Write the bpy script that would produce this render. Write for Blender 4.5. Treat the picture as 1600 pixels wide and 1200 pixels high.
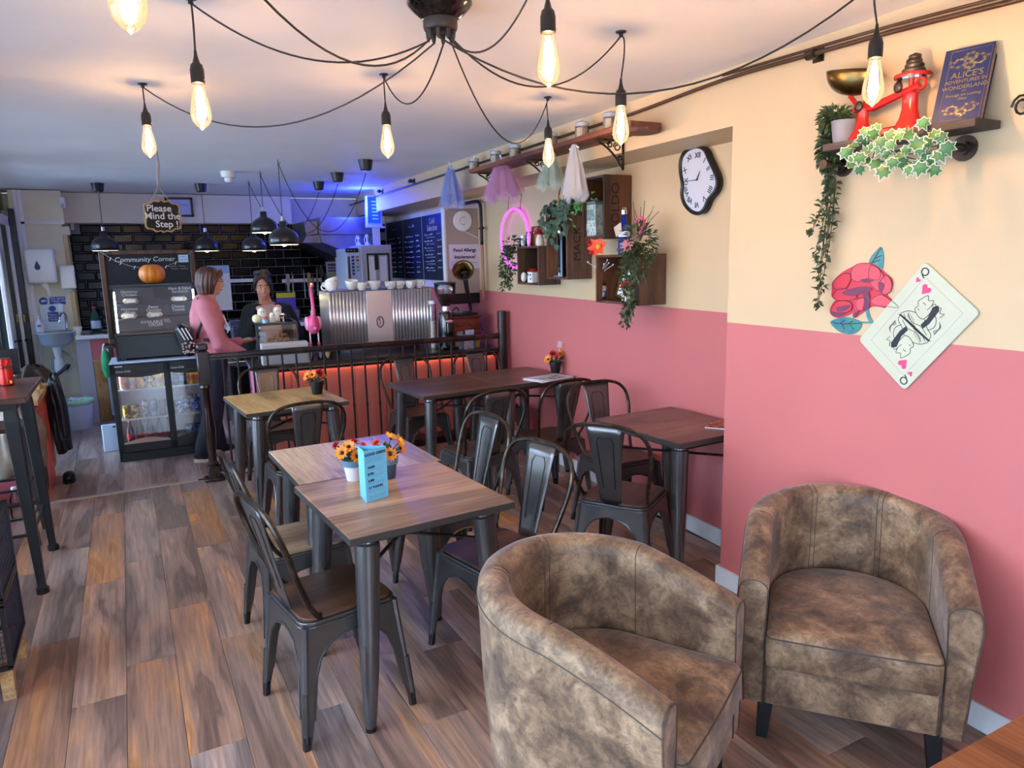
import bpy, bmesh, math, random
from math import sin, cos, pi, radians as R
from mathutils import Vector, Matrix, Euler, noise
random.seed(7)
sc = bpy.context.scene
for o in list(bpy.data.objects): bpy.data.objects.remove(o)
C = sc.collection

# ------------------------------------------------------------ camera, world, light, exposure
F, H = 1120.0, 1.68
_roll = R(1.37); _vy = (190, 416); _d = _vy[0]-800
_p = math.atan((600-(_vy[1]+math.tan(_roll)*_d))*cos(_roll)/F)
_up = Vector((-sin(_roll), -cos(_roll), 0))*cos(_p) - Vector((0, 0, 1))*sin(_p)
_Y = Vector((_d, _vy[1]-600, F)); _Y -= _up*_Y.dot(_up); _Y.normalize()
_X = _Y.cross(_up)
if _X.x < 0: _X = -_X
def ray(px, py):
    v = Vector((px-800, py-600, F)); return Vector((v.dot(_X), v.dot(_Y), v.dot(_up)))
EYE = Vector((0, 0, H))
def az(px, py, z): r = ray(px, py); return EYE + r*((z-H)/r.z)
def ay(px, py, y): r = ray(px, py); return EYE + r*(y/r.y)
def ax(px, py, x): r = ray(px, py); return EYE + r*(x/r.x)
def ad(px, py, d): return EYE + ray(px, py)*(d/F)
cam = bpy.data.objects.new('camera', bpy.data.cameras.new('camera')); C.objects.link(cam); sc.camera = cam
cx = Vector((_X.x, _Y.x, _up.x)); cu = -Vector((_X.y, _Y.y, _up.y)); cf = Vector((_X.z, _Y.z, _up.z))
m = Matrix((cx, cu, -cf)).transposed().to_4x4(); m.translation = EYE; cam.matrix_world = m
cam.data.sensor_width = 36; cam.data.lens = F/1600*36; cam.data.clip_start = .02

vs = sc.view_settings
vs.view_transform = 'Standard'; vs.look = 'None'; vs.gamma = 1; vs.use_curve_mapping = False
vs.exposure = 0.72
w = bpy.data.worlds.new('world'); sc.world = w; w.use_nodes = True
wn = w.node_tree.nodes; wl = w.node_tree.links
bg = wn['Background']; tc = wn.new('ShaderNodeTexCoord'); sx = wn.new('ShaderNodeSeparateXYZ'); cr = wn.new('ShaderNodeValToRGB')
wl.new(tc.outputs['Generated'], sx.inputs[0]); wl.new(sx.outputs['Z'], cr.inputs[0]); wl.new(cr.outputs[0], bg.inputs[0])
cr.color_ramp.elements[0].position = .0; cr.color_ramp.elements[0].color = (.40, .48, .62, 1)
cr.color_ramp.elements[1].position = .5; cr.color_ramp.elements[1].color = (.50, .70, 1, 1)
e = cr.color_ramp.elements.new(.1); e.color = (.66, .82, 1, 1)
bg.inputs[1].default_value = 8.2
BULB = 150.0      # emission of the filament lamps
PEND = 26.0
def point_light(name, loc, power, col, size=.05, parent=None, spot=None):
    L = bpy.data.lights.new(name, 'POINT'); L.energy = power; L.color = col; L.shadow_soft_size = size
    o = bpy.data.objects.new(name, L); C.objects.link(o); o.location = loc
    if parent: o.parent = parent; o.location = Vector(loc)-parent.location
    return o
def portal(loc, rot, sx_, sy_):
    L = bpy.data.lights.new('window_portal', 'AREA'); L.shape = 'RECTANGLE'; L.size = sx_; L.size_y = sy_; L.cycles.is_portal = True
    o = bpy.data.objects.new('window_portal', L); C.objects.link(o); o.location = loc; o.rotation_euler = rot
# daylight comes in through the shop windows on the left and behind the camera
WIN = [(-1.5, 1.0), (1.25, 3.9), (4.15, 6.6), (6.85, 9.1)]       # y ranges of the left glazing
for a, b in WIN: portal((-1.12, (a+b)/2, 1.3), (0, R(-90), 0), 2.3, b-a)
portal((.22, -1.68, 1.25), (R(90), 0, 0), 1.6, 2.15)

# ------------------------------------------------------------ materials
def lin(c):
    if isinstance(c, str):
        c = c.lstrip('#'); c = [int(c[i:i+2], 16)/255 for i in (0, 2, 4)]
        c = [x/12.92 if x <= .04045 else ((x+.055)/1.055)**2.4 for x in c]
    return (*c[:3], 1)
def nt(name):
    m = bpy.data.materials.new(name); m.use_nodes = True; n = m.node_tree.nodes; return m, n, m.node_tree.links, n['Principled BSDF']
def M(name, col, rough=.5, metal=0., col2=None, nscale=8, stretch=(1, 1, 1), lo=.35, hi=.65, bump=0., bscale=80, em=None, es=0, trans=0, ior=1.45, rnd=0, detail=5, coat=0, spec=None, alpha=1):
    m, n, l, b = nt(name)
    b.inputs['Base Color'].default_value = lin(col); b.inputs['Roughness'].default_value = rough; b.inputs['Metallic'].default_value = metal
    if coat: b.inputs['Coat Weight'].default_value = coat
    if spec is not None: b.inputs['Specular IOR Level'].default_value = spec
    if trans: b.inputs['Transmission Weight'].default_value = trans; b.inputs['IOR'].default_value = ior
    if alpha < 1: b.inputs['Alpha'].default_value = alpha
    if em: b.inputs['Emission Color'].default_value = lin(em); b.inputs['Emission Strength'].default_value = es
    if col2 or bump or rnd:
        t = n.new('ShaderNodeTexCoord'); mp = n.new('ShaderNodeMapping'); mp.inputs['Scale'].default_value = stretch
        l.new(t.outputs['Object'], mp.inputs[0])
        if rnd or col2:
            oi = n.new('ShaderNodeObjectInfo'); mu = n.new('ShaderNodeMath'); mu.operation = 'MULTIPLY'; mu.inputs[1].default_value = 37.
            l.new(oi.outputs['Random'], mu.inputs[0]); l.new(mu.outputs[0], mp.inputs['Location'])
    last = None
    if col2:
        nz = n.new('ShaderNodeTexNoise'); nz.inputs['Scale'].default_value = nscale; nz.inputs['Detail'].default_value = detail; nz.inputs['Roughness'].default_value = .6
        l.new(mp.outputs[0], nz.inputs[0]); r = n.new('ShaderNodeValToRGB'); r.color_ramp.elements[0].position = lo; r.color_ramp.elements[1].position = hi
        r.color_ramp.elements[0].color = lin(col); r.color_ramp.elements[1].color = lin(col2); l.new(nz.outputs[0], r.inputs[0]); last = r.outputs[0]
    if rnd:
        hs = n.new('ShaderNodeHueSaturation'); mr = n.new('ShaderNodeMapRange'); mr.inputs[3].default_value = 1-rnd; mr.inputs[4].default_value = 1+rnd
        l.new(oi.outputs['Random'], mr.inputs[0]); l.new(mr.outputs[0], hs.inputs['Value'])
        if last: l.new(last, hs.inputs['Color'])
        else: hs.inputs['Color'].default_value = lin(col)
        last = hs.outputs[0]
    if last: l.new(last, b.inputs['Base Color'])
    if bump:
        nb = n.new('ShaderNodeTexNoise'); nb.inputs['Scale'].default_value = bscale; nb.inputs['Detail'].default_value = 4; l.new(mp.outputs[0], nb.inputs[0])
        bp = n.new('ShaderNodeBump'); bp.inputs['Strength'].default_value = bump; bp.inputs['Distance'].default_value = .01
        l.new(nb.outputs[0], bp.inputs['Height']); l.new(bp.outputs[0], b.inputs['Normal'])
    return m
def wood(name, dark, mid, light, rough=.45, axis='y', scale=1., rnd=.0, bump=.25, huernd=False, spec=.5, fig=2.2):
    """long grain along one axis: broad figure + ring lines + fine pores"""
    m, n, l, b = nt(name)
    t = n.new('ShaderNodeTexCoord'); oi = n.new('ShaderNodeObjectInfo'); mp = n.new('ShaderNodeMapping')
    st = {'y': (1, .16, 1), 'x': (.16, 1, 1), 'z': (1, 1, .16)}[axis]; mp.inputs['Scale'].default_value = [s*scale for s in st]
    l.new(t.outputs['Object'], mp.inputs[0])
    mu = n.new('ShaderNodeVectorMath'); mu.operation = 'SCALE'; mu.inputs[0].default_value = (13, 29, 7); l.new(oi.outputs['Random'], mu.inputs['Scale']); l.new(mu.outputs[0], mp.inputs['Location'])
    a = n.new('ShaderNodeTexNoise'); a.inputs['Scale'].default_value = fig; a.inputs['Detail'].default_value = 3; a.inputs['Distortion'].default_value = .6; l.new(mp.outputs[0], a.inputs[0])
    ra = n.new('ShaderNodeValToRGB'); e = ra.color_ramp.elements; e[0].position = .32; e[0].color = lin(dark); e[1].position = .72; e[1].color = lin(light)
    k = e.new(.52); k.color = lin(mid); l.new(a.outputs[0], ra.inputs[0])
    mm = n.new('ShaderNodeMath'); mm.operation = 'MULTIPLY'; mm.inputs[1].default_value = 26; l.new(a.outputs[0], mm.inputs[0])
    fr = n.new('ShaderNodeMath'); fr.operation = 'SINE'; l.new(mm.outputs[0], fr.inputs[0])
    rr = n.new('ShaderNodeMapRange'); rr.inputs[1].default_value = -.6; rr.inputs[2].default_value = -1; rr.inputs[3].default_value = 1; rr.inputs[4].default_value = .72; l.new(fr.outputs[0], rr.inputs[0])
    c = n.new('ShaderNodeTexNoise'); c.inputs['Scale'].default_value = 42; c.inputs['Detail'].default_value = 6; c.inputs['Roughness'].default_value = .7
    mp2 = n.new('ShaderNodeMapping'); mp2.inputs['Scale'].default_value = [1 if s == 1 else .25 for s in st]; l.new(mp.outputs[0], mp2.inputs[0]); l.new(mp2.outputs[0], c.inputs[0])
    rc = n.new('ShaderNodeMapRange'); rc.inputs[1].default_value = .35; rc.inputs[2].default_value = .65; rc.inputs[3].default_value = .64; rc.inputs[4].default_value = 1.2; l.new(c.outputs[0], rc.inputs[0])
    pr = n.new('ShaderNodeMath'); pr.operation = 'MULTIPLY'; l.new(rr.outputs[0], pr.inputs[0]); l.new(rc.outputs[0], pr.inputs[1])
    hs = n.new('ShaderNodeHueSaturation'); l.new(ra.outputs[0], hs.inputs['Color']); l.new(pr.outputs[0], hs.inputs['Value'])
    out = hs.outputs[0]
    if rnd:
        h2 = n.new('ShaderNodeHueSaturation'); l.new(out, h2.inputs['Color']); mr = n.new('ShaderNodeMapRange'); mr.inputs[3].default_value = 1-rnd; mr.inputs[4].default_value = 1+rnd
        l.new(oi.outputs['Random'], mr.inputs[0]); l.new(mr.outputs[0], h2.inputs['Value'])
        m3 = n.new('ShaderNodeMath'); m3.operation = 'MULTIPLY'; m3.inputs[1].default_value = 7.3; l.new(oi.outputs['Random'], m3.inputs[0])
        m4 = n.new('ShaderNodeMath'); m4.operation = 'FRACT'; l.new(m3.outputs[0], m4.inputs[0]); m5 = n.new('ShaderNodeMapRange'); m5.inputs[3].default_value = .7; m5.inputs[4].default_value = 1.3
        l.new(m4.outputs[0], m5.inputs[0]); l.new(m5.outputs[0], h2.inputs['Saturation']); out = h2.outputs[0]
    l.new(out, b.inputs['Base Color']); b.inputs['Roughness'].default_value = rough; b.inputs['Specular IOR Level'].default_value = spec
    bp = n.new('ShaderNodeBump'); bp.inputs['Strength'].default_value = bump; bp.inputs['Distance'].default_value = .004; l.new(pr.outputs[0], bp.inputs['Height']); l.new(bp.outputs[0], b.inputs['Normal'])
    return m
def glass(name, tint=(1, 1, 1), refl=.06, rough=.02, glow=0):
    m = bpy.data.materials.new(name); m.use_nodes = True; n = m.node_tree.nodes; l = m.node_tree.links; n.clear()
    o = n.new('ShaderNodeOutputMaterial'); mx = n.new('ShaderNodeMixShader'); t = n.new('ShaderNodeBsdfTransparent'); t.inputs[0].default_value = (*tint, 1)
    g = n.new('ShaderNodeBsdfGlossy'); g.inputs['Roughness'].default_value = rough; fr = n.new('ShaderNodeFresnel'); fr.inputs[0].default_value = 1.45
    ad_ = n.new('ShaderNodeMath'); ad_.operation = 'ADD'; ad_.inputs[1].default_value = refl; ad_.use_clamp = True
    l.new(fr.outputs[0], ad_.inputs[0]); l.new(ad_.outputs[0], mx.inputs[0]); l.new(t.outputs[0], mx.inputs[1]); l.new(g.outputs[0], mx.inputs[2]); 
    if glow:
        em = n.new('ShaderNodeEmission'); em.inputs[0].default_value = lin('#ffdca6'); em.inputs[1].default_value = glow; a2 = n.new('ShaderNodeAddShader'); l.new(mx.outputs[0], a2.inputs[0]); l.new(em.outputs[0], a2.inputs[1]); l.new(a2.outputs[0], o.inputs[0])
    else: l.new(mx.outputs[0], o.inputs[0])
    return m
def paint(name, top, bottom, zsplit, slope=0., y0=0.):
    """two-tone wall paint: a straight brushed line at height zsplit (world)"""
    m, n, l, b = nt(name)
    g = n.new('ShaderNodeNewGeometry'); s = n.new('ShaderNodeSeparateXYZ'); l.new(g.outputs['Position'], s.inputs[0])
    ma = n.new('ShaderNodeMath'); ma.operation = 'MULTIPLY_ADD'; ma.inputs[1].default_value = -slope; l.new(s.outputs['Y'], ma.inputs[0]); l.new(s.outputs['Z'], ma.inputs[2])
    gt = n.new('ShaderNodeMath'); gt.operation = 'GREATER_THAN'; gt.inputs[1].default_value = zsplit-slope*y0; l.new(ma.outputs[0], gt.inputs[0])
    nz = n.new('ShaderNodeTexNoise'); nz.inputs['Scale'].default_value = 3; nz.inputs['Detail'].default_value = 6; mp = n.new('ShaderNodeMapRange'); mp.inputs[3].default_value = .93; mp.inputs[4].default_value = 1.05
    l.new(g.outputs['Position'], nz.inputs[0]); l.new(nz.outputs[0], mp.inputs[0])
    mx = n.new('ShaderNodeMixRGB'); mx.inputs[1].default_value = lin(bottom); mx.inputs[2].default_value = lin(top); l.new(gt.outputs[0], mx.inputs[0])
    hs = n.new('ShaderNodeHueSaturation'); l.new(mx.outputs[0], hs.inputs['Color']); l.new(mp.outputs[0], hs.inputs['Value']); l.new(hs.outputs[0], b.inputs['Base Color'])
    b.inputs['Roughness'].default_value = .55
    nb = n.new('ShaderNodeTexNoise'); nb.inputs['Scale'].default_value = 160; l.new(g.outputs['Position'], nb.inputs[0]); bp = n.new('ShaderNodeBump'); bp.inputs['Strength'].default_value = .06; l.new(nb.outputs[0], bp.inputs['Height']); l.new(bp.outputs[0], b.inputs['Normal'])
    return m
CREAM = '#d6b98f'
m_wall = paint('wall paint cream and pink', CREAM, '#c96e6a', 1.345)
m_wallr = paint('recess wall paint', CREAM, '#c76c69', 1.35, .005, 2.9)
m_cream = M('cream paint', '#e6dcc2', .6, col2='#ded3b6', nscale=2)
m_ceil = M('ceiling paint', '#ebe6e2', .7, col2='#e4dfda', nscale=1.5, bump=.04, bscale=30)
m_white = M('white gloss paint', '#e8e8e8', .35, col2='#dcdcde', nscale=5)
m_plank = wood('laminate planks', '#7c6256', '#ae8c7a', '#e2a980', .33, 'y', 1.5, .13, .12, fig=3.6)
m_plank2 = wood('laminate planks at the back', '#85716c', '#b0958b', '#ccab9a', .33, 'y', 1.5, .16, .12, fig=2.6)
m_under = M('underlay', '#1a1512', .9)
m_black = M('black metal', '#141416', .35, col2='#1c1c1f', nscale=20)
m_blackp = M('black plastic', '#0e0e10', .4)
m_gun = M('gunmetal sheet', '#605e5f', .25, .74, col2='#6c6764', nscale=6, bump=.03, bscale=40, rnd=.08)
m_brz = M('bronze tube', '#3a332d', .3, .8, col2='#6a5a48', nscale=25, lo=.45, hi=.8)
m_seat = wood('dark chair seat wood', '#2e1f18', '#4b3226', '#6b4a38', .4, 'y', 3, .12, .2)
m_seatl = wood('light worn seat wood', '#6d5238', '#a38562', '#c9ab84', .4, 'y', 3, 0, .2)
m_tlight = wood('light ash table laminate', '#7a5634', '#b08354', '#d0a46c', .36, 'x', 2.2, .05, .2)
m_tlight2 = wood('pale ash table laminate', '#8e6e4a', '#c09e72', '#dcbe8e', .36, 'y', 2.2, .05, .2)
m_tdark = wood('dark walnut table laminate', '#46302a', '#6b4839', '#8a614d', .33, 'x', 2.0, .08, .15)
m_edge = M('dark table edging', '#3a3431', .45)
m_steel = M('brushed steel', '#b9b9bd', .28, 1., col2='#9c9ca2', nscale=5, stretch=(1, 1, 12))
m_chrome = M('chrome', '#d5d5d8', .08, 1.)
m_brass = M('aged brass', '#8d7443', .3, 1., col2='#5c4a2c', nscale=9)
m_rwood = wood('black brown rail wood', '#150d0a', '#2a1812', '#46281c', .25, 'z', 3, 0, .1)
m_cwood = wood('crate wood', '#3a2214', '#5b3720', '#7b4c2d', .6, 'z', 3, .12, .4)
m_pine = wood('pine', '#a0703f', '#c4935c', '#dcb27c', .5, 'y', 2.5, 0, .2)
m_shelf = wood('reddish rustic shelf', '#4a251b', '#77402f', '#945c46', .55, 'y', 3, 0, .5)
m_glass = glass('clear glass')
m_pane = glass('shop window glass', (.93, .97, 1), .04)
m_bulbg = glass('bulb glass', (1, .97, .9), .0, glow=.16)
m_paper = M('white paper', '#e2e2e4', .7)
m_leaf = M('dark green leaf', '#22391f', .5, col2='#3d5a34', nscale=14, rnd=.2)
m_leaf2 = M('grey green leaf', '#39482f', .5, col2='#55683f', nscale=20, rnd=.2)
m_stem = M('plant stem', '#4a3a22', .7)
m_skin = M('skin', '#d79a80', .5, col2='#c98a72', nscale=12)
m_red = M('red enamel', '#c4261c', .25, col2='#b01f17', nscale=5)
m_counter = M('counter red panel', '#cc6e60', .5, col2='#c26658', nscale=3)

# ------------------------------------------------------------ mesh builder
def catmull(P, n=6, closed=False):
    P = [Vector(p) for p in P]; out = []; L = len(P)
    rng = range(L if closed else L-1)
    for i in rng:
        g = (lambda k: P[k % L]) if closed else (lambda k: P[max(0, min(L-1, k))])
        a, b, c, d = g(i-1), g(i), g(i+1), g(i+2)
        for j in range(n):
            t = j/n
            out.append(.5*((2*b)+(c-a)*t+(2*a-5*b+4*c-d)*t*t+(3*b-a-3*c+d)*t**3))
    if not closed: out.append(P[-1].copy())
    return out
def bez(a, b, s, n=14):
    """hanging flex between two points with sag s"""
    a, b = Vector(a), Vector(b); return [a.lerp(b, i/n) + Vector((0, 0, -4*s*(i/n)*(1-i/n))) for i in range(n+1)]
class MB:
    def __init__(s, T=None): s.v = []; s.f = []; s.mi = []; s.T = T or Matrix(); s.m = 0
    def add(s, vs_, fs, T=None):
        k = len(s.v); T = s.T @ T if T else s.T
        s.v += [T @ Vector(p) for p in vs_]; s.f += [[k+i for i in f] for f in fs]; s.mi += [s.m]*len(fs); return s
    def box(s, c, d, rot=None, ch=0):
        x, y, z = [q/2 for q in d]; T = Matrix.Translation(c)
        if rot: T = T @ Euler(rot).to_matrix().to_4x4()
        if ch:
            ch = min(ch, x*.9, y*.9, z*.9); vs_ = []; idx = {}
            for i, sx_ in enumerate((-1, 1)):
                for j, sy_ in enumerate((-1, 1)):
                    for k, sz in enumerate((-1, 1)):
                        for a in range(3):
                            p = [sx_*(x-ch), sy_*(y-ch), sz*(z-ch)]; p[a] = (sx_*x, sy_*y, sz*z)[a]; idx[(i, j, k, a)] = len(vs_); vs_.append(p)
            g = lambda i, j, k, a: idx[(i, j, k, a)]; fs = []
            for q in (0, 1):
                fs.append([g(q, 0, 0, 0), g(q, 1, 0, 0), g(q, 1, 1, 0), g(q, 0, 1, 0)][::1 if q else -1])
                fs.append([g(0, q, 0, 1), g(1, q, 0, 1), g(1, q, 1, 1), g(0, q, 1, 1)][::-1 if q else 1])
                fs.append([g(0, 0, q, 2), g(1, 0, q, 2), g(1, 1, q, 2), g(0, 1, q, 2)][::1 if q else -1])
            for p in (0, 1):
                for q in (0, 1):
                    fs.append([g(0, p, q, 1), g(1, p, q, 1), g(1, p, q, 2), g(0, p, q, 2)])
                    fs.append([g(p, 0, q, 0), g(p, 1, q, 0), g(p, 1, q, 2), g(p, 0, q, 2)])
                    fs.append([g(p, q, 0, 0), g(p, q, 1, 0), g(p, q, 1, 1), g(p, q, 0, 1)])
                    for r in (0, 1): fs.append([g(p, q, r, 0), g(p, q, r, 1), g(p, q, r, 2)])
            return s.add(vs_, fs, T)
        vs_ = [(a*x, b*y, c_*z) for a in (-1, 1) for b in (-1, 1) for c_ in (-1, 1)]
        return s.add(vs_, [(0, 1, 3, 2), (4, 6, 7, 5), (0, 4, 5, 1), (2, 3, 7, 6), (0, 2, 6, 4), (1, 5, 7, 3)], T)
    def bb(s, a, b, ch=0):
        return s.box([(p+q)/2 for p, q in zip(a, b)], [abs(p-q) for p, q in zip(a, b)], None, ch)
    def tube(s, pts, r, n=8, closed=False, cap=True, sq=None):
        pts = [Vector(p) for p in pts]; L = len(pts); rr = r if isinstance(r, (list, tuple)) else [r]*L
        vs_ = []; N = None
        for i, p in enumerate(pts):
            if closed: t = pts[(i+1) % L]-pts[i-1]
            else: t = pts[min(i+1, L-1)]-pts[max(i-1, 0)]
            if t.length < 1e-9: t = Vector((0, 0, 1))
            t.normalize()
            if N is None: N = t.orthogonal().normalized() if abs(t.z) < .9 else Vector((1, 0, 0))
            N = N-t*N.dot(t)
            if N.length < 1e-6: N = t.orthogonal()
            N.normalize(); B = t.cross(N)
            for k in range(n):
                a = 2*pi*k/n+(pi/n if n == 4 else 0); vs_.append(p+rr[i]*(cos(a)*N+sin(a)*B*(sq or 1)))
        fs = []
        for i in range(L if closed else L-1):
            for k in range(n):
                a, b = i*n+k, i*n+(k+1) % n; c, d = ((i+1) % L)*n+(k+1) % n, ((i+1) % L)*n+k; fs.append((a, b, c, d))
        if cap and not closed: fs.append(list(range(n))[::-1]); fs.append([(L-1)*n+k for k in range(n)])
        return s.add(vs_, fs)
    def cyl(s, a, b, r0, r1=None, n=16): return s.tube([a, b], [r0, r0 if r1 is None else r1], n)
    def lathe(s, prof, c=(0, 0, 0), n=20, T=None, flute=0, sx_=1, sy_=1):
        vs_ = []; L = len(prof)
        for r, z in prof:
            for k in range(n):
                a = 2*pi*k/n; q = r*(1+flute*cos(a*8)); vs_.append((q*cos(a)*sx_, q*sin(a)*sy_, z))
        fs = [(i*n+k, i*n+(k+1) % n, (i+1)*n+(k+1) % n, (i+1)*n+k) for i in range(L-1) for k in range(n)]
        if prof[0][0] > 1e-6: fs.append(list(range(n))[::-1])
        if prof[-1][0] > 1e-6: fs.append([(L-1)*n+k for k in range(n)])
        return s.add(vs_, fs, Matrix.Translation(c) @ (T or Matrix()))
    def sph(s, c, r, n=14, m_=9, T=None):
        if not isinstance(r, (tuple, list)): r = (r, r, r)
        pr = [(max(1e-7, sin(pi*i/m_)), -cos(pi*i/m_)) for i in range(m_+1)]
        return s.lathe(pr, c, n, (T or Matrix()) @ Matrix.Diagonal((*r, 1)))
    def poly(s, pts, depth, T=None, z0=0.):
        """outline in local xy, extruded along z"""
        n = len(pts); vs_ = [(p[0], p[1], z0) for p in pts]+[(p[0], p[1], z0+depth) for p in pts]
        fs = [list(range(n))[::-1], [n+i for i in range(n)]]+[(i, (i+1) % n, n+(i+1) % n, n+i) for i in range(n)]
        return s.add(vs_, fs, T)
    def grid(s, fn, nu, nv, th=0):
        vs_ = [fn(i/nu, j/nv) for i in range(nu+1) for j in range(nv+1)]
        fs = [(i*(nv+1)+j, (i+1)*(nv+1)+j, (i+1)*(nv+1)+j+1, i*(nv+1)+j+1) for i in range(nu) for j in range(nv)]
        return s.add(vs_, fs)
    def build(s, name, mat, parent=None, w=False, smooth=False, bev=0, sub=0, solid=0, remesh=0, auto=None):
        me = bpy.data.meshes.new(name); vv = s.v
        if w and parent is not None:
            b = parent
            while b.parent: b = b.parent
            inv = (Matrix.Translation(b.location) @ b.rotation_euler.to_matrix().to_4x4()).inverted(); vv = [inv @ v for v in vv]
        me.from_pydata([tuple(v) for v in vv], [], s.f)
        for m_ in (mat if isinstance(mat, (list, tuple)) else [mat]): me.materials.append(m_)
        if any(s.mi): me.polygons.foreach_set('material_index', s.mi)
        bm = bmesh.new(); bm.from_mesh(me); bmesh.ops.recalc_face_normals(bm, faces=bm.faces); bm.to_mesh(me); bm.free()
        o = bpy.data.objects.new(name, me); C.objects.link(o)
        if parent is not None: o.parent = parent
        if remesh:
            k = o.modifiers.new('r', 'REMESH'); k.mode = 'VOXEL'; k.voxel_size = remesh; k.use_smooth_shade = True
            k = o.modifiers.new('s', 'SMOOTH'); k.iterations = 5; k.factor = .6
        if solid: k = o.modifiers.new('so', 'SOLIDIFY'); k.thickness = solid; k.offset = 0
        if bev: k = o.modifiers.new('b', 'BEVEL'); k.width = bev; k.segments = 2; k.limit_method = 'ANGLE'; k.angle_limit = R(40)
        if sub: k = o.modifiers.new('u', 'SUBSURF'); k.levels = k.render_levels = sub
        if smooth or sub:
            me.polygons.foreach_set('use_smooth', [True]*len(me.polygons))
            if smooth != 'full' and not sub:
                try: me.set_sharp_from_angle(angle=R(38))
                except Exception: pass
        return o
def T(name, label, cat, loc=(0, 0, 0), rot=0, group=None):
    o = bpy.data.objects.new(name, None); C.objects.link(o); o.location = loc; o.rotation_euler = (0, 0, rot) if not isinstance(rot, (tuple, list)) else rot
    o.empty_display_size = .05; o['label'] = label; o['category'] = cat
    if group: o['group'] = group
    return o
def tag(o, label, cat, group=None):
    o['label'] = label; o['category'] = cat
    if group: o['group'] = group
    return o
def S(o): o['kind'] = 'structure'; return o
def recenter(o):
    """move a single-mesh object's origin to the middle of its base"""
    me = o.data; xs = [v.co for v in me.vertices]
    c = Vector(((min(v.x for v in xs)+max(v.x for v in xs))/2, (min(v.y for v in xs)+max(v.y for v in xs))/2, min(v.z for v in xs)))
    me.transform(Matrix.Translation(-c)); o.location = c; return o
def dup(root, loc=None, rot=None, label=None, group=None):
    r = root.copy(); C.objects.link(r)
    if loc is not None: r.location = loc
    if rot is not None: r.rotation_euler = (0, 0, rot)
    if label: r['label'] = label
    if group: r['group'] = group
    for ch in list(root.children):
        c = ch.copy(); C.objects.link(c); c.parent = r
        for g in ch.children: d = g.copy(); C.objects.link(d); d.parent = c
    return r
_fc = {}
def text(name, body, mat, M4, size, parent=None, align='CENTER', ext=.0006, w=False, space=1., shear=0, off=0):
    """lettering as flat mesh; M4 maps local xy (x right, y up) to the wall or sheet"""
    cu_ = bpy.data.curves.new(name, 'FONT'); cu_.body = body; cu_.size = size; cu_.align_x = align; cu_.align_y = 'CENTER'; cu_.extrude = ext; cu_.space_line = space; cu_.shear = shear; cu_.offset = off; cu_.resolution_u = 3
    o = bpy.data.objects.new(name, cu_); C.objects.link(o); dg = bpy.context.evaluated_depsgraph_get(); dg.update()
    me = bpy.data.meshes.new_from_object(o.evaluated_get(dg)); bpy.data.objects.remove(o); bpy.data.curves.remove(cu_)
    me.transform(M4)
    if w and parent is not None:
        b = parent
        while b.parent: b = b.parent
        me.transform((Matrix.Translation(b.location) @ b.rotation_euler.to_matrix().to_4x4()).inverted())
    me.materials.clear(); me.materials.append(mat); o = bpy.data.objects.new(name, me); C.objects.link(o)
    if parent is not None: o.parent = parent
    return o
def frame(o, x, y):
    """matrix with local x,y along given world directions at o"""
    x = Vector(x).normalized(); y = Vector(y); y = (y-x*y.dot(x)).normalized(); z = x.cross(y)
    m = Matrix((x, y, z)).transposed().to_4x4(); m.translation = Vector(o); return m
SK = .033                                                            # the right wall runs slightly out of square
WR = lambda y: 2.4632+SK*y
WQ = lambda y: 2.739+.055*y
def fw(px, py, off=0.): r = ray(px, py); return EYE + r*((2.4632-off)/(r.x-SK*r.y))
def qw(px, py, off=0.): r = ray(px, py); return EYE + r*((2.739-off)/(r.x-.055*r.y))
WALLF = lambda x, y, z: frame((x, y, z), (-SK, -1, 0), (0, 0, 1))
RECF = lambda x, y, z: frame((x, y, z), (-.055, -1, 0), (0, 0, 1))      # right wall, seen from the room: local x runs towards the camera
BACKF = lambda x, y, z: frame((x, y, z), (1, 0, 0), (0, 0, 1))
def scribble(mb, x0, x1, y, h, T_, rnd, r=.0012, dens=1.):
    """a row of small wavy strokes standing for handwriting too small to read"""
    x = x0
    while x < x1:
        L = min(rnd.uniform(1.5, 4)*h, x1-x); n = max(3, int(L/h*2.6*dens))
        mb.tube([T_ @ Vector((x+L*i/n, y+(h*.5*rnd.choice((0, .3, 1, -.1)) if i % 2 else 0), .001)) for i in range(n+1)], r, 3, cap=False); x += L+h*.8
# ------------------------------------------------------------ room
XL, XR, XQ, YB, YF, ZC, ZB, YS = -1.1, 2.54, 3.28, 9.8, -1.65, 2.51, -.02, 6.0
b = MB(); b.bb((XL-.3, YF-.2, -.12), (XR+.6, YS, -.012)); floor = S(b.build('floor', m_under))
PWD = .19; PL = 1.22
def plank_mesh(name, W, L, mat):
    q = MB(); x, y, c, t = W/2-.0006, L/2-.0006, .0018, .012
    q.add([(-x, -y, -t), (x, -y, -t), (x, y, -t), (-x, y, -t), (-x, -y, -c*.6), (x, -y, -c*.6), (x, y, -c*.6), (-x, y, -c*.6), (-x+c, -y+c, 0), (x-c, -y+c, 0), (x-c, y-c, 0), (-x+c, y-c, 0)],
          [(0, 1, 5, 4), (1, 2, 6, 5), (2, 3, 7, 6), (3, 0, 4, 7), (4, 5, 9, 8), (5, 6, 10, 9), (6, 7, 11, 10), (7, 4, 8, 11), (8, 9, 10, 11)])
    o = q.build(name, mat); me = o.data; bpy.data.objects.remove(o); return me
pm = {}
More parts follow.
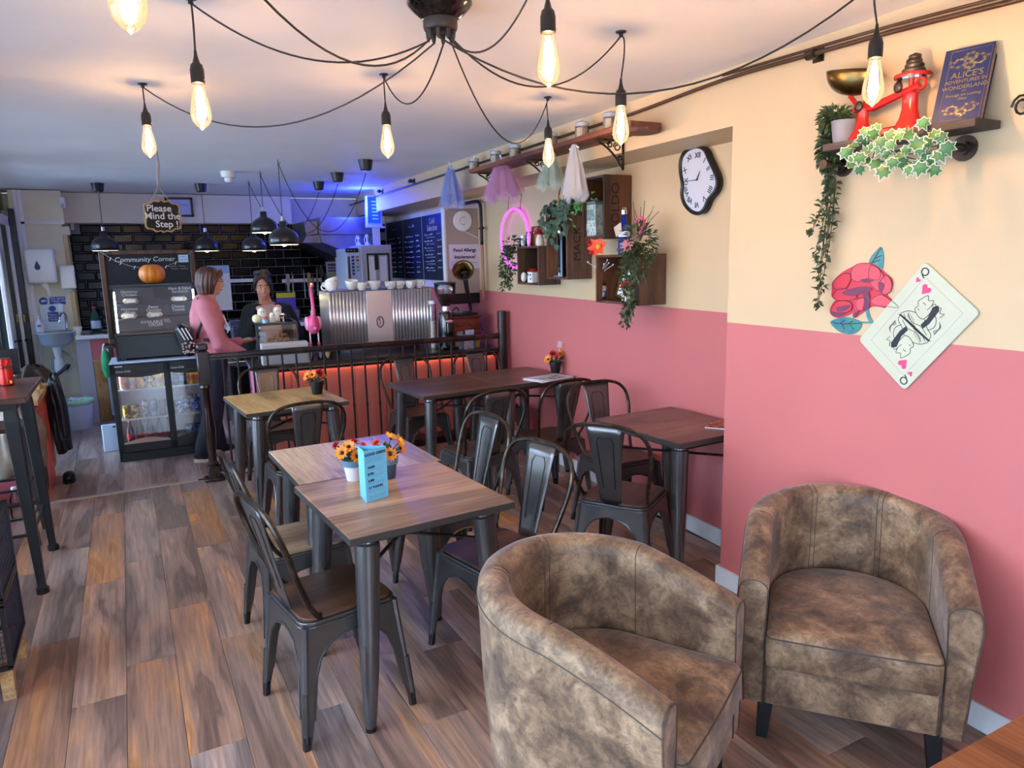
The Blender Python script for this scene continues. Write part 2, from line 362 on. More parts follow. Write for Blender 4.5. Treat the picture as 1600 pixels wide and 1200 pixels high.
def lay(y0, y1, z, parent, mat, key, xr):
    k = 0; x = XL
    cols = []; xx = -.537-3*PWD
    while xx < xr: cols.append(xx); xx += PWD
    ends = {3: 3.66, 4: 3.04, 5: 4.48, 6: 2.51}
    for i, cx_ in enumerate(cols):
        st = ends.get(i, (i*.47) % PL); st -= math.ceil((st-y0)/PL)*PL
        while st < y1:
            a, c = max(st, y0), min(st+PL, y1)
            if c-a > .03 and not (cx_ > WQ(a) or cx_ > WQ(c)) and not (key == 'f' and cx_ > 2.6 and c < 2.0):
                L = round(c-a, 2)
                if (key, L) not in pm: pm[(key, L)] = plank_mesh('plank', PWD, L, mat)
                o = bpy.data.objects.new('plank', pm[(key, L)]); C.objects.link(o); o.parent = parent; o.location = (cx_+PWD/2, (a+c)/2, z+random.uniform(-.0003, .0003)); k += 1
            st += PL
    return k
k1 = lay(YF, YS, 0, floor, m_plank, 'f', XQ)
b = MB(); b.bb((XL-.3, YS, -.14), (XR+.6, YB+.1, ZB-.012)); floorb = S(b.build('floor', m_under))
k2 = lay(YS, YB, ZB, floorb, m_plank2, 'b', XQ)
b = MB(); b.bb((XL, YS-.03, -.03), (.36, YS+.012, .006), .003); b.build('trim_1', M('pale nosing strip', '#b9a99c', .4, .3, bump=.2)) ['kind'] = 'structure'
b = MB(); b.bb((.36, YS-.012, -.03), (XQ, YS+.012, .004), .002); b.build('trim_2', m_rwood)['kind'] = 'structure'
# ceiling
b = MB(); b.bb((XL-.3, YF-.2, ZC), (XR+.7, YB+1.2, ZC+.1)); S(b.build('ceiling', m_ceil))
b = MB(); b.bb((XL, YF, 0), (XL+.001, YF+.001, .001))
# right wall: near part stands proud, then a long recess under a bulkhead
def along(f, y0, y1, off, z0, z1, thick=None):
    b = MB(); far = (lambda y: f(y)-off+thick) if thick else (lambda y: 3.6); b.poly([(f(y0)-off, y0), (far(y0), y0), (far(y1), y1), (f(y1)-off, y1)], z1-z0, z0=z0); return b
S(along(WR, YF, 2.56, 0, -.02, ZC).build('wall_right', m_wall))
S(along(WR, 2.56, 9.4, 0, 2.25, ZC).build('wall_right', m_wall))
S(along(WQ, 2.56, YB+.1, 0, -.14, ZC).build('wall_right', m_wallr))
S(along(WR, YF, 2.56, .016, 0, .095, .016).build('baseboard_right', m_white, bev=.003))
b = MB(); b.bb((WR(2.56)-.016, 2.545, 0), (WQ(2.56), 2.576, .095)); S(b.build('baseboard_right', m_white))
S(along(WQ, 2.576, YS, .016, 0, .1, .016).build('baseboard_right', m_white, bev=.003))
# back wall: tiled to z 2.14, plain bulkhead above on the left
m_grout = M('pale grout', '#8b8a90', .8)
b = MB(); b.bb((XL-.2, YB, -.14), (XQ+.2, YB+.12, 2.5)); S(b.build('wall_back', m_cream))
b = MB(); b.bb((-.98, YB-.24, 2.17), (1.97, YB, 2.5)); S(b.build('wall_back', m_cream))
b = MB(); b.bb((-.49, YB-.012, .72), (XQ, YB, 2.17)); tw = S(b.build('wall_back', m_grout))
m_tile = M('black glazed tile', '#060608', .16, spec=.16, rnd=.3)
q = MB(); tw_, th_ = .215, .1075; x, z_, c, d = tw_/2-.0028, th_/2-.0028, .014, .009
q.add([(-x, 0, -z_), (x, 0, -z_), (x, 0, z_), (-x, 0, z_), (-x, -.003, -z_), (x, -.003, -z_), (x, -.003, z_), (-x, -.003, z_), (-x+c, -d, -z_+c), (x-c, -d, -z_+c), (x-c, -d, z_-c), (-x+c, -d, z_-c)],
      [(0, 1, 5, 4), (1, 2, 6, 5), (2, 3, 7, 6), (3, 0, 4, 7), (4, 5, 9, 8), (5, 6, 10, 9), (6, 7, 11, 10), (7, 4, 8, 11), (8, 9, 10, 11)])
o = q.build('tile', m_tile); tm = o.data; bpy.data.objects.remove(o)
q = MB(); x = tw_/4-.0028
q.add([(-x, 0, -z_), (x, 0, -z_), (x, 0, z_), (-x, 0, z_), (-x, -.003, -z_), (x, -.003, -z_), (x, -.003, z_), (-x, -.003, z_), (-x+c, -d, -z_+c), (x-c, -d, -z_+c), (x-c, -d, z_-c), (-x+c, -d, z_-c)],
      [(0, 1, 5, 4), (1, 2, 6, 5), (2, 3, 7, 6), (3, 0, 4, 7), (4, 5, 9, 8), (5, 6, 10, 9), (6, 7, 11, 10), (7, 4, 8, 11), (8, 9, 10, 11)])
o = q.build('tile', m_tile); tmh = o.data; bpy.data.objects.remove(o)
nt_ = 0
for r in range(13):
    z0 = 2.165-th_*(r+.5); off = 0 if r % 2 else tw_/2
    i = 0; x = -.49
    if off: spans = [(x+tw_/4, tmh)]; xx = x+tw_/2
    else: spans = []; xx = x
    while xx+tw_ <= XQ+.03: spans.append((xx+tw_/2, tm)); xx += tw_
    for xc, me in spans:
        if r == 0 and xc < -.42: continue
        o = bpy.data.objects.new('tile', me); C.objects.link(o); o.parent = tw; o.location = (xc, YB-.012, z0); nt_ += 1
print('planks', k1, k2, 'tiles', nt_)
# left part of the back: plain partition with a timber post at its edge
PY = 9.35
b = MB(); b.bb((-.93, PY, -.14), (-.53, PY+.1, 2.17)); S(b.build('wall_back', m_cream))
b = MB(); b.bb((-.53, PY-.01, ZB), (-.485, PY+.12, 2.03), .004); S(b.build('trim_3', M('pale varnished post', '#c9a877', .4)))
b = MB(); b.bb((-.53, PY-.01, 2.03), (-.46, PY+.12, 2.12)); b.bb((-.46, PY+.3, 2.1), (-.43, PY+.42, 2.17)); S(b.build('trim_4', m_cream))
b = MB(); b.bb((-.98, PY-.02, 2.145), (-.5, PY, 2.175), .003); b.bb((-.9, PY-.02, -.02), (-.86, PY, 2.5), .003); S(b.build('trim_5', m_white))
b = MB(); b.bb((-.98, PY-.008, 2.17), (-.5, PY+.1, 2.5)); S(b.build('wall_back', m_cream))
# left glazed front
b = MB(); b.bb((XL-.12, YF-.1, -.14), (XL, YB, .18)); b.bb((XL-.12, YF-.1, 2.32), (XL+.02, YB, ZC)); ys = [YF-.1]+[v for a_, b_ in WIN for v in (a_, b_)]+[YB]
for i in range(0, len(ys), 2): b.bb((XL-.12, ys[i], .18), (XL, ys[i+1], 2.32))
S(b.build('wall_left', m_cream))
m_wfr = M('dark window frame', '#10141a', .4)
for i, (a_, b_) in enumerate(WIN):
    root = S(bpy.data.objects.new('window_%d' % (i+1), None)); C.objects.link(root); root.location = (XL, (a_+b_)/2, .18)
    b = MB(); t = .045
    b.bb((XL-.08, a_, .18), (XL-.01, a_+t, 2.32)); b.bb((XL-.08, b_-t, .18), (XL-.01, b_, 2.32)); b.bb((XL-.08, a_, .18), (XL-.01, b_, .18+t)); b.bb((XL-.08, a_, 2.32-t), (XL-.01, b_, 2.32)); b.bb((XL-.07, (a_+b_)/2-.02, .2), (XL-.02, (a_+b_)/2+.02, 2.3))
    b.build('window_frame', m_wfr, root, w=True)
    b = MB(); b.bb((XL-.05, a_+t, .2), (XL-.044, b_-t, 2.3)); b.build('pane', m_pane, root, w=True)
# glazed inner door standing against the left front, seen edge on at the far left
root = S(bpy.data.objects.new('door_1', None)); C.objects.link(root); root.location = (-.95, 9.28, ZB)
b = MB(); b.bb((-.985, 9.22, ZB), (-.935, 9.32, 2.3), .004); b.build('door_frame', m_wfr, root, w=True)
b = MB(); b.bb((-.935, 9.3, ZB), (-.90, 9.34, 2.5), .004); b.build('architrave', m_white, root, w=True)
b = MB(); b.bb((-1.02, 8.25, ZB+.06), (-.985, 8.33, 2.2), .004); b.bb((-1.02, 9.16, ZB+.06), (-.985, 9.24, 2.2), .004); b.bb((-1.02, 8.25, 2.12), (-.985, 9.24, 2.22), .004); b.bb((-1.02, 8.25, ZB+.02), (-.985, 9.24, ZB+.2), .004); b.build('door_leaf', m_white, root, w=True)
b = MB(); b.bb((-1.006, 8.33, ZB+.2), (-1.0, 9.16, 2.12)); b.build('pane', glass('mirror like door glass', (.8, .9, 1), .45), root, w=True)
b = MB(); b.cyl((-.985, 9.12, .93), (-.94, 9.12, .93), .011, n=8); b.tube([(-.945, 9.12, .93), (-.94, 9.0, .93)], .01, 8); b.build('door_handle', m_black, root, w=True)
b = MB(); b.cyl((-.97, 9.2, 1.12), (-.97, 9.2, 1.2), .02, n=10); b.build('hinge', m_brass, root, w=True)
# wall behind the camera with a shop window
b = MB(); b.bb((XL, YF-.12, 0), (XR+.5, YF, .2)); b.bb((XL, YF-.12, 2.3), (XR+.5, YF, ZC)); b.bb((XL, YF-.12, .2), (-.55, YF, 2.3)); b.bb((1.0, YF-.12, .2), (XR+.5, YF, 2.3)); S(b.build('wall_front', m_cream))
b = MB(); b.bb((-.55, YF-.06, .2), (1.0, YF-.054, 2.3)); root = S(b.build('window_5', m_pane))
b = MB(); b.bb((.20, YF-.08, .2), (.24, YF-.03, 2.3)); b.bb((-.55, YF-.08, .2), (1.0, YF-.03, .25)); b.bb((-.55, YF-.08, 2.25), (1.0, YF-.03, 2.3)); b.build('window_frame', m_wfr, root)
# pavement outside
b = MB(); b.bb((-9, -9, -.3), (XL-.12, 14, -.13)); b.bb((XL-.12, -9, -.3), (9, YF-.12, -.13)); tag(b.build('pavement', M('pale wet paving', '#c2c4c8', .8, col2='#b2b4b8', nscale=2)), 'grey pavement outside the shop windows', 'pavement')['kind'] = 'structure'

# ------------------------------------------------------------ metal cafe chairs
def chair_proto():
    r = T('cafe_chair', 'x', 'chair')
    def sheet(ix, iy):
        """one leg: two sheet panels folded round the corner, each half of an arch"""
        b = MB()
        for ax_ in (0, 1):
            w_ = .178; out = [(w_, .435), (w_+.003, .40), (.222, .0), (.198, .0), (.175, .10), (.150, .25), (.128, .31), (.09, .352), (.045, .37), (0, .376), (0, .435)]
            # the sheet lies in a plane that leans out with the leg
            for t in (0, .0035):
                pass
            pts = []
            for u, z in out:
                lean = .178+(.222-.178)*(1-z/.435)
                pts.append((u, lean, z))
            n = len(pts); vs_ = []
            for dd in (0, -.003):
                for u, q, z in pts: vs_.append(((u*ix, (q+dd)*iy, z) if ax_ == 0 else ((q+dd)*ix, u*iy, z)))
            b.add(vs_, [list(range(n))[::-1], [n+i for i in range(n)]]+[(i, (i+1) % n, n+(i+1) % n, n+i) for i in range(n)])
            # rolled lip along the arch
            lip = [(u*ix, (q+.001)*iy, z) if ax_ == 0 else ((q+.001)*ix, u*iy, z) for u, q, z in pts[4:10]]
            b.tube(lip, .0045, 5, cap=False)
            # pressed flute
            fl = [(.197, .20), (.206, .1), (.212, .03)]
            fp = []
            for u, z in fl:
                q = .178+(.222-.178)*(1-z/.435)+.001; fp.append((u*ix, q*iy, z) if ax_ == 0 else (q*ix, u*iy, z))
            b.tube(fp, [.008, .006, .004], 6)
        b.tube([(.172*ix, .172*iy, .43), (.212*ix, .212*iy, .02)], [.014, .011], 8)
        return b
    for ix in (-1, 1):
        for iy in (-1, 1):
            l_ = sheet(ix, iy).build('leg', m_gun, r, smooth=True)
            f = MB(); f.cyl((.2105*ix, .2105*iy, 0), (.207*ix, .207*iy, .05), .0145, .0155, 10); f.build('foot_cap', m_blackp, l_, smooth=True)
    def rr(w_, d_, rad, n=5):
        out = []
        for cx_, cy_, a0 in ((w_-rad, d_-rad, 0), (-w_+rad, d_-rad, 90), (-w_+rad, -d_+rad, 180), (w_-rad, -d_+rad, 270)):
            for i in range(n+1): a = R(a0+90*i/n); out.append((cx_+rad*cos(a), cy_+rad*sin(a)))
        return out
    b = MB(); b.poly(rr(.184, .184, .05), .014, z0=.43); b.poly(rr(.188, .188, .052), .006, z0=.424); b.build('seat_pan', m_gun, r, bev=.003)
    b = MB(); b.poly(rr(.176, .176, .05), .013, z0=.4445); b.build('seat', m_seat, r, bev=.003)
    # back bow; -y is the front, +y the back
    pts = [(.165, .10, .435), (.182, .150, .50), (.208, .196, .62), (.224, .228, .72), (.212, .252, .80), (.165, .267, .850), (.085, .273, .872), (0, .275, .875)]
    full = pts+[(-x_, y_, z__) for x_, y_, z__ in pts[-2::-1]]
    b = MB(); b.tube(catmull(full, 4), .0105, 8); b.build('back_frame', m_brz, r, smooth=True)
    b = MB()
    def spl(u, v):
        z__ = .440+.43*v; hw = .054+.040*v; x_ = (2*u-1)*hw; return (x_, .170+.103*v+.004*(1-(2*u-1)**2), z__)
    b.grid(spl, 8, 8); s_ = b.build('backrest', m_gun, r, smooth=True, solid=.004)
    b = MB(); q = [(.25, .22), (.25, .80), (.34, .86), (.66, .86), (.75, .80), (.75, .22)]
    fr_ = [Vector(spl(u, v))+Vector((0, -.003, 0)) for u, v in q]; bk = [Vector(spl(u, v))+Vector((0, .003, 0)) for u, v in q]
    b.tube(fr_, .0022, 4); b.tube(bk, .0022, 4); b.build('pressed_rib', m_brz, s_)
    b = MB()
    for ix in (-1, 1):
        b = MB(); b.cyl((.165*ix, .11, .452), (.165*ix, .11, .468), .006, n=6); b.tube([(.165*ix, .11, .46), (.17*ix, .11, .445)], .008, 6); b.build('bolt', m_black, r)
    return r
CH = [  # x, y, rotation (0: faces -y, back to +y), label
    (.572, 2.575, 99, 'cafe chair nearest the camera, on the aisle side of the leaflet table'),
    (.575, 3.195, 94, 'cafe chair with a light worn seat, second one on the leaflet table aisle side'),
    (.86, 4.44, 182, 'cafe chair with its back to the camera at the small square table'),
    (.93, 5.56, 2, 'cafe chair between the small square table and the railing, left end of the railing'),
    (1.335, 3.25, -84, 'cafe chair with blue sheen on its backrest, the farther one right of the leaflet table'),
    (1.285, 2.60, -79, 'cafe chair with blue sheen on its backrest, the nearer one right of the leaflet table'),
    (2.02, 5.43, 3, 'cafe chair between the long dark table and the railing, left one'),
    (2.66, 5.38, 3, 'cafe chair between the long dark table and the railing, right one by the end post'),
    (1.93, 4.12, 186, 'dark cafe chair on the near side of the long dark table, left one'),
    (2.50, 4.18, 184, 'dark cafe chair on the near side of the long table, right one by the wall'),
    (2.60, 3.50, -4, 'cafe chair facing the camera behind the wall table with the leaflet on it'),
    (2.19, 2.90, 122, 'cafe chair with its flat backrest towards the camera, left of the wall table'),
]
cp = chair_proto()
for i, (x_, y_, a_, lb) in enumerate(CH):
    o = cp if i == 0 else dup(cp)
    o.location = (x_, y_, 0); o.rotation_euler = (0, 0, R(a_)); o['label'] = lb; o['group'] = 'metal cafe chairs'
    if i == 1:
        for ch in o.children:
            if ch.name.startswith('seat') and 'pan' not in ch.name:
                ch.data = ch.data.copy(); ch.data.materials[0] = m_seatl; ch['label'] = 'light worn wooden seat'

# ------------------------------------------------------------ cafe tables
def table(x, y, w_, d_, rot, mat, lb, z=.76, half=None):
    r = T('cafe_table', lb, 'table', (x, y, 0), R(rot), 'metal legged cafe tables')
    b = MB(); b.bb((-w_/2, -d_/2, z-.026), (w_/2, d_/2, z), .002); b.build('tabletop', mat, r)
    b = MB(); e = .0015
    b.bb((-w_/2-e, -d_/2-e, z-.028), (w_/2+e, -d_/2+.004, z-.003)); b.bb((-w_/2-e, d_/2-.004, z-.028), (w_/2+e, d_/2+e, z-.003)); b.bb((-w_/2-e, -d_/2, z-.028), (-w_/2+.004, d_/2, z-.003)); b.bb((w_/2-.004, -d_/2, z-.028), (w_/2+e, d_/2, z-.003)); b.build('edge_band', m_edge, r)
    ix_, iy_ = w_/2-.09, d_/2-.09
    b = MB()
    for s_ in (-1, 1): b.bb((-ix_, s_*iy_-.012, z-.065), (ix_, s_*iy_+.012, z-.028)); b.bb((s_*ix_-.012, -iy_, z-.065), (s_*ix_+.012, iy_, z-.028))
    b.build('apron', m_black, r)
    for sx_ in (-1, 1):
        for sy_ in (-1, 1):
            b = MB(); top = Vector((sx_*ix_, sy_*iy_, z-.03)); bot = Vector((sx_*(ix_+.045), sy_*(iy_+.045), .012))
            ks = [0, .04, .05, .35, .7, .93, 1]; rs = [.033, .037, .045, .041, .034, .024, .019]
            b.tube([top.lerp(bot, k) for k in ks], rs, 16)
            dv = Vector((sx_, sy_, 0)).normalized()
            l_ = b.build('leg', m_gun, r, smooth=True)
            b = MB(); b.tube([top.lerp(bot, k)+dv*(.041+(.034-.041)*max(0, (k-.35))/.35-(.01*max(0, k-.7)/.23)) for k in (.55, .6, .75, .88)], [.003, .007, .006, .002], 6); b.build('flute', m_gun, l_, smooth=True)
            b = MB(); b.cyl(bot-Vector((0, 0, .012)), bot+Vector((0, 0, .004)), .02, .0205, 12); b.build('foot_cap', m_blackp, l_)
    b = MB(); zz = z-.16
    c4 = [Vector((a*(ix_+.012), c*(iy_+.012), zz)) for a, c in ((-1, -1), (1, 1), (-1, 1), (1, -1))]
    b.tube([c4[0], c4[1]], .008, 6); b.tube([c4[2], c4[3]], .008, 6); b.build('cross_brace', m_brz, r)
    return r
table(.885, 2.64, .65, .69, 3.5, m_tlight, 'brown wood topped cafe table nearest the camera, holding the blue leaflet')
table(.88, 3.305, .65, .63, 1.5, m_tlight2, 'pale ash topped cafe table pushed behind the one with the blue leaflet')
table(.89, 5.0, .66, .72, 4, m_tlight2, 'small square pale table in front of the railing with one flower pot')
table(2.02, 4.87, .64, .69, 3, m_tdark, 'dark walnut topped table, left half of the long pair by the railing')
table(2.655, 4.905, .625, .69, 3, m_tdark, 'dark walnut topped table, right half of the long pair, with newspapers on it')
table(2.585, 2.97, .565, .69, 1.5, m_tdark, 'dark walnut topped table alone against the pink wall behind the armchairs')
# ------------------------------------------------------------ spider chandelier and hanging filament bulbs
m_fil = M('glowing filament', '#ffd9a0', .5, em='#ffc98a', es=BULB)
m_cord = M('black flex', '#16130f', .5)
RO = Vector((1.013, 2.348, ZC))
r = T('chandelier_rose', 'large black dish shaped ceiling rose from which the bulb flexes fan out', 'ceiling light', RO)
b = MB(); b.lathe([(.055, -.052), (.06, -.05), (.085, -.03), (.104, -.012), (.108, -.004), (.108, 0)], n=40); b.build('dish', M('gloss black enamel', '#0c0b0c', .15, coat=.5), r, smooth=True)
b = MB(); b.lathe([(.05, -.088), (.054, -.085), (.057, -.075), (.057, -.052)], n=32); b.build('collar', M('dark collar', '#1f1a1c', .5), r, smooth=True)
OUT = []
for k in range(8):
    a = 2*pi*k/8+.2; p = Vector((.042*cos(a), .042*sin(a), -.088)); b = MB(); b.tube([p+Vector((0, 0, .01)), p, p+Vector((0, 0, -.018)), p+Vector((0, 0, -.03))], [.009, .009, .007, .004], 10)
    b.build('cord_grip', m_blackp, r, smooth=True); OUT.append(RO+p+Vector((0, 0, -.028)))
LAMPS = [  # pixel of the bulb centre, depth, sag, hook offset, label
    (232, 220, 3.36, .22, 'left far filament bulb, hung in front of the step sign'),
    (313, 165, 2.32, .115, 'filament bulb at upper left, larger and right of the one before the step sign'),
    (605, 220, 3.30, .15, 'filament bulb hanging alone just left of centre, below the ceiling rose'),
    (857, 92, 2.00, .13, 'largest filament bulb right of the ceiling rose, its socket near the top'),
    (857, 238, 3.85, .27, 'small far filament bulb in front of the tin shelf, under the large one'),
    (970, 195, 2.77, .165, 'filament bulb hanging over the right end of the tin shelf'),
    (1365, 127, 2.25, .25, 'filament bulb hanging before the red kitchen scales'),
    (197, -18, 1.27, .235, 'nearest filament bulb, cut off by the top edge at the left'),
]
for i, (px, py, d_, sag, lb) in enumerate(LAMPS):
    p = ad(px, py, d_); hook = Vector((p.x, p.y, ZC))
    r = T('filament_lamp', lb, 'pendant light', p, 0, 'filament bulbs of the spider chandelier')
    b = MB(); q = hook-p; b.lathe([(.0, -.02), (.008, -.018), (.008, -.008), (.019, -.005), (.021, 0)], c=q, n=16); b.build('ceiling_hook', m_black, r, smooth=True)
    st = min(OUT, key=lambda o: (o-hook).length); OUT.remove(st) if len(OUT) > 1 else None
    b = MB(); pts = bez(st, hook+Vector((0, 0, -.016)), sag, 20)
    sw = Vector((.012*sin(i*3), .01*cos(i*2), 0)); b.tube([v-p for v in pts], .0031, 6)
    b.tube(catmull([q+Vector((0, 0, -.016)), q+Vector((0, 0, -.03))+sw, q.lerp(Vector((0, 0, .16)), .5)+sw, Vector((0, 0, .165))], 5), .0031, 6); b.build('flex', m_cord, r, smooth=True)
    b = MB(); b.lathe([(.004, .168), (.006, .15), (.0115, .13), (.018, .124), (.0205, .112), (.0215, .11), (.0215, .068), (.016, .066)][::-1], n=20); b.build('socket', M('black socket', '#191615', .4) if i == 0 else bpy.data.materials['black socket'], r, smooth=True)
    b = MB(); b.box((.0185, -.011, .078), (.007, .002, .006), (0, 0, .3)); b.build('rating_label', m_paper, r)
    b = MB(); b.lathe([(.0005, -.078), (.006, -.072), (.018, -.063), (.028, -.05), (.0325, -.032), (.031, -.012), (.025, .02), (.0185, .048), (.0165, .066)], n=24); g_ = b.build('bulb', m_bulbg, r, smooth='full')
    b = MB()
    for k in range(5):
        a = 2*pi*k/5; b.tube([(.006*cos(a), .006*sin(a), .045), (.0135*cos(a), .0135*sin(a), -.03)], .003, 5)
    b.sph((0, 0, .0), (.012, .012, .036), 10, 8)
    b.build('filament', m_fil, g_)

# ------------------------------------------------------------ domed black pendants over the counter
m_shade = M('black matt shade', '#151518', .3, coat=.3); m_inner = M('white inner shade', '#f4f0e4', .5); m_pb = M('lit lamp', '#fff0c8', .5, em='#fff0b8', es=PEND); m_fit = M('chrome lampholder', '#d0d0d0', .2, .9)
def shade(root, c, s=1.):
    b = MB(); pr = [(.118, -.09), (.121, -.06), (.118, -.03), (.105, .0), (.075, .028), (.04, .045), (.03, .055), (.028, .095), (.022, .10)]
    b.lathe([(a*s, z*s) for a, z in pr], c=c, n=36); 
    o = MB(); o.lathe([(a*s, z*s) for a, z in pr], c=c, n=36); vs_ = o.v; 
    L = len(pr); fs = [(i*36+k, i*36+(k+1) % 36, (i+1)*36+(k+1) % 36, (i+1)*36+k) for i in range(L-1) for k in range(36)]
    me = MB(); me.add(vs_, fs); me.build('lamp_shade', m_shade, root, smooth='full', solid=.002)
    b = MB(); b.add([Vector(c)+Vector((.972*(v-Vector(c)).x, .972*(v-Vector(c)).y, (v-Vector(c)).z-.003)) for v in vs_[:36*6]], [(i*36+k, i*36+(k+1) % 36, (i+1)*36+(k+1) % 36, (i+1)*36+k) for i in range(5) for k in range(36)]); b.build('shade_lining', m_inner, root, smooth='full')
    b = MB(); b.sph(Vector(c)+Vector((0, 0, -.065*s)), (.03, .03, .04), 14, 10); b.build('bulb', m_pb, root, smooth='full')
    b = MB(); b.cyl(Vector(c)+Vector((0, 0, .095*s)), Vector(c)+Vector((0, 0, .14*s)), .018, .015, 14); b.build('lampholder', m_fit, root, smooth=True)
def cap(root, c):
    b = MB(); b.lathe([(.04, -.085), (.047, -.08), (.06, -.01), (.062, 0)], c=c, n=24); b.build('ceiling_cap', m_black, root, smooth=True)
    b = MB(); b.cyl(Vector(c)+Vector((0, 0, -.105)), Vector(c)+Vector((0, 0, -.085)), .007, n=8); b.build('cord_grip', m_fit, root)
for px, py, yy, lb in ((163, 377, 8.55, 'black dome pendant hanging straight down at the left end of the tiles'), (322, 378, 8.35, 'black dome pendant hanging straight down right of the step sign')):
    p = ay(px, py, yy); r = T('dome_pendant', lb, 'pendant light', (p.x, p.y, p.z), 0, 'black dome pendants'); q = Vector((0, 0, ZC-p.z))
    cap(r, q); shade(r, (0, 0, 0), 1.03); b = MB(); b.tube([q+Vector((0, 0, -.1)), (0, 0, .13)], .0032, 6); b.build('flex', m_cord, r)
for (hx, hy), (cx_, cy_), (sx_, sy_), yy, sag, lb in (((434, 249), (571, 250), (443, 364), 6.25, .52, 'black dome pendant of the looped flex trio, nearest and lowest right'),
        ((406, 267), (527, 270), (412, 347), 7.05, .50, 'black dome pendant of the looped flex trio, the highest middle one'), ((388, 281), (498, 284), (395, 377), 7.8, .47, 'black dome pendant of the looped flex trio, the small lowest left one')):
    h = az(hx, hy, ZC); c_ = az(cx_, cy_, ZC); p = ad(sx_, sy_, (h-EYE).dot(cf)); p.x, p.y = h.x, h.y
    r = T('dome_pendant', lb, 'pendant light', p, 0, 'black dome pendants'); cap(r, c_-p); shade(r, (0, 0, 0), 1.0)
    b = MB(); b.tube(bez(c_-p+Vector((0, 0, -.1)), h-p+Vector((0, 0, -.03)), sag, 24), .0032, 6); b.tube([h-p+Vector((0, 0, -.01)), (0, 0, .13)], .0032, 6); b.build('flex', m_cord, r)
    b = MB(); b.tube([h-p, h-p+Vector((0, 0, -.025)), h-p+Vector((.012, 0, -.035)), h-p+Vector((.014, 0, -.02))], .003, 6); b.build('ceiling_hook', m_black, r)

# ------------------------------------------------------------ tub armchairs
def leather():
    m, n, l, b = nt('distressed suede leather'); t = n.new('ShaderNodeTexCoord'); oi = n.new('ShaderNodeObjectInfo')
    vm = n.new('ShaderNodeVectorMath'); vm.operation = 'ADD'; l.new(t.outputs['Object'], vm.inputs[0]); l.new(oi.outputs['Random'], vm.inputs[1])
    a = n.new('ShaderNodeTexNoise'); a.inputs['Scale'].default_value = 8; a.inputs['Detail'].default_value = 9; a.inputs['Roughness'].default_value = .62; a.inputs['Distortion'].default_value = .5
    r = n.new('ShaderNodeValToRGB'); e = r.color_ramp.elements; e[0].position = .33; e[0].color = lin('#4a3526'); e[1].position = .66; e[1].color = lin('#ad8b69'); k = e.new(.5); k.color = lin('#7f6147')
    c = n.new('ShaderNodeTexNoise'); c.inputs['Scale'].default_value = 34; c.inputs['Detail'].default_value = 10; c.inputs['Roughness'].default_value = .75; c.inputs['Distortion'].default_value = 1.2
    rc = n.new('ShaderNodeMapRange'); rc.inputs[1].default_value = .36; rc.inputs[2].default_value = .6; rc.inputs[3].default_value = .55; rc.inputs[4].default_value = 1.15
    for x in (a, c): l.new(vm.outputs[0], x.inputs[0])
    l.new(a.outputs[0], r.inputs[0]); l.new(c.outputs[0], rc.inputs[0]); h = n.new('ShaderNodeHueSaturation'); l.new(r.outputs[0], h.inputs['Color']); l.new(rc.outputs[0], h.inputs['Value']); l.new(h.outputs[0], b.inputs['Base Color'])
    b.inputs['Roughness'].default_value = .6; b.inputs['Sheen Weight'].default_value = .25; b.inputs['Sheen Roughness'].default_value = .4
    bp = n.new('ShaderNodeBump'); bp.inputs['Strength'].default_value = .25; bp.inputs['Distance'].default_value = .004; l.new(c.outputs[0], bp.inputs['Height']); l.new(bp.outputs[0], b.inputs['Normal']); return m
m_lea = leather(); m_thr = M('brown stitching', '#4c3b2f', .7); m_leg = M('near black chair leg', '#0c0d12', .4)
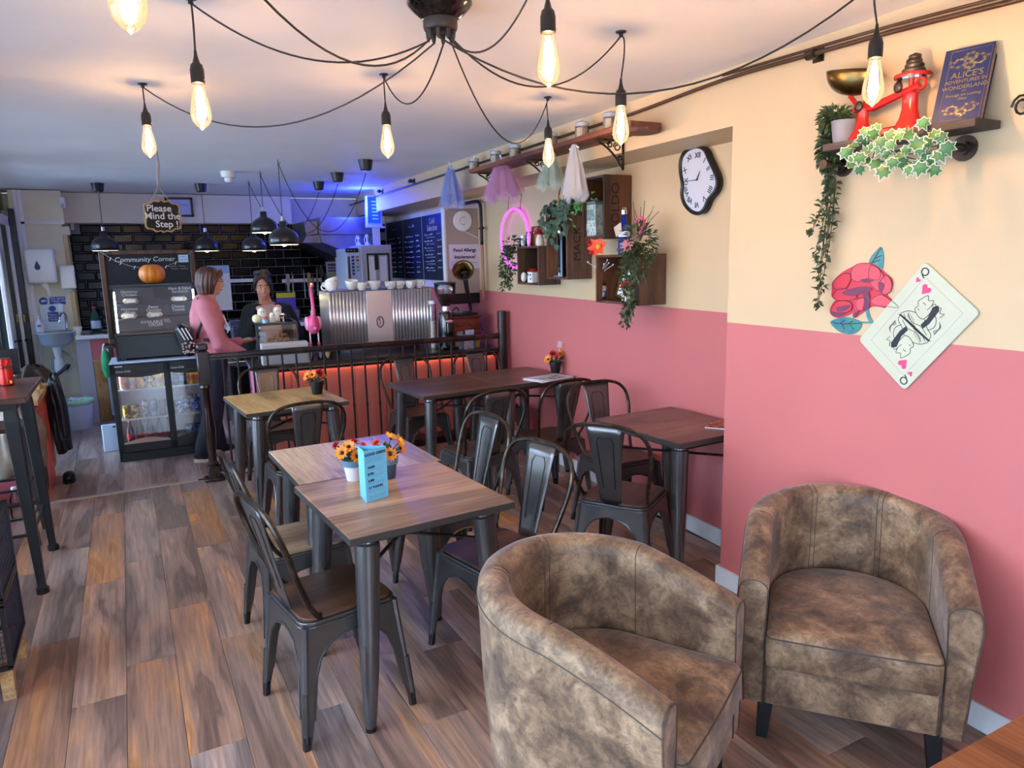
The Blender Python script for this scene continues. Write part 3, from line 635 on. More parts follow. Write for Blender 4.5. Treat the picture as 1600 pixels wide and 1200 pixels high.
def armchair(x, y, rot, lb, sc_=1.):
    r = T('tub_armchair', lb, 'armchair', (x, y, 0), R(rot), 'tub armchairs'); r.scale = (sc_,)*3
    # plan path of the shell centreline, front of the left arm round the back to the right arm
    path = []; N = 44; hw, ys, th_ = .305, .0, .088
    for i in range(13): path.append((-hw-.0*0, -.335+.335*i/12, i/12*.3))
    for i in range(1, N): a = pi-pi*i/N; path.append((hw*cos(a), .0+.325*sin(a), .3+.4*i/N))
    for i in range(13): path.append((hw, 0-.335*i/12, .7+i/12*.3))
    L = len(path)
    def rim(s): u = abs(2*s-1); return .60+.155*(1-max(0, min(1, (u-.05)/.95))**1.6)
    rows = []
    for i, (px, py, s) in enumerate(path):
        a = Vector(path[max(0, i-1)][:2]); c = Vector(path[min(L-1, i+1)][:2]); t = (c-a).normalized(); nrm = Vector((-t.y, t.x))   # outward side
        if nrm.dot(Vector((px, py-(-.05)))) < 0: nrm = -nrm
        h = rim(s); prof = []
        for z, o in ((.155, -.022), (.30, -.012), (.42, -.002), (h-.12, .004), (h-.06, .008), (h-.03, .004)): prof.append((z, th_/2+o))
        for k in range(1, 6): a_ = pi*k/6; prof.append((h-.03+.03*sin(a_), (th_/2)*cos(a_)+.002))
        for z, o in ((h-.03, -.002), (h-.08, .0), (.42, .004), (.30, .004), (.155, .004)): prof.append((z, -th_/2+o))
        rows.append([(px+nrm.x*q, py+nrm.y*q, z) for z, q in prof])
    b = MB(); n = len(rows[0]); b.add([p for row in rows for p in row], [(i*n+k, (i+1)*n+k, (i+1)*n+k+1, i*n+k+1) for i in range(L-1) for k in range(n-1)]+[list(range(n)), [(L-1)*n+k for k in range(n)]]+[(i*n+n-1, (i+1)*n+n-1, (i+1)*n, i*n) for i in range(L-1)])
    shell = b.build('tub_shell', m_lea, r, smooth=True, bev=.006)
    for nm, col in (('inner', n-4), ('outer', 4)): pass
    def seam(i, a0, a1, off=.0015, rr=.0016, side=None):
        b = MB(); b.tube([rows[i][k] for k in range(a0, a1)], rr, 5); return b
    for i in (12, 13+int(N*.33), 13+int(N*.33)+1, 13+int(N*.67)-2, 13+int(N*.67)-1, L-13):
        seam(i, 8, n).build('seam', m_thr, shell, smooth=True)
    b = MB(); b.tube([rows[i][4] for i in range(L)], .0022, 5); b.build('piping', m_thr, shell, smooth=True)
    for i in (0, L-1):
        b = MB(); b.tube([Vector(p)+Vector((0, -.001, 0)) for p in rows[i]], .002, 5); b.build('piping', m_thr, shell, smooth=True)
    # front rail and base
    b = MB(); b.bb((-.262, -.335, .155), (.262, -.30, .315), .006); b.bb((-.262, -.30, .155), (.262, -.02, .19)); b.bb((-.19, -.02, .155), (.19, .2, .19)); b.build('front_rail', m_lea, r)
    for s_ in (-1, 1): b = MB(); b.tube([(s_*.255, -.3365, .16), (s_*.255, -.3365, .31)], .0016, 4); b.build('seam', m_thr, r)
    # D shaped cushion
    out = []; w_ = .262
    for i in range(9): out.append((-w_+.02+(2*w_-.04)*i/8, -.362-.006*sin(pi*i/8)))
    out += [(w_-.004, -.352), (w_, -.33)]
    for i in range(0, 21): a = pi*i/20; out.append((w_*cos(a), .02+.245*sin(a)))
    out += [(-w_, -.33), (-w_+.004, -.352)]
    b = MB(); cxy = Vector((0, -.06)); rings = [(.94, .30), (.99, .308), (1., .32), (1., .40), (.992, .414), (.965, .425), (.85, .438), (.6, .448), (.3, .452), (.02, .453)]
    vs_ = []
    for k, z in rings:
        for p in out: q = cxy+(Vector(p)-cxy)*k; vs_.append((q.x, q.y, z))
    n2 = len(out); b.add(vs_, [(i*n2+k, i*n2+(k+1) % n2, (i+1)*n2+(k+1) % n2, (i+1)*n2+k) for i in range(len(rings)-1) for k in range(n2)]+[list(range(n2)), [(len(rings)-1)*n2+k for k in range(n2)]])
    cu_ = b.build('seat_cushion', m_lea, r, smooth='full')
    b = MB(); b.tube([(cxy.x+(p[0]-cxy.x)*.997, cxy.y+(p[1]-cxy.y)*.997, .412) for p in out], .0026, 5, closed=True); b.build('piping', m_thr, cu_, smooth=True)
    for sx_ in (-1, 1):
        for sy_, yy in ((-1, -.27), (1, .2)):
            b = MB(); x0 = sx_*(.255 if sy_ < 0 else .2)
            b.tube([(x0, yy, .158), (x0+sx_*.01, yy+sy_*.012, 0)], [.038, .026], 4); b.build('leg', m_leg, r, bev=.002)
    return r
A1 = armchair(1.165, 1.655, 29, 'brown suede tub armchair in the foreground, seen from behind its back and left arm')
A2 = armchair(2.205, 1.585, -50, 'brown suede tub armchair standing against the pink wall, facing the camera')

# ------------------------------------------------------------ balustrade
r = T('balustrade', 'dark wooden railing with thin metal spindles between the tables and the counter', 'railing', (.475, 5.93, 0))
def newel(c, h, name):
    b = MB(); x, y = c; q = .045
    b.bb((x-q, y-q, 0), (x+q, y+q, .12), .006); b.bb((x-q, y-q, h-.32), (x+q, y+q, h-.06), .006); b.bb((x-q*.9, y-q*.9, h-.055), (x+q*.9, y+q*.9, h), .012)
    b.lathe([(.040, .12), (.045, .14), (.032, .155), (.03, .2), (.040, .33), (.043, .42), (.032, .56), (.03, h-.36), (.044, h-.34), (.04, h-.32)], c=(x, y, 0), n=20)
    b.bb((x-q-.03, y-q-.02, 0), (x+q+.03, y+q+.02, .03), .01)
    return b.build(name, m_rwood, r, w=True, smooth=True)
newel((.475, 5.93), 1.085, 'newel_post')
P2 = Vector((2.985, 5.77))
b = MB(); b.cyl((*P2, 0), (*P2, 1.2), .043, n=18); b.cyl((*P2, 1.2), (*P2, 1.205), .043, .03, n=18); b.cyl((*P2, 1.05), (*P2, 1.07), .046, n=18); b.build('end_post', m_rwood, r, w=True, smooth=True)
A_ = Vector((.475, 5.93)); dv = (P2-A_); Lr = dv.length; dv.normalize(); ang = math.atan2(dv.y, dv.x)
for nm, z, hh, ww in (('handrail', .985, .036, .06), ('bottom_rail', .10, .05, .05)):
    b = MB(); mid = (A_+P2)/2; b.box((mid.x, mid.y, z), (Lr-.08, ww, hh), (0, 0, ang), .008); b.box((mid.x, mid.y, z-hh/2-.006), (Lr-.08, ww*.6, .014), (0, 0, ang)); b.build(nm, m_rwood, r, w=True)
sp = [.14+.1105*k for k in range(23)]
for s_ in sp:
    if s_ > Lr-.06: break
    p = A_+dv*s_; b = MB(); b.cyl((p.x, p.y, .12), (p.x, p.y, .965), .0085, n=8); b.cyl((p.x, p.y, .46), (p.x, p.y, .50), .011, n=8); b.build('spindle', m_black, r, w=True, smooth=True)

# ------------------------------------------------------------ serving counter
CO = Vector((.865, 6.13, ZB)); CR = R(-4.3)
r = T('serving_counter', 'long red panelled serving counter behind the railing with a lit strip under its top', 'counter', CO, CR)
CT = .845-ZB
b = MB(); b.bb((.03, .03, .0), (2.16, .70, CT-.04)); b.build('carcass', m_counter, r)
PAN = []
for k in range(8):
    b = MB(); b.bb((.03+.266*k+.002, .014, .13), (.03+.266*(k+1)-.002, .032, CT-.045), .003); PAN.append(b.build('panel', m_counter, r))
b = MB(); b.bb((.03, .006, 0), (2.16, .03, .125), .003); b.build('skirting', M('dark red skirting', '#6d2a26', .5), r)
b = MB(); b.bb((.0, .03, .13), (.03, .70, CT-.04), .002); side = b.build('end_panel', M('pink end panel', '#d77f9c', .5), r)
b = MB(); rnd = random.Random(3)
for k in range(3): scribble(b, .12, .42, .60-.14*k, .06, frame((-.001, .6, 0), (0, -1, 0), (0, 0, 1)), rnd, .003)
b.build('signature_print', M('magenta script', '#a83a78', .5), side)
b = MB(); b.bb((-.001, .03, 0), (.028, .70, .12), .003); b.build('skirting', m_white, r)
b = MB(); b.bb((-.02, -.03, CT-.035), (2.18, .74, CT), .004); b.build('worktop', M('dark counter top', '#2b2320', .3, col2='#3d322d', nscale=6), r)
b = MB(); b.bb((.03, -.028, CT-.062), (2.16, -.016, CT-.036)); b.build('pelmet', m_rwood, r)
b = MB(); b.bb((.05, -.010, CT-.048), (2.14, .004, CT-.037)); b.build('light_strip', M('warm led strip', '#ffb080', .5, em='#ffb48a', es=9), r)
b = MB(); b.bb((-.022, -.032, CT-.03), (-.018, .74, CT-.012)); b.build('edge_band', M('blue grey edging', '#5a7fa8', .4), r)
def onc(x, y, z=0.):
    """point on the counter top"""
    return CO+Matrix.Rotation(CR, 3, 'Z') @ Vector((x, y, CT+z))
# ------------------------------------------------------------ espresso machine and things on the counter
m_ink = M('black print', '#15131a', .6); m_chalk = M('chalk', '#d8d8d4', .9); m_ochre = M('cup inner', '#efe9dc', .4)
m_corr = M('polished corrugated steel', '#e6e0e0', .32, .85)
m_cup = M('white china', '#f0ece4', .25, coat=.3)
MX, MY = .69, .30
r = T('espresso_machine', 'wide espresso machine with corrugated steel back panel and black oval logo on the counter', 'coffee machine', onc(MX, MY), CR)
b = MB(); b.bb((.01, .02, .06), (.95, .50, .55), .006); b.build('body', m_steel, r)
def corr(x0, x1, n, name, z0=.055, z1=.565, y=0, amp=.008):
    b = MB(); N = n*8; b.grid(lambda u, v: (x0+(x1-x0)*u, y-amp*abs(sin(pi*n*u))**.8*1.6, z0+(z1-z0)*v), N, 1); return b.build(name, m_corr, r, smooth='full', solid=.0015)
corr(0, .335, 11, 'corrugated_panel'); corr(.57, .955, 13, 'corrugated_panel')
b = MB(); b.bb((.335, -.010, .055), (.57, .004, .565), .003); fp_ = b.build('front_plate', m_corr, r)
b = MB(); b.tube([(.452+.030*cos(2*pi*k/28), -.0125, .28+.048*sin(2*pi*k/28)) for k in range(28)], .0045, 6, closed=True); b.build('logo', m_ink, fp_)
b = MB(); b.tube(catmull([(.452, -.0125, .312), (.443, -.0125, .30), (.457, -.0125, .283), (.447, -.0125, .262), (.455, -.0125, .248)], 4), [.0045]*4+[.003]*13, 5); b.build('logo', m_ink, fp_)
b = MB(); b.grid(lambda u, v: (.004-.006*abs(sin(pi*10*u)), .49*u, .055+.51*v), 80, 1); b.build('side_panel', m_corr, r, smooth='full', solid=.0015)
for x_ in (.06, .89):
    for y_ in (.06, .44): b = MB(); b.cyl((x_, y_, 0), (x_, y_, .07), .022, .026, 12); b.build('foot', m_black, r)
b = MB(); b.bb((.02, .35, .55), (.94, .49, .575), .004); b.build('cup_tray', m_steel, r)
# cups on top of the machine
def cup(loc, rot=(0, 0, 0), s=1., lb='', saucer=False):
    q = T('coffee_cup', lb, 'cup', loc, rot, 'white cups on the espresso machine'); q.scale = (s, s, s)
    b = MB(); b.lathe([(.022, 0), (.024, .004), (.036, .02), (.044, .045), (.046, .06), (.043, .06), (.041, .045), (.033, .022), (.02, .008), (.0001, .007)], n=22); b.build('cup_body', m_cup, q, smooth='full')
    b = MB(); b.tube(catmull([(.043, 0, .05), (.062, 0, .052), (.066, 0, .035), (.055, 0, .02), (.038, 0, .02)], 4), .0045, 6); b.build('handle', m_cup, q, smooth='full')
    return q
MT = lambda x, y, z=.58: onc(MX, MY)+Matrix.Rotation(CR, 3, 'Z') @ Vector((x, y, z))
cup(MT(.07, .13, .57), (.35, .2, 3.), 1.35, 'tilted stack of white cups at the left end of the espresso machine')
cup(MT(.10, .20, .60), (.3, .3, 3.), 1.35, 'topmost tilted white cup leaning over the left stack of cups')
cup(MT(.24, .14), (.1, -.15, 1.), 1.35, 'white cup second from the left on the espresso machine, slightly tipped')
for i, (x_, lb) in enumerate(((.33, 'cream cup just left of the middle of the espresso machine'), (.45, 'wide white cup above the logo of the espresso machine'), (.60, 'white cup with its handle to the left, right of the logo'), (.69, 'white cup third from the right on the espresso machine'), (.79, 'white cup second from the right on the espresso machine'), (.885, 'white cup at the right end of the espresso machine'))):
    cup(MT(x_, .12+.02*(i % 2), .566), (0, 0, 3.1+i*.35), 1.2 if i != 1 else 1.35, lb)
# flamingo ornament
m_pinkf = M('hot pink resin', '#e43c7a', .4, col2='#f06aa0', nscale=12); m_pale = M('pale pink resin', '#f2a6c4', .45); m_leg2 = M('white stick leg', '#e8d5da', .5)
p = onc(.53, .17); r = T('flamingo_ornament', 'tall pink flamingo ornament with stick legs and a heart on its chest', 'ornament', p, R(-5))
b = MB(); b.sph((0, .02, .30), (.062, .085, .085), 20, 14); b.tube(catmull([(0, -.02, .33), (0, -.05, .40), (0, -.03, .48), (0, -.015, .56), (0, -.03, .62), (0, -.05, .635), (0, -.065, .62)], 5), [.04, .032, .026, .022, .019]+[.016]*20+[.015]*6, 12); b.sph((0, -.06, .63), (.02, .026, .02), 12, 8)
b.build('body', m_pinkf, r, remesh=.006)
b = MB(); b.lathe([(.0001, -.05), (.006, -.035), (.012, 0)], c=(0, -.082, .62), n=10, T=Matrix.Rotation(R(-25), 4, 'X')); b.build('beak', M('dark beak', '#221a1c', .4), r, smooth=True)
b = MB(); b.sph((0, -.062, .646), (.013, .016, .012), 10, 6); b.build('head_patch', M('cream patch', '#f0dcb8', .5), r, smooth='full')
for s_ in (-1, 1):
    b = MB(); b.sph((s_*.05, .03, .31), (.022, .07, .06), 14, 10); b.build('wing', m_pale, r, smooth='full')
    b = MB(); b.cyl((s_*.034, 0, .235), (s_*.036, 0, .01), .007, n=8); l_ = b.build('leg', m_leg2, r, smooth=True)
    b = MB(); b.sph((s_*.035, 0, .135), (.014, .014, .018), 10, 8); b.build('knee', m_pinkf, l_, smooth='full')
    b = MB()
    for a_ in (-35, 0, 35, 180): b.tube([(s_*.036, 0, .006), (s_*.036+.045*sin(R(a_)), -.045*cos(R(a_)), .004)], [.005, .003], 6)
    b.build('foot', m_pinkf, l_)
hp = [(0, -.012), (-.016, .004), (-.014, .014), (-.006, .016), (0, .009), (.006, .016), (.014, .014), (.016, .004)]
b = MB(); b.poly(hp, .004, frame((0, -.068, .27), (1, 0, 0), (0, 0, 1))); b.build('heart', m_pale, r)
# jars round the flamingo
def jar(loc, rr, h, mcont, lb, lid=None, group='small jars on the counter', cat='jar', fill=.7):
    q = T('glass_jar', lb, cat, loc, 0, group)
    b = MB(); b.lathe([(rr*.95, 0), (rr, .006), (rr, h*.8), (rr*.8, h*.9), (rr*.8, h), (rr*.74, h), (rr*.74, h*.9), (rr*.93, h*.78), (rr*.93, .008), (.0001, .006)], n=20); b.build('glass_body', m_glass, q, smooth='full')
    if mcont: b = MB(); b.lathe([(rr*.88, .008), (rr*.9, .02), (rr*.9, h*fill), (.0001, h*fill+.004)], n=18); b.build('contents', mcont, q, smooth=True)
    if lid: b = MB(); b.lathe([(rr*.86, h-.004), (rr*.86, h+.014), (.0001, h+.016)], n=18); b.build('lid', lid, q, smooth=True)
    return q
m_yel = M('yellow contents', '#d9a53a', .5, col2='#e8c060', nscale=30); m_whiteish = M('white sugar', '#d9d4cc', .8)
jar(onc(.47, .09), .03, .08, m_whiteish, 'small clear jar by the left foot of the flamingo')
jar(onc(.56, .10), .022, .085, M('blue and white wrapper', '#9ab0d8', .5), 'small pale blue jar between the flamingo and the yellow jar')
jar(onc(.62, .09), .032, .085, m_yel, 'small jar with yellow contents left of the espresso machine')
# cake display case
CX, CY = .055, .16
r = T('display_case', 'black framed glass display case with cakes at the left end of the counter', 'display case', onc(CX, CY), CR)
w_, d_, h_ = .345, .42, .335
FR = [((0, 0, 0), (.018, .018, h_)), ((w_-.018, 0, 0), (w_, .018, h_)), ((0, d_-.014, 0), (.014, d_, h_)), ((w_-.014, d_-.014, 0), (w_, d_, h_)), ((0, 0, h_-.02), (w_, .016, h_)), ((0, d_-.016, h_-.016), (w_, d_, h_)), ((0, 0, h_-.014), (.012, d_, h_)), ((w_-.012, 0, h_-.014), (w_, d_, h_)), ((0, 0, 0), (w_, d_, .02))]
b = MB()
for a_, c_ in FR: b.bb(a_, c_, .002)
b.build('case_frame', m_black, r)
for a_, c_ in (((.018, .004, .02), (w_-.018, .007, h_-.02)), ((.003, .018, .02), (.006, d_-.014, h_-.014)), ((w_-.006, .018, .02), (w_-.003, d_-.014, h_-.014)), ((.012, .016, h_-.006), (w_-.012, d_-.016, h_-.003))):
    b = MB(); b.bb(a_, c_); b.build('glass_panel', m_glass, r)
b = MB(); b.bb((.02, .03, .13), (w_-.02, d_-.02, .136)); b.build('glass_shelf', m_glass, r)
rnd = random.Random(5); m_cake = M('brown flapjack', '#6b4424', .8, col2='#b98a50', nscale=40, bump=.6, bscale=60, rnd=.2)
def cake(lx, ly, z, lb):
    q = T('flapjack', lb, 'cake', onc(CX+lx, CY+ly, z), rnd.uniform(0, 3), 'flapjacks in the display case'); b = MB(); b.box((0, 0, .012), (.06, .045, .024), None, .006); b.build('slice', m_cake, q, sub=0)
pl = T('cake_plate', 'white plate under the heap of flapjacks in the display case', 'plate', onc(CX+.17, CY+.17, .136)); b = MB(); b.lathe([(.06, 0), (.10, .006), (.125, .016), (.12, .018), (.06, .006), (.0001, .006)], n=28); b.build('dish', m_cup, pl, smooth='full')
for k in range(12):
    layer = k//5; cake(.10+.055*(k % 4)-.01*layer, .12+.05*((k//2) % 3), .143+.024*layer+.0005*k, 'brown flapjack slice in the heap inside the glass display case')
b = MB(); b.bb((.03, .01, .14), (.08, .02, .26)); b.build('price_card', M('pale blue card', '#bcd0e6', .6), r)
# grey till drawer in front of the case
r = T('till_drawer', 'pale grey box standing on the counter edge in front of the display case', 'box', onc(.075, .0), CR)
b = MB(); b.bb((0, -.02, 0), (.375, .13, .175), .004); b.build('box_body', M('pale grey plastic', '#b9b4b4', .5), r); b = MB(); b.bb((.01, -.026, .012), (.365, -.02, .13), .002); b.build('drawer_front', M('pale grey drawer', '#aaa5a6', .5), r)
b = MB(); b.bb((-.002, -.022, .13), (.377, .135, .135)); b.build('joint', M('grey joint', '#7d7878', .6), r)
# ornaments on the case
TZ = h_+.0
q = tag(MB().sph((0, 0, .035), .036, 20, 14).build('ornament_ball', M('cream ball', '#efe6b8', .5), smooth='full'), 'pale cream ball on the left back corner of the display case', 'ornament'); q.location = onc(CX+.02, CY+.1, TZ)
def ghost(lx, ly, s, lb, m_):
    q = T('ghost_ornament', lb, 'ornament', onc(CX+lx, CY+ly, TZ), 0, 'white ornaments on the display case'); q.scale = (s, s, s)
    b = MB(); b.lathe([(.03, 0), (.028, .02), (.024, .045), (.026, .06), (.022, .08), (.01, .09), (.0001, .092)], n=18, flute=.05); b.build('body', m_, q, smooth='full')
    for s_ in (-1, 1): b = MB(); b.sph((s_*.008, -.024, .066), .0035, 8, 6); b.build('eye', m_ink, q, smooth='full')
m_orn = M('off white ornament', '#ece4d6', .5)
ghost(.07, .14, 1.35, 'tallest white ornament on the display case, second from its left', m_orn); ghost(.20, .18, 1.35, 'white ornament standing right of centre on the display case', m_orn); ghost(.15, .09, .9, 'small white ornament at the middle of the display case', m_orn)
q = T('striped_mug', 'small blue and red mug at the front of the display case top', 'mug', onc(CX+.085, CY+.04, TZ)); b = MB(); b.lathe([(.024, 0), (.025, .03), (.022, .03), (.02, .004), (.0001, .004)], n=16); b.build('mug_body', M('pale blue glaze', '#9cc4de', .3), q, smooth=True); b = MB(); b.lathe([(.0252, .03), (.0256, .052), (.022, .052), (.022, .03)], n=16); b.build('rim_band', M('muted red glaze', '#b5646a', .3), q, smooth=True)
q = T('glass_tumbler', 'glass tumbler with flowers at the right of the display case top', 'glass', onc(CX+.235, CY+.06, TZ)); b = MB(); b.lathe([(.026, 0), (.03, .06), (.028, .06), (.024, .004), (.0001, .004)], n=18); b.build('glass_body', m_glass, q, smooth='full')
for k in range(5): b = MB(); b.sph((.012*cos(k*1.3), .012*sin(k*1.3), .055+.01*(k % 2)), (.012, .012, .009), 10, 6); b.build('bloom', M('pale bloom %d' % k, ['#e9c7cf', '#f2e6c0', '#e0b8c8', '#fff0e0', '#d8a8a8'][k], .6), q, smooth='full')
# coffee grinder
r = T('coffee_grinder', 'black coffee grinder with a clear hopper full of dark beans', 'grinder', onc(1.735, .17), CR)
b = MB(); b.bb((-.085, -.10, 0), (.085, .14, .03), .008); b.lathe([(.082, .03), (.08, .2), (.072, .33), (.068, .34)], n=28, sy_=1.15); b.build('body', M('gloss black body', '#0a0a0c', .15, coat=.6), r, smooth=True)
b = MB(); b.lathe([(.075, .34), (.078, .35), (.07, .36), (.04, .362), (.04, .40)], n=28); b.build('collar', m_chrome, r, smooth=True)
b = MB(); b.lathe([(.04, .40), (.088, .50), (.098, .56), (.10, .60)], n=28); hp_ = b.build('hopper', glass('smoked hopper', (.86, .86, .88), .06), r, smooth='full')
b = MB(); b.lathe([(.036, .40), (.082, .495), (.086, .505), (.03, .515), (.0001, .516)], n=24); b.build('beans', M('coffee beans', '#2a140d', .5, col2='#4a2618', nscale=60, bump=.8, bscale=120), hp_, smooth=True)
b = MB(); b.lathe([(.103, .60), (.105, .615), (.06, .622), (.0001, .625)], n=28); b.build('hopper_lid', m_blackp, r, smooth=True)
b = MB(); b.sph((0, -.088, .265), (.04, .006, .014), 20, 10); b.build('badge', M('pale pink badge', '#d9a8b0', .3, .4), r, smooth='full')
b = MB(); b.tube([(.06, -.02, .36), (.10, -.02, .385), (.115, -.02, .37), (.115, -.02, .30)], .008, 8); b.build('lever', m_chrome, r, smooth=True)
b = MB(); b.bb((-.03, -.15, .1), (.03, -.10, .115)); b.tube([(-.03, -.14, .11), (.0, -.16, .11), (.03, -.14, .11)], .006, 6); b.build('dosing_fork', m_chrome, r)
q = T('storage_jar', 'tall glass canister with a white lid between the espresso machine and the grinder', 'jar', onc(1.645, .3)); b = MB(); b.lathe([(.035, 0), (.035, .42), (.0001, .42)], n=18); b.build('glass_body', m_glass, q, smooth=True); b = MB(); b.lathe([(.03, .005), (.03, .26), (.0001, .26)], n=16); b.build('contents', M('pale mixed sweets', '#b9a58c', .6, col2='#e8e0d8', nscale=50), q); b = MB(); b.lathe([(.037, .42), (.037, .45), (.0001, .452)], n=18); b.build('lid', m_cup, q)
# wooden gramophone
gy = 6.10; g0 = ay(705, 540, gy); g1 = ay(771, 540, gy); gw = .30
r = T('gramophone', 'wooden horn gramophone with gilt scroll front standing against the wall', 'gramophone', (g0.x, gy+.0, CT+ZB), CR)
m_mah = wood('reddish mahogany', '#4a170e', '#762c1a', '#944029', .3, 'x', 3, 0, .1); m_oak = wood('golden oak', '#8a5a1e', '#b57c30', '#cf9a48', .4, 'x', 3, 0, .1)
b = MB(); b.bb((.012, .0, 0), (gw-.012, .26, .125), .003); b.build('lower_case', m_oak, r)
b = MB(); b.bb((.0, -.008, .125), (gw, .27, .142), .004); b.bb((.01, .0, .142), (gw-.01, .262, .285), .004); b.bb((-.008, -.016, .285), (gw+.008, .275, .305), .006); b.build('upper_case', m_mah, r)
b = MB(); fm = frame((gw/2, -.002, .21), (1, 0, 0), (0, 0, 1))
for s_ in (-1, 1): b.tube([fm @ Vector((s_*x_, y_, 0)) for x_, y_ in catmull([(.0, .028, 0), (.02, .03, 0), (.035, .015, 0), (.06, .0, 0), (.085, .008, 0), (.10, .022, 0), (.092, .03, 0), (.085, .02, 0)], 4) for _ in [0]] if False else [fm @ Vector((s_*v.x, v.y, 0)) for v in catmull([(.0, .028, 0), (.02, .03, 0), (.035, .015, 0), (.06, .0, 0), (.085, .008, 0), (.10, .022, 0), (.092, .03, 0), (.085, .02, 0)], 4)], .0055, 6)
b.build('gilt_scroll', m_brass, r, smooth='full')
b = MB(); b.lathe([(.125, 0), (.125, .01), (.0001, .012)], c=(gw/2-.01, .13, .325), n=30); b.build('turntable', M('blue black turntable', '#16243a', .35), r); b = MB(); b.bb((.0, .03, .305), (gw-.01, .24, .325), .003); b.build('deck', m_blackp, r)
b = MB(); b.tube([(gw+.005, .1, .22), (gw+.035, .1, .22), (gw+.035, .07, .16)], .004, 6); b.cyl((gw+.035, .07, .16), (gw+.05, .07, .16), .008, n=8); b.build('crank', m_black, r)
hc = ay(724, 424, 6.05)-Vector((g0.x, gy+.0, CT+ZB)); base_ = Vector((gw*.80, .10, .33))
pts = catmull([base_, base_+Vector((-.0, .0, .05)), base_.lerp(hc, .6)+Vector((.012, .02, .0)), hc+Vector((.035, .06, -.045)), hc+Vector((-.012, -.03, .012))], 5); n_ = len(pts)
b = MB(); rad = [.010+.022*(i/(n_-1)) for i in range(n_)]; rad[-5:] = [.034, .042, .055, .078, .10]
k_ = n_-5; b.tube(pts[k_:], rad[k_:], 28, cap=False); b.build('horn_bell', m_brass, r, smooth='full', solid=.002); b = MB(); b.tube(pts[:k_+1], rad[:k_+1], 18); b.build('horn_stem', m_blackp, r, smooth='full')
b = MB(); b.tube([base_, base_.lerp(Vector((0, .1, .34)), 1)], .005, 6); b.build('tone_arm', m_chrome, r)
# cards leaning on the gramophone
for k, (px, py, ww, hh, mt, lb) in enumerate(((719, 521, .055, .165, M('dark patterned sleeve', '#4a4a52', .6, col2='#8a8a94', nscale=50), 'dark patterned card leaning on the gramophone, leftmost'), (734, 520, .085, .175, M('pale blue sketch card', '#b8c4dc', .6, col2='#7a88b0', nscale=45), 'pale blue sketched card leaning on the gramophone'), (729, 523, .075, .135, M('beige portrait card', '#bdaeb0', .6, col2='#7a6a6c', nscale=60), 'smaller beige sketched card in front of the blue card'))):
    p = ay(px, py, gy-.03-.012*k); o = tag(MB().box((0, 0, hh/2), (ww, .004, hh), (R(-4), 0, 0)).build('greeting_card', mt), lb, 'card'); o.location = (p.x, p.y, CT+ZB+.001); o.rotation_euler = (0, 0, CR)

# ------------------------------------------------------------ drinks fridge
r = T('drinks_fridge', 'black glass fronted drinks fridge on the floor at the left of the railing', 'fridge', (-.185, 6.99, ZB), R(-2))
W_, D_, H_ = .86, .50, .865
b = MB(); b.bb((0, .02, 0), (.03, D_, H_), .004); b.bb((W_-.03, .02, 0), (W_, D_, H_), .004); b.bb((0, D_-.02, 0), (W_, D_, H_)); b.bb((0, .02, H_-.03), (W_, D_, H_), .004); b.bb((0, .02, .0), (W_, D_, .13), .004); b.build('carcass', m_blackp, r)
b = MB(); b.bb((.03, D_-.03, .13), (W_-.03, D_-.021, H_-.03)); b.bb((.03, .03, .13), (W_-.03, D_-.03, .134)); b.bb((.031, .04, .13), (.036, D_-.03, H_-.03)); b.build('lining', M('grey lining', '#8f8790', .5), r)
b = MB(); b.bb((.0, .03, H_), (W_, D_, H_+.012), .004); b.build('top_panel', M('pale blue white top', '#c8d2ea', .35), r)
def bow(x0, x1, z0, z1, top, y):
    b = MB(); n = 12; pts = []
    if top: pts = [(x0, z1), (x1, z1)]+[(x1+(x0-x1)*k/n, z0-.02*sin(pi*k/n)*top) for k in range(n+1)]
    else: pts = [(x0, z0), (x1, z0)]+[(x1+(x0-x1)*k/n, z1+.035*sin(pi*k/n)) for k in range(n+1)]
    b.poly(pts, .004, frame((0, y, 0), (1, 0, 0), (0, 0, 1))); return b
for k, (x0, x1, y) in enumerate(((.0, .455, .0), (.425, W_, .012))):
    b = MB(); b.bb((x0, y, .085), (x0+.045, y+.012, H_-.01), .002); b.bb((x1-.04, y, .085), (x1, y+.012, H_-.01), .002); b.bb((x0, y, H_-.085), (x1, y+.012, H_-.01), .002); b.bb((x0, y, .085), (x1, y+.012, .16), .002); dr = b.build('door', m_blackp, r)
    b = MB(); b.bb((x0+.045, y+.004, .16), (x1-.04, y+.007, H_-.085)); b.build('glass_panel', m_glass, dr)
    bow(x0+.045, x1-.04, .16, .17, 0, y-.001).build('swoosh', M('pale swoosh', '#c9b0a4', .4) if k == 0 else m_blackp, dr)
    bow(x0+.045, x1-.04, H_-.1, H_-.085, 1, y-.001).build('swoosh', m_blackp, dr)
    text('lettering', 'Coca-Cola', m_chalk, frame((x0+.10, y-.002, H_-.062), (1, 0, 0), (0, 0, 1)), .026, dr, shear=.3)
b = MB(); b.bb((.02, .008, .0), (W_-.02, .02, .08), .003); b.build('kick_panel', M('dark grille', '#17171a', .5), r)
b = MB(); b.bb((.04, -.002, H_-.022), (.10, 0, H_-.012)); b.build('badge', m_steel, r)
SH = [.145, .375, .635]
m_wire = M('white wire shelf', '#dfe2ea', .4)
for z in SH[1:]:
    b = MB(); b.bb((.035, .035, z-.012), (W_-.035, .042, z+.002)); 
    for k in range(20): x_ = .05+k*(W_-.1)/19; b.bb((x_-.002, .04, z-.004), (x_+.002, D_-.04, z-.001))
    b.build('wire_shelf', m_wire, r)
b = MB(); b.bb((.05, .05, H_-.045), (W_-.05, .07, H_-.035)); b.build('light_strip', M('cool led', '#e8f0ff', .4, em='#dfe9ff', es=18), r)
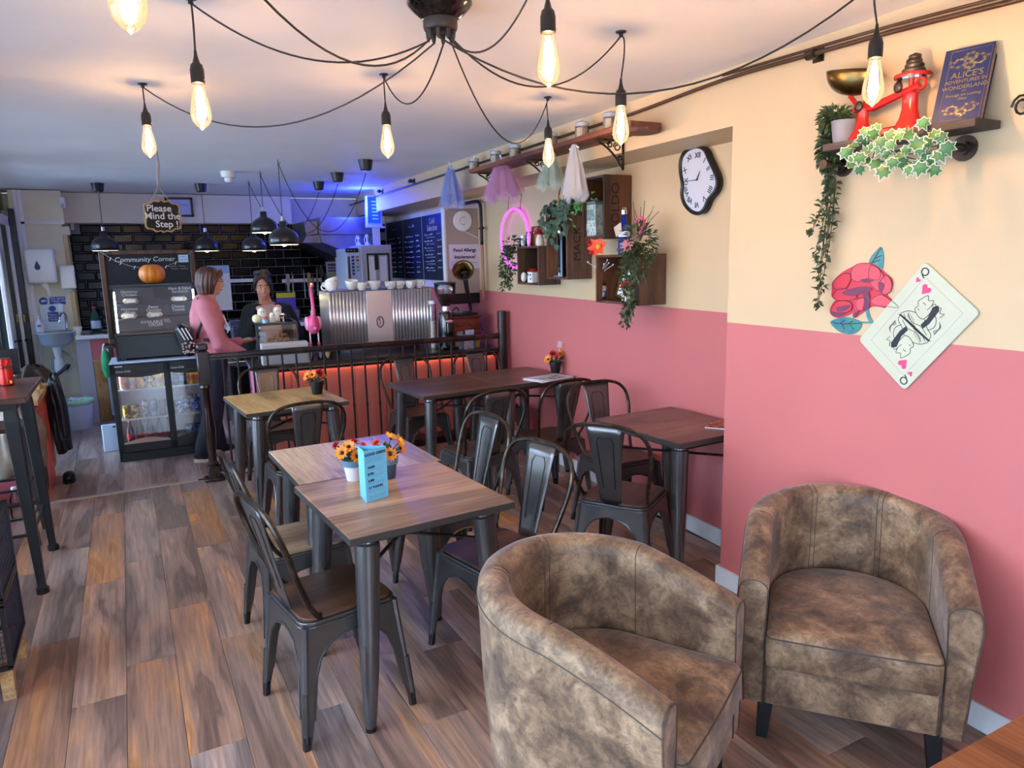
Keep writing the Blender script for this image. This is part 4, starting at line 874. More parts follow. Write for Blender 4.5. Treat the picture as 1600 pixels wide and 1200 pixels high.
b = MB(); b.bb((.037, .05, .16), (.042, .06, H_-.05)); b.build('light_strip', bpy.data.materials['cool led'], r)
FRM = Matrix.Translation(r.location) @ Matrix.Rotation(R(-2), 4, 'Z')
cm = {}
def cmat(c, c2=None):
    if (c, c2) not in cm: cm[(c, c2)] = M('label '+c, c, .3, .3, col2=c2, nscale=25, lo=.45, hi=.55) if c2 else M('label '+c, c, .3, .3)
    return cm[(c, c2)]
def can(x, z, h, rr, c, c2, lb, yy=.075):
    q = T('drink_can', lb, 'can', FRM @ Vector((x, yy, z)), 0, 'drinks in the black fridge')
    b = MB(); b.lathe([(rr*.8, 0), (rr, .008), (rr, h-.012), (rr*.84, h-.003)], n=16); b.build('can_body', cmat(c, c2), q, smooth=True)
    b = MB(); b.lathe([(rr*.84, h-.003), (rr*.84, h), (rr*.75, h-.003), (.0001, h-.003)], n=16); b.build('can_lid', m_steel, q)
def bottle(x, z, h, rr, liq, lab, capc, lb, yy=.075, name='drink_bottle', group='drinks in the black fridge', M4=None):
    q = T(name, lb, 'bottle', (M4 or FRM) @ Vector((x, yy, z)), 0, group)
    b = MB(); b.lathe([(rr*.9, 0), (rr, .01), (rr, h*.55), (rr*.85, h*.66), (rr*.38, h*.84), (rr*.36, h*.95)], n=16); b.build('bottle_body', cmat(liq), q, smooth=True)
    b = MB(); b.lathe([(rr*1.02, h*.2), (rr*1.02, h*.48)], n=16); b.build('label', cmat(lab, None), q)
    b = MB(); b.lathe([(rr*.44, h*.93), (rr*.44, h), (.0001, h)], n=12); b.build('cap', cmat(capc), q)
z = SH[2]; nth = ('leftmost', 'second', 'third', 'fourth', 'fifth', 'sixth')
for x_, c, c2, lb in ((.09, '#d98a5a', '#b8b8e0', 'orange and lilac drink can, leftmost on the top fridge shelf'), (.165, '#e6c022', '#a0a8d8', 'yellow can with a lilac label, second on the top fridge shelf'), (.235, '#e8a93a', '#20285a', 'orange can with a navy band, third on the top fridge shelf'), (.305, '#ead02a', '#20285a', 'yellow can with a navy band, fourth on the top fridge shelf')): can(x_, z, .155, .032, c, c2, lb)
bottle(.375, z, .175, .032, '#e5c020', '#e8a050', '#e0603a', 'squat yellow bottle with a red cap on the top fridge shelf'); bottle(.44-.005, z, .18, .029, '#8aa83a', '#d8e8c8', '#30a080', 'green bottle with a teal cap beside the door divider of the fridge')
for x_, a, c, d2, lb in ((.50, '#2a1a24', '#6a5a80', '#40b090', 'dark bottle with a teal cap, first right of the fridge door divider'), (.565, '#2a1a24', '#6a5a80', '#40b090', 'dark bottle with a teal cap, second right of the fridge door divider'), (.635, '#e0b020', '#e87030', '#30b080', 'orange drink bottle with a green cap, left one in the right fridge door'), (.70, '#e0b020', '#e87030', '#30b080', 'orange drink bottle with a green cap, right one in the right fridge door')): bottle(x_, z, .175, .03, a, c, d2, lb)
can(.775, z, .165, .034, '#b8b8e8', '#3a3a9a', 'lilac and blue can at the right end of the top fridge shelf')
z = SH[1]
for x_, c, c2, h, lb in ((.09, '#e6c81e', '#4a4030', .12, 'short yellow can, leftmost on the middle fridge shelf'), (.16, '#e6c81e', '#4a4030', .12, 'short yellow can, second on the middle fridge shelf'), (.235, '#8a3a44', '#c8c8d8', .15, 'dark pink can with silver marks, third on the middle fridge shelf'), (.305, '#a0a0b8', '#5a5a80', .15, 'silver grey can, fourth on the middle fridge shelf'), (.375, '#8c1f24', '#7a1a20', .15, 'dark red can, fifth on the middle fridge shelf'), (.44, '#a01f24', '#c0a0a8', .155, 'dark red can with pale top, just left of the fridge door divider'), (.51, '#2038c0', '#d8e0f0', .13, 'blue can, first right of the divider on the middle fridge shelf'), (.575, '#2038c0', '#d8e0f0', .13, 'blue can, second right of the divider on the middle fridge shelf'), (.645, '#2440c8', '#d8e0f0', .13, 'blue can, third right of the divider on the middle fridge shelf'), (.73, '#101a50', '#d8e0f0', .14, 'navy can, fourth right of the divider on the middle fridge shelf')): can(x_, z, h, .031, c, c2, lb)
for x_, lb in ((.54, 'blue can in the rear row, left one behind the blue cans'), (.61, 'blue can in the rear row, middle one behind the blue cans'), (.69, 'dark blue can in the rear row beside the navy can')): can(x_, z, .155, .031, '#1a2c90', '#c0c8e0', lb, .15)
z = SH[0]
for k in range(5): bottle(.10+.078*k, z, .21, .030, '#1c0f10', '#a8283a', '#b02030', 'dark cola bottle with a red label, %s from the left on the bottom fridge shelf' % nth[k])
for k in range(2):
    q = T('drink_carton', 'dark blue carton on the bottom fridge shelf, %s one' % ('left', 'right')[k], 'carton', FRM @ Vector((.575+.075*k, .09, z)), 0, 'cartons in the fridge'); b = MB(); b.bb((-.03, -.03, 0), (.03, .03, .11), .002); b.build('carton_body', cmat('#24407a', '#7aa0d0'), q); b = MB(); b.bb((-.028, -.004, .11), (.028, .004, .125)); b.build('carton_gable', cmat('#1a2c5a'), q)
# ------------------------------------------------------------ chilled food cabinet on top of the fridge
r = T('food_cabinet', 'black chilled display cabinet with lit sides holding wraps, on top of the drinks fridge', 'display cabinet', (-.12, 7.13, ZB+H_+.012), R(-2))
W2, Hc = .70, .66
m_cab = M('black cabinet', '#08080a', .3)
b = MB()
prof = [(0, 0), (.0, .24), (.10, Hc-.04), (.10, Hc), (.36, Hc), (.36, 0)]
for x_ in (0, W2-.02): b.add([(x_+dx, y_, z_) for dx in (0, .02) for y_, z_ in prof], [list(range(6))[::-1], [6+i for i in range(6)]]+[(i, (i+1) % 6, 6+(i+1) % 6, 6+i) for i in range(6)])
b.bb((.0, .0, .02), (W2, .02, .20), .003); b.bb((0, .1, Hc-.012), (W2, .36, Hc)); b.bb((0, .34, .02), (W2, .36, Hc)); b.bb((.0, .0, .19), (W2, .36, .215)); b.build('cabinet_body', m_cab, r)
for x_ in (.05, W2-.05): b = MB(); b.bb((x_-.02, .03, 0), (x_+.02, .07, .03)); b.build('foot', m_cab, r)
b = MB(); b.add([(.02, .006, .22), (W2-.02, .006, .22), (W2-.02, .104, Hc-.03), (.02, .104, Hc-.03)], [(0, 1, 2, 3)]); b.build('front_glass', m_glass, r)
m_led2 = M('cool white tube', '#f0f4ff', .4, em='#e6f0ff', es=14)
for x_ in (.032, W2-.032): b = MB(); b.cyl((x_, .03, .25), (x_, .105, Hc-.06), .007, n=8); b.build('light_tube', m_led2, r)
m_shelfd = M('dark grey shelf', '#3c3c48', .4)
for y_, z_ in ((.06, .235), (.10, .36), (.13, .49)): b = MB(); b.bb((.02, y_, z_-.008), (W2-.02, .34, z_)); b.build('cabinet_shelf', m_shelfd, r)
b = MB(); b.bb((.02, .335, .22), (W2-.02, .34, Hc-.02)); b.build('cabinet_back', M('grey back panel', '#5a5a6c', .5), r)
CFM = Matrix.Translation(r.location) @ Matrix.Rotation(R(-2), 4, 'Z')
m_wrap = M('wrapped sandwich', '#d8cdbd', .35, col2='#b39a70', nscale=18, lo=.45, hi=.6)
for x_, y_, z_, lb in ((.155, .16, .49, 'wrapped sandwich under the Hummus sign, top left in the food cabinet'), (.545, .16, .49, 'wrapped sandwich at the top right of the food cabinet'), (.13, .13, .36, 'wrapped sandwich at the middle left of the food cabinet'), (.335, .13, .36, 'wrapped sandwich in the centre of the food cabinet')):
    q = T('wrapped_sandwich', lb, 'sandwich', CFM @ Vector((x_, y_, z_)), 0, 'wrapped sandwiches in the food cabinet'); b = MB(); b.box((0, 0, .026), (.13, .06, .05), None, .018); b.build('wrap', m_wrap, q, smooth=True); b = MB(); b.bb((-.035, -.0312, .012), (.035, -.0302, .042)); b.build('label', m_paper, q)
for x_, z_, s, y_ in ((.15, .585, 'Hummus\nChicken', .10), (.56, .60, 'Ham & Salad\nSandwich', .10), (.14, .435, 'Hummus\nWrap', .06), (.33, .445, 'Pesto\nChicken', .06), (.53, .44, 'Cheese\nToastie', .06), (.335, .315, 'AVAILABLE TO\nORDER', .035)):
    text('lettering', s, m_chalk, frame((x_, y_-.005, z_), (1, 0, 0), (0, .23, 1)), .036, r, space=.8)
# pumpkin
p = ay(237, 424, 7.36); r = T('pumpkin', 'orange pumpkin on top of the food cabinet', 'pumpkin', (p.x, 7.36, ZB+H_+.012+Hc))
m_pump = M('pumpkin skin', '#d9781f', .45, col2='#e58c30', nscale=6)
def pk(u, v):
    a = 2*pi*u; t = pi*v; rr = .112*(1-.06*abs(cos(5*a))**6)*sin(t)**.75 if 0 < v < 1 else 0.0; return (rr*cos(a), rr*sin(a), .088-.088*cos(t)*(1-.12*exp_(sin(t))))
def exp_(s): return math.exp(-6*s)
b = MB(); b.grid(lambda u, v: pk(u, v), 60, 16); b.build('pumpkin_body', m_pump, r, smooth='full'); b = MB(); b.cyl((0, 0, .155), (.006, 0, .178), .010, .007, 8); b.build('stem', m_stem, r)
# ------------------------------------------------------------ chalkboard behind
r = T('chalkboard', 'large wood framed chalkboard headed Community Corner behind the food cabinet', 'chalkboard', (.24, 8.02, .93))
m_board = M('chalkboard slate', '#13131a', .7, col2='#1a1a22', nscale=4); m_bf = wood('brown board frame', '#2e1a12', '#52301f', '#6e4430', .4, 'z', 3, 0, .2)
x0, x1, z0, z1 = -.425, .42, .02, .90
b = MB(); b.bb((x0+.03, .01, z0), (x1-.03, .02, z1-.02)); b.build('slate', m_board, r)
for a_, c_ in (((x0, 0, z0), (x0+.045, .03, z1)), ((x1-.045, 0, z0), (x1, .03, z1)), ((x0, -.001, z1-.04), (x1, .031, z1)), ((x0, -.001, z0-.02), (x1, .031, z0+.03))): b = MB(); b.bb(a_, c_, .004); b.build('frame_rail', m_bf, r)
text('lettering', 'Community Corner', m_chalk, frame((-.03, .008, .81), (1, 0, 0), (0, 0, 1)), .066, r, shear=.15)
b = MB(); rnd = random.Random(2); fb_ = frame((0, .008, 0), (1, 0, 0), (0, 0, 1)); scribble(b, .17, .36, .735, .02, fb_, rnd, .0014); scribble(b, .20, .36, .71, .02, fb_, rnd, .0014); b.build('small_writing', m_chalk, r)
b = MB(); b.tube([(x0+.02, -.004, z1-.01), (-.29, -.008, .80), (-.15, -.01, .745), (-.02, -.004, .72)], .0014, 4)
b.tube([(x1-.02, -.004, z1-.02), (.28, -.01, .79), (.13, -.01, .73)], .0014, 4); b.build('string_garland', m_chalk, r)
for px_, pz_ in ((-.33, .825), (-.245, .785), (-.13, .742), (.15, .74), (.24, .775)): b = MB(); b.box((px_, -.01, pz_-.006), (.006, .003, .035), (0, R(25), 0)); b.build('peg', m_cup, r)
b = MB(); b.bb((.27, -.004, .775), (.36, 0, .85)); st = b.build('rating_sticker', M('pale blue sticker', '#b8d0ea', .5), r); b = MB(); scribble(b, .28, .35, .83, .016, frame((0, -.005, 0), (1, 0, 0), (0, 0, 1)), rnd, .0022); scribble(b, .28, .35, .80, .016, frame((0, -.005, 0), (1, 0, 0), (0, 0, 1)), rnd, .0022); b.build('small_writing', M('blue ink', '#2a5a9a', .5), st)
r2 = T('board_stand', 'dark wooden shelf carrying the chalkboard behind the fridge', 'shelf', (.24, 8.0, ZB)); b = MB(); b.bb((-.47, -.05, .92), (.47, .25, .945), .003); b.build('shelf_top', m_rwood, r2); 
for x_ in (-.42, .42): b = MB(); b.bb((x_-.02, .1, 0), (x_+.02, .14, .92)); b.build('leg', m_rwood, r2)
# ------------------------------------------------------------ back of the counter area
# long back worktop with its under-shelves
r = T('back_worktop', 'white topped back worktop along the black tiled wall behind the counter', 'worktop', (2.0, 9.2, ZB))
b = MB(); b.bb((1.02, 9.06, .90), (3.05, 9.76, .945), .004); b.build('worktop', m_white, r, w=True)
for x_ in (1.05, 1.7, 2.35, 3.0): b = MB(); b.bb((x_-.02, 9.12, ZB), (x_+.02, 9.74, .90)); b.build('support', m_blackp, r, w=True)
b = MB(); b.bb((1.05, 9.12, .45), (3.0, 9.72, .47)); b.build('shelf', m_steel, r, w=True)
b = MB(); b.bb((1.05, 9.70, ZB), (3.0, 9.74, .90)); b.build('back_board', m_blackp, r, w=True)
def at9(px, py, y): return ay(px, py, y)
# knife rails and knives
m_wood2 = M('pale wooden paddle', '#b98f60', .6)
for (xa, xb, lb) in ((357, 402, 'white magnetic rail on the black tiles left of the barista'), (441, 502, 'white magnetic rail carrying knives on the black tiles')):
    p0 = ay(xa, 439, YB-.03); p1 = ay(xb, 437, YB-.03); o = T('knife_rail', lb, 'rack', ((p0.x+p1.x)/2, YB-.03, p0.z), 0, 'magnetic rails'); b = MB(); L_ = (p1.x-p0.x)/2
    b.bb((-L_, -.01, -.022), (L_, .016, .022), .004); b.build('rail_bar', m_white, o); b = MB(); b.bb((-L_-.004, -.012, -.018), (-L_+.02, .012, .018), .003); b.build('end_cap', m_paper, o)
KN = [(449, 428, 456, 'cleaver', .05), (456, 424, 462, 'knife', .02), (474, 419, 466, 'knife', .018), (482, 426, 464, 'paddle', .05), (488, 428, 460, 'knife', .024), (494, 416, 462, 'knife', .024), (501, 414, 452, 'whisk', .04), (507, 424, 452, 'knife', .018)]
for i, (px, y0, y1, kd, wd) in enumerate(KN):
    a_ = ay(px, y0, YB-.05); c_ = ay(px+2, y1, YB-.05); hgt = a_.z-c_.z
    o = T('kitchen_knife' if kd != 'whisk' and kd != 'paddle' else ('wooden_paddle' if kd == 'paddle' else 'whisk'), '%s on the magnetic rail, %s from the left' % ({'cleaver': 'broad steel blade', 'knife': 'slim steel knife', 'paddle': 'pale wooden paddle', 'whisk': 'steel whisk'}[kd], ('first', 'second', 'third', 'fourth', 'fifth', 'sixth', 'seventh', 'eighth')[i]), 'utensil', (a_.x, YB-.05, c_.z), 0, 'utensils on the magnetic rail')
    hz = hgt*.42
    b = MB()
    if kd == 'whisk':
        for k in range(5): a2 = pi*k/5; b.tube([(0, 0, hz), (wd*.6*cos(a2), wd*.3*sin(a2), hz+.3*(hgt-hz)), (wd*.6*cos(a2), wd*.3*sin(a2), hz+.7*(hgt-hz)), (0, 0, hgt)], .003, 4)
    elif kd == 'cleaver' or kd == 'paddle': b.poly([(-wd/2, hz), (wd/2, hz), (wd/2, hgt*.94), (wd*.3, hgt), (-wd*.4, hgt)], .004, frame((0, 0, 0), (1, 0, 0), (0, 0, 1)))
    else: b.poly([(-wd/2, hz), (wd/2, hz), (wd/2, hgt*.8), (-wd*.1, hgt)], .003, frame((0, 0, 0), (1, 0, 0), (0, 0, 1)))
    b.build('blade', m_wood2 if kd == 'paddle' else m_steel, o); b = MB(); b.bb((-wd*.22-.004, -.008, 0), (wd*.22+.004, .006, hz), .003); b.build('handle', m_steel, o)
# items on the worktop
def at_top(px, y): p = ay(px, 505, y); return (p.x, y, .945)
jar(at_top(465, 9.35), .055, .17, M('grey blue contents', '#48545a', .4, col2='#7a8a8c', nscale=20), 'glass jar with a clip lid on the back worktop, left of the flamingo', None, 'jars on the back worktop', fill=.8)
jar(at_top(490, 9.4), .055, .15, m_whiteish, 'white filled jar on the back worktop behind the flamingo', None, 'jars on the back worktop', fill=.8)
q = T('menu_board', 'purple board with yellow and green top edge leaning behind the barista', 'board', at_top(452, 9.3)); b = MB(); b.bb((-.13, 0, 0), (.10, .02, .34), .002); b.build('board_body', M('purple card', '#5a43b0', .5), q); b = MB(); b.bb((-.13, -.002, .30), (.10, .021, .36)); b.build('top_band', M('yellow green card', '#c6c030', .5), q)
q = T('blue_bag', 'dark blue patterned paper bag on the back worktop between the two women', 'bag', (1.06, 8.1, .66)); b = MB(); b.bb((-.11, -.05, 0), (.10, .06, .38), .02); b.build('bag_body', M('navy printed paper', '#28304e', .6, col2='#46507a', nscale=30, lo=.5, hi=.6), q); b = MB(); b.bb((-.12, -.02, .36), (.0, .02, .43), .01); b.build('folded_top', M('navy fold', '#3a4468', .6), q)
q = T('prep_table', 'low dark preparation table between the two women', 'table', (1.1, 8.12, ZB)); b = MB(); b.bb((-.25, -.14, .64), (.25, .2, .68), .004); b.build('tabletop', m_steel, q)
for sx_ in (-1, 1):
    for sy_ in (-.11, .17): b = MB(); b.bb((sx_*.22-.015, sy_-.015, 0), (sx_*.22+.015, sy_+.015, .64)); b.build('leg', m_steel, q)
p = ay(345, 450, YB-.03); q = T('wall_poster', 'white poster on the black tiles behind the customer', 'poster', (p.x, YB-.028, p.z-.28)); b = MB(); b.bb((-.14, 0, 0), (.12, .004, .56)); b.build('sheet', m_paper, q); b = MB(); b.bb((-.14, -.002, .46), (.12, 0, .56)); b.build('printed_band', M('pale blue print', '#a9bfe2', .6), q)
# sign with coloured bars on the tiles
p0 = ay(509, 409, YB-.03); p1 = ay(536, 440, YB-.03); q = T('colour_chart', 'pale chart with coloured bars on the black tiles below the extractor hood', 'sign', (p0.x, YB-.028, p1.z-.02)); w_, h_ = p1.x-p0.x, p0.z-p1.z+.02
b = MB(); b.bb((0, 0, 0), (w_, .005, h_)); b.build('sheet', M('pale blue sheet', '#b4c2d6', .5), q)
for k, c_ in enumerate(('#3a4a6a', '#c04048', '#4060b0', '#c8b040', '#50a060', '#7a5040')): b = MB(); z_ = h_*(.86-.14*k); b.bb((w_*.1, -.002, z_-h_*.045), (w_*.9, 0, z_+h_*.045)); b.build('colour_bar', M('bar %s' % c_, c_, .6), q)
# extractor hood
m_hood = M('brushed hood steel', '#a2a2ac', .3, .85, col2='#8e8e98', nscale=4, stretch=(1, 6, 1)); m_hdark = M('dark hood lip', '#1c1c22', .4, .4)
hy0, hy1 = 8.75, 9.75
def hp2(px, py, y=8.75): p = ay(px, py, y); return (p.x, p.z)
r = T('extractor_hood', 'stainless extractor hood with a slanting dark lip over the cooker in the back corner', 'extractor hood', (2.4, 9.0, hp2(480, 345)[1]))
FXZ = lambda y: frame((0, y, 0), (1, 0, 0), (0, 0, 1))
def prism_xz(pts, y0, y1): b = MB(); b.poly([hp2(*p) for p in pts], -(y1-y0), FXZ(y0)); return b
xr = WQ(8.9)-.03
prism_xz([(501, 339), (586, 339), (586, 366), (502, 366)], 8.78, 9.6).build('canopy', m_hood, r, w=True, bev=.003)
prism_xz([(502, 366.5), (586, 366.5), (590, 396), (542, 393), (506, 379)], 8.80, 9.6).build('lower_canopy', m_hood, r, w=True)
prism_xz([(479, 345), (500.5, 344), (501, 365), (483, 367)], 8.9, 9.6).build('duct_box', m_hood, r, w=True, bev=.003)
prism_xz([(483, 367.5), (502, 366.5), (505, 379), (477, 379)], 8.88, 9.6).build('duct_cowl', m_hood, r, w=True)
prism_xz([(477, 379.5), (505, 379.5), (542, 393.5), (590, 397), (590, 408), (540, 408)], 8.79, 9.6).build('lip', m_hdark, r, w=True)
# tall cabinet machine (label panel left, black framed doors right)
by = 8.35
def X_(px, y=by): return ay(px, 400, y).x
def Z_(py, px=575, y=by): return ay(px, py, y).z
zb_ = .9
r = T('dispenser_machine', 'tall pale appliance with stickers and black framed doors under the blue insect lamp', 'appliance', (X_(575), by, ZB)); zt = Z_(388); zt2 = Z_(383)
m_app = M('pale appliance panel', '#b6b2ba', .35, .2)
b = MB(); b.bb((X_(541), by, ZB), (X_(563), by+.5, zt), .004); b.build('side_column', M('pale blue panel', '#c3cde4', .4), r, w=True)
b = MB(); b.bb((X_(563)+.002, by-.02, ZB), (min(X_(611), WQ(by)-.02), by+.5, zt2), .004); b.build('body', m_app, r, w=True)
b = MB(); b.bb((X_(540), by-.012, zt-.045), (X_(560), by, zt+.005), .002); pn = b.build('control_panel', m_blackp, r, w=True)
for k in range(3): b = MB(); b.sph((X_(544+5*k), by-.014, zt-.02), (.008, .004, .008), 8, 6); b.build('button', m_steel, r, w=True)
for x_, n_, cs in ((551, 6, ('#27407a',)*6), (558, 5, ('#c05a6a', '#4a5a9a', '#b8b040', '#4a9a6a', '#8a94a0'))):
    for k in range(n_): b = MB(); zz = Z_(401+5.2*k); b.bb((X_(x_-2), by-.003, zz-.014), (X_(x_+2.2), by, zz+.012)); b.build('sticker', M('sticker', cs[k], .5), r, w=True)
b = MB(); xa, xb, za, zc = X_(572), X_(607), Z_(452), Z_(396)
for a_, c_ in (((xa, za), (xa+.018, zc)), ((xb-.018, za), (xb, zc)), ((xa, zc-.02), (xb, zc)), ((xa, za), (xb, za+.02))): b.bb((a_[0], by-.03, a_[1]), (c_[0], by-.02, c_[1]))
b.build('door_frame', m_black, r, w=True)
b = MB(); b.bb((X_(586)-.02, by-.04, Z_(422)), (X_(586)+.025, by-.02, Z_(398))); b.build('door_divider', m_black, r, w=True)
for px_ in (579, 597): b = MB(); b.bb((X_(px_)-.045, by-.028, Z_(440)), (X_(px_)+.045, by-.022, Z_(401))); b.build('paper_notice', m_paper, r, w=True)
b = MB(); b.cyl((X_(543), by-.04, Z_(438)), (X_(543), by-.04, Z_(400)), .014, n=10); b.build('lever', m_blackp, r, w=True)
for px_, h_, lb in ((567, .10, 'white teapot shaped stand on top of the pale appliance'), (581, .13, 'small white plug stand on top of the pale appliance')):
    q = T('small_stand', lb, 'ornament', (X_(px_), by+.15, zt2)); b = MB(); b.lathe([(.035, 0), (.03, .02), (.012, .04), (.01, h_*.7), (.018, h_*.72), (.018, h_)], n=14); b.build('stand_body', m_paper, q, smooth=True)
    b = MB(); b.tube(catmull([(-.02, 0, .02), (-.035, 0, .06), (-.01, 0, .12), (.02, 0, .08)], 4), .005, 5); b.build('wire_loop', m_paper, q)
# blue insect lamp on its white post
p = ay(585, 330, 8.5); r = T('insect_lamp', 'glowing blue insect lamp on a white post near the ceiling in the back corner', 'lamp', (p.x, 8.5, zt2))
b = MB(); q0 = p-Vector((p.x, 8.5, zt2)); b.box((.02, .04, (q0.z-.12)/2), (.08, .05, q0.z-.12)); b.build('post', m_paper, r)
b = MB(); b.box((.0, .03, q0.z), (.20, .07, .36), (0, R(2), 0), .01); b.box((.0, 0, q0.z-.185), (.22, .10, .02), (0, R(2), 0), .004); b.build('housing', M('white housing', '#c8ccea', .4), r)
b = MB(); b.box((-.01, -.012, q0.z+.01), (.15, .008, .30), (0, R(2), 0)); b.build('blue_panel', M('blue tube light', '#1030ff', .4, em='#0a22ff', es=2.2), r)
for k in range(6): b = MB(); b.box((.0, -.02, q0.z+.11-.04*k), (.07, .004, .014), (0, R(2), 0)); b.build('tube', M('pale blue tube', '#5a90ff', .4, em='#4a86ff', es=.9) if k == 0 else bpy.data.materials['pale blue tube'], r)
point_light('blue_glow', Vector((p.x-.16, 8.42, p.z+.06)), 24, (.02, .05, 1), .08)
# menu boards on the recess wall
def qz(px, py, off=.02): return qw(px, py, off)
def wall_sheet(name, x0, y0, x1, y1, mat, parent, th_=.02, off=.03):
    """sheet on the recess wall between two pixel columns and rows"""
    a_ = qz(x0, (y0+y1)/2, off); c_ = qz(x1, (y0+y1)/2, off); zt_ = (qz(x0, y0, off).z+qz(x1, y0, off).z)/2; zb2 = (qz(x0, y1, off).z+qz(x1, y1, off).z)/2
    b = MB(); yy0, yy1 = min(a_.y, c_.y), max(a_.y, c_.y); b.poly([(WQ(yy0)-off, yy0), (WQ(yy0)-off+th_, yy0), (WQ(yy1)-off+th_, yy1), (WQ(yy1)-off, yy1)], zt_-zb2, z0=zb2)
    return b.build(name, mat, parent, w=True, bev=.002), yy0, yy1, zb2, zt_
m_slate = M('blue black menu slate', '#1f2630', .45, col2='#28303c', nscale=3)
rnd = random.Random(11)
c0 = qz(650, 400); r = T('menu_boards', 'three tall handwritten black menu boards in a white frame on the right wall', 'menu board', (c0.x, c0.y, 1.42))
_, a0, a1, zb1, zt1 = wall_sheet('backing', 606, 334, 696, 446, m_white, r, .01, .025)
third = (a1-a0)/3; zb1 = 1.44; zt1 = 2.17
for k in range(3):
    y1 = a1-.02-k*third; y0 = a1-(k+1)*third+.02
    b = MB(); b.poly([(WQ(y0)-.035, y0), (WQ(y0)-.022, y0), (WQ(y1)-.022, y1), (WQ(y1)-.035, y1)], zt1-zb1, z0=zb1); sl = b.build('slate', m_slate, r, w=True)
    Tm = RECF(WQ(y1)-.037, y1, 0); wd = y1-y0
    if k == 2: text('lettering', 'Cold\nSelection', m_chalk, Tm @ Matrix.Translation((wd/2, 2.06, 0)), .095, r, w=True, space=.8)
    else: 
        b = MB(); scribble(b, wd*.35, wd*.65, 2.07, .05, Tm, rnd, .004); b.build('chalk_lines', m_chalk, r, w=True)
    b = MB()
    for j in range(8 if k < 2 else 6):
        z_ = 1.95-j*(.062 if k < 2 else .075); scribble(b, wd*.12, wd*(.5+.1*rnd.random()), z_, .026, Tm, rnd, .0035); scribble(b, wd*.72, wd*.9, z_+.005, .028, Tm, rnd, .0035)
        if k == 2: scribble(b, wd*.2, wd*.6, z_-.03, .014, Tm, rnd, .0025)
    b.build('chalk_lines', m_chalk, r, w=True)
# beige board with disc and allergy notice
yp = 6.44; P_ = lambda px, py, o=0: ay(px, py, yp-o)
p0, p1 = P_(694, 325), P_(752, 457); r = T('beige_panel', 'tall beige panel standing out from the right wall, carrying the allergy notice', 'panel', ((p0.x+p1.x)/2, yp, p1.z)); xe = WQ(yp)
b = MB(); b.bb((p0.x, yp, p1.z), (xe, yp+.05, p0.z), .003); b.build('board', M('beige board', '#b09a90', .6), r, w=True)
b = MB(); b.bb((p0.x-.012, yp-.004, p1.z), (p0.x+.006, yp+.054, p0.z+.004)); b.build('edge_strip', m_white, r, w=True)
b = MB(); b.bb((P_(700, 460).x, yp+.002, P_(700, 476).z), (xe, yp+.03, p1.z), .003); b.build('dark_shelf', m_blackp, r, w=True)
c0 = P_(724, 345, .03); r = T('white_disc', 'round white wireless disc on the beige panel', 'router', c0); b = MB(); b.lathe([(.09, 0), (.096, .008), (.092, .022), (.02, .03), (.0001, .03)], n=36, T=frame((0, .03, 0), (1, 0, 0), (0, 0, 1))); b.build('disc_body', m_cup, r, smooth=True); b = MB(); b.tube([(.036*cos(a_), -.0, .036*sin(a_)) for a_ in [R(60+24*i) for i in range(11)]], .003, 5); b.build('ring_mark', M('grey lilac print', '#a8a0b8', .6), r)
b = MB(); e0 = P_(750, 373, .01)-c0; b.tube(catmull([(.0, .01, -.09), (.03, .01, -.105), e0], 5), .004, 5); b.build('cable', m_paper, r)
p0, p1 = P_(701, 382), P_(751, 419); r = T('allergy_notice', 'white notice reading Food Allergy or Intolerance below the white disc', 'notice', ((p0.x+p1.x)/2, yp, p1.z)); w_, h_ = (p1.x-p0.x)/2, p0.z-p1.z
b = MB(); b.bb((-w_, -.004, 0), (w_, 0, h_)); b.build('sheet', M('lilac white paper', '#d3c6dc', .6), r)
fm = lambda x_, z_: frame((x_, -.0048, z_), (1, 0, 0), (0, 0, 1))
text('lettering', 'Food Allergy', m_ink, fm(0, h_*.76), .046, r, off=.0012); text('lettering', 'or', m_ink, fm(0, h_*.62), .022, r); text('lettering', 'Intolerance?', m_ink, fm(0, h_*.48), .046, r, off=.0012)
b = MB(); F0 = frame((0, -.0045, 0), (1, 0, 0), (0, 0, 1)); scribble(b, -w_*.85, w_*.1, h_*.28, .006, F0, rnd, .001); scribble(b, -w_*.85, -w_*.1, h_*.18, .006, F0, rnd, .001); scribble(b, w_*.4, w_*.8, h_*.24, .02, F0, rnd, .002); b.build('small_print', m_ink, r)
# conduit pipes
m_pipe = M('painted copper pipe', '#57402f', .4, .4, col2='#453024', nscale=6); m_pipb = M('black brown pipe', '#2a201c', .4, .4)
pt = [fw(px, py, .045) for px, py in ((546, 313), (592, 299), (645, 281), (700, 263), (790, 236), (900, 200), (995, 165), (1130, 125), (1268, 85), (1400, 48), (1590, 0), (1700, -28))]
for p_ in pt: p_.z = 2.405+(2.44-2.405)*(9-p_.y)/8 if p_.y > 3 else p_.z
r = T('wall_pipe', 'long brown pipe running under the ceiling along the whole right wall', 'pipe', pt[5]); b = MB(); b.tube(catmull(pt, 3), .009, 10); b.build('pipe_run', m_pipe, r, w=True, smooth='full')
b = MB(); b.tube([v+Vector((-.002, 0, .02)) for v in catmull(pt[7:], 3)], .006, 8); b.build('pipe_run', m_pipe, r, w=True, smooth='full')
for px, py in ((592, 299), (641, 283), (1268, 85)):
    c0 = fw(px, py, .045); b = MB(); c1 = Vector((WR(c0.y), c0.y, c0.z)); b.tube([c0+Vector((0, -.02, 0)), c0+Vector((0, .02, 0))], .02, 12); b.tube([c0, c1], .006, 6); b.box(c1+Vector((-.004, 0, 0)), (.006, .05, .05)); b.build('pipe_clip', m_brz, r, w=True)
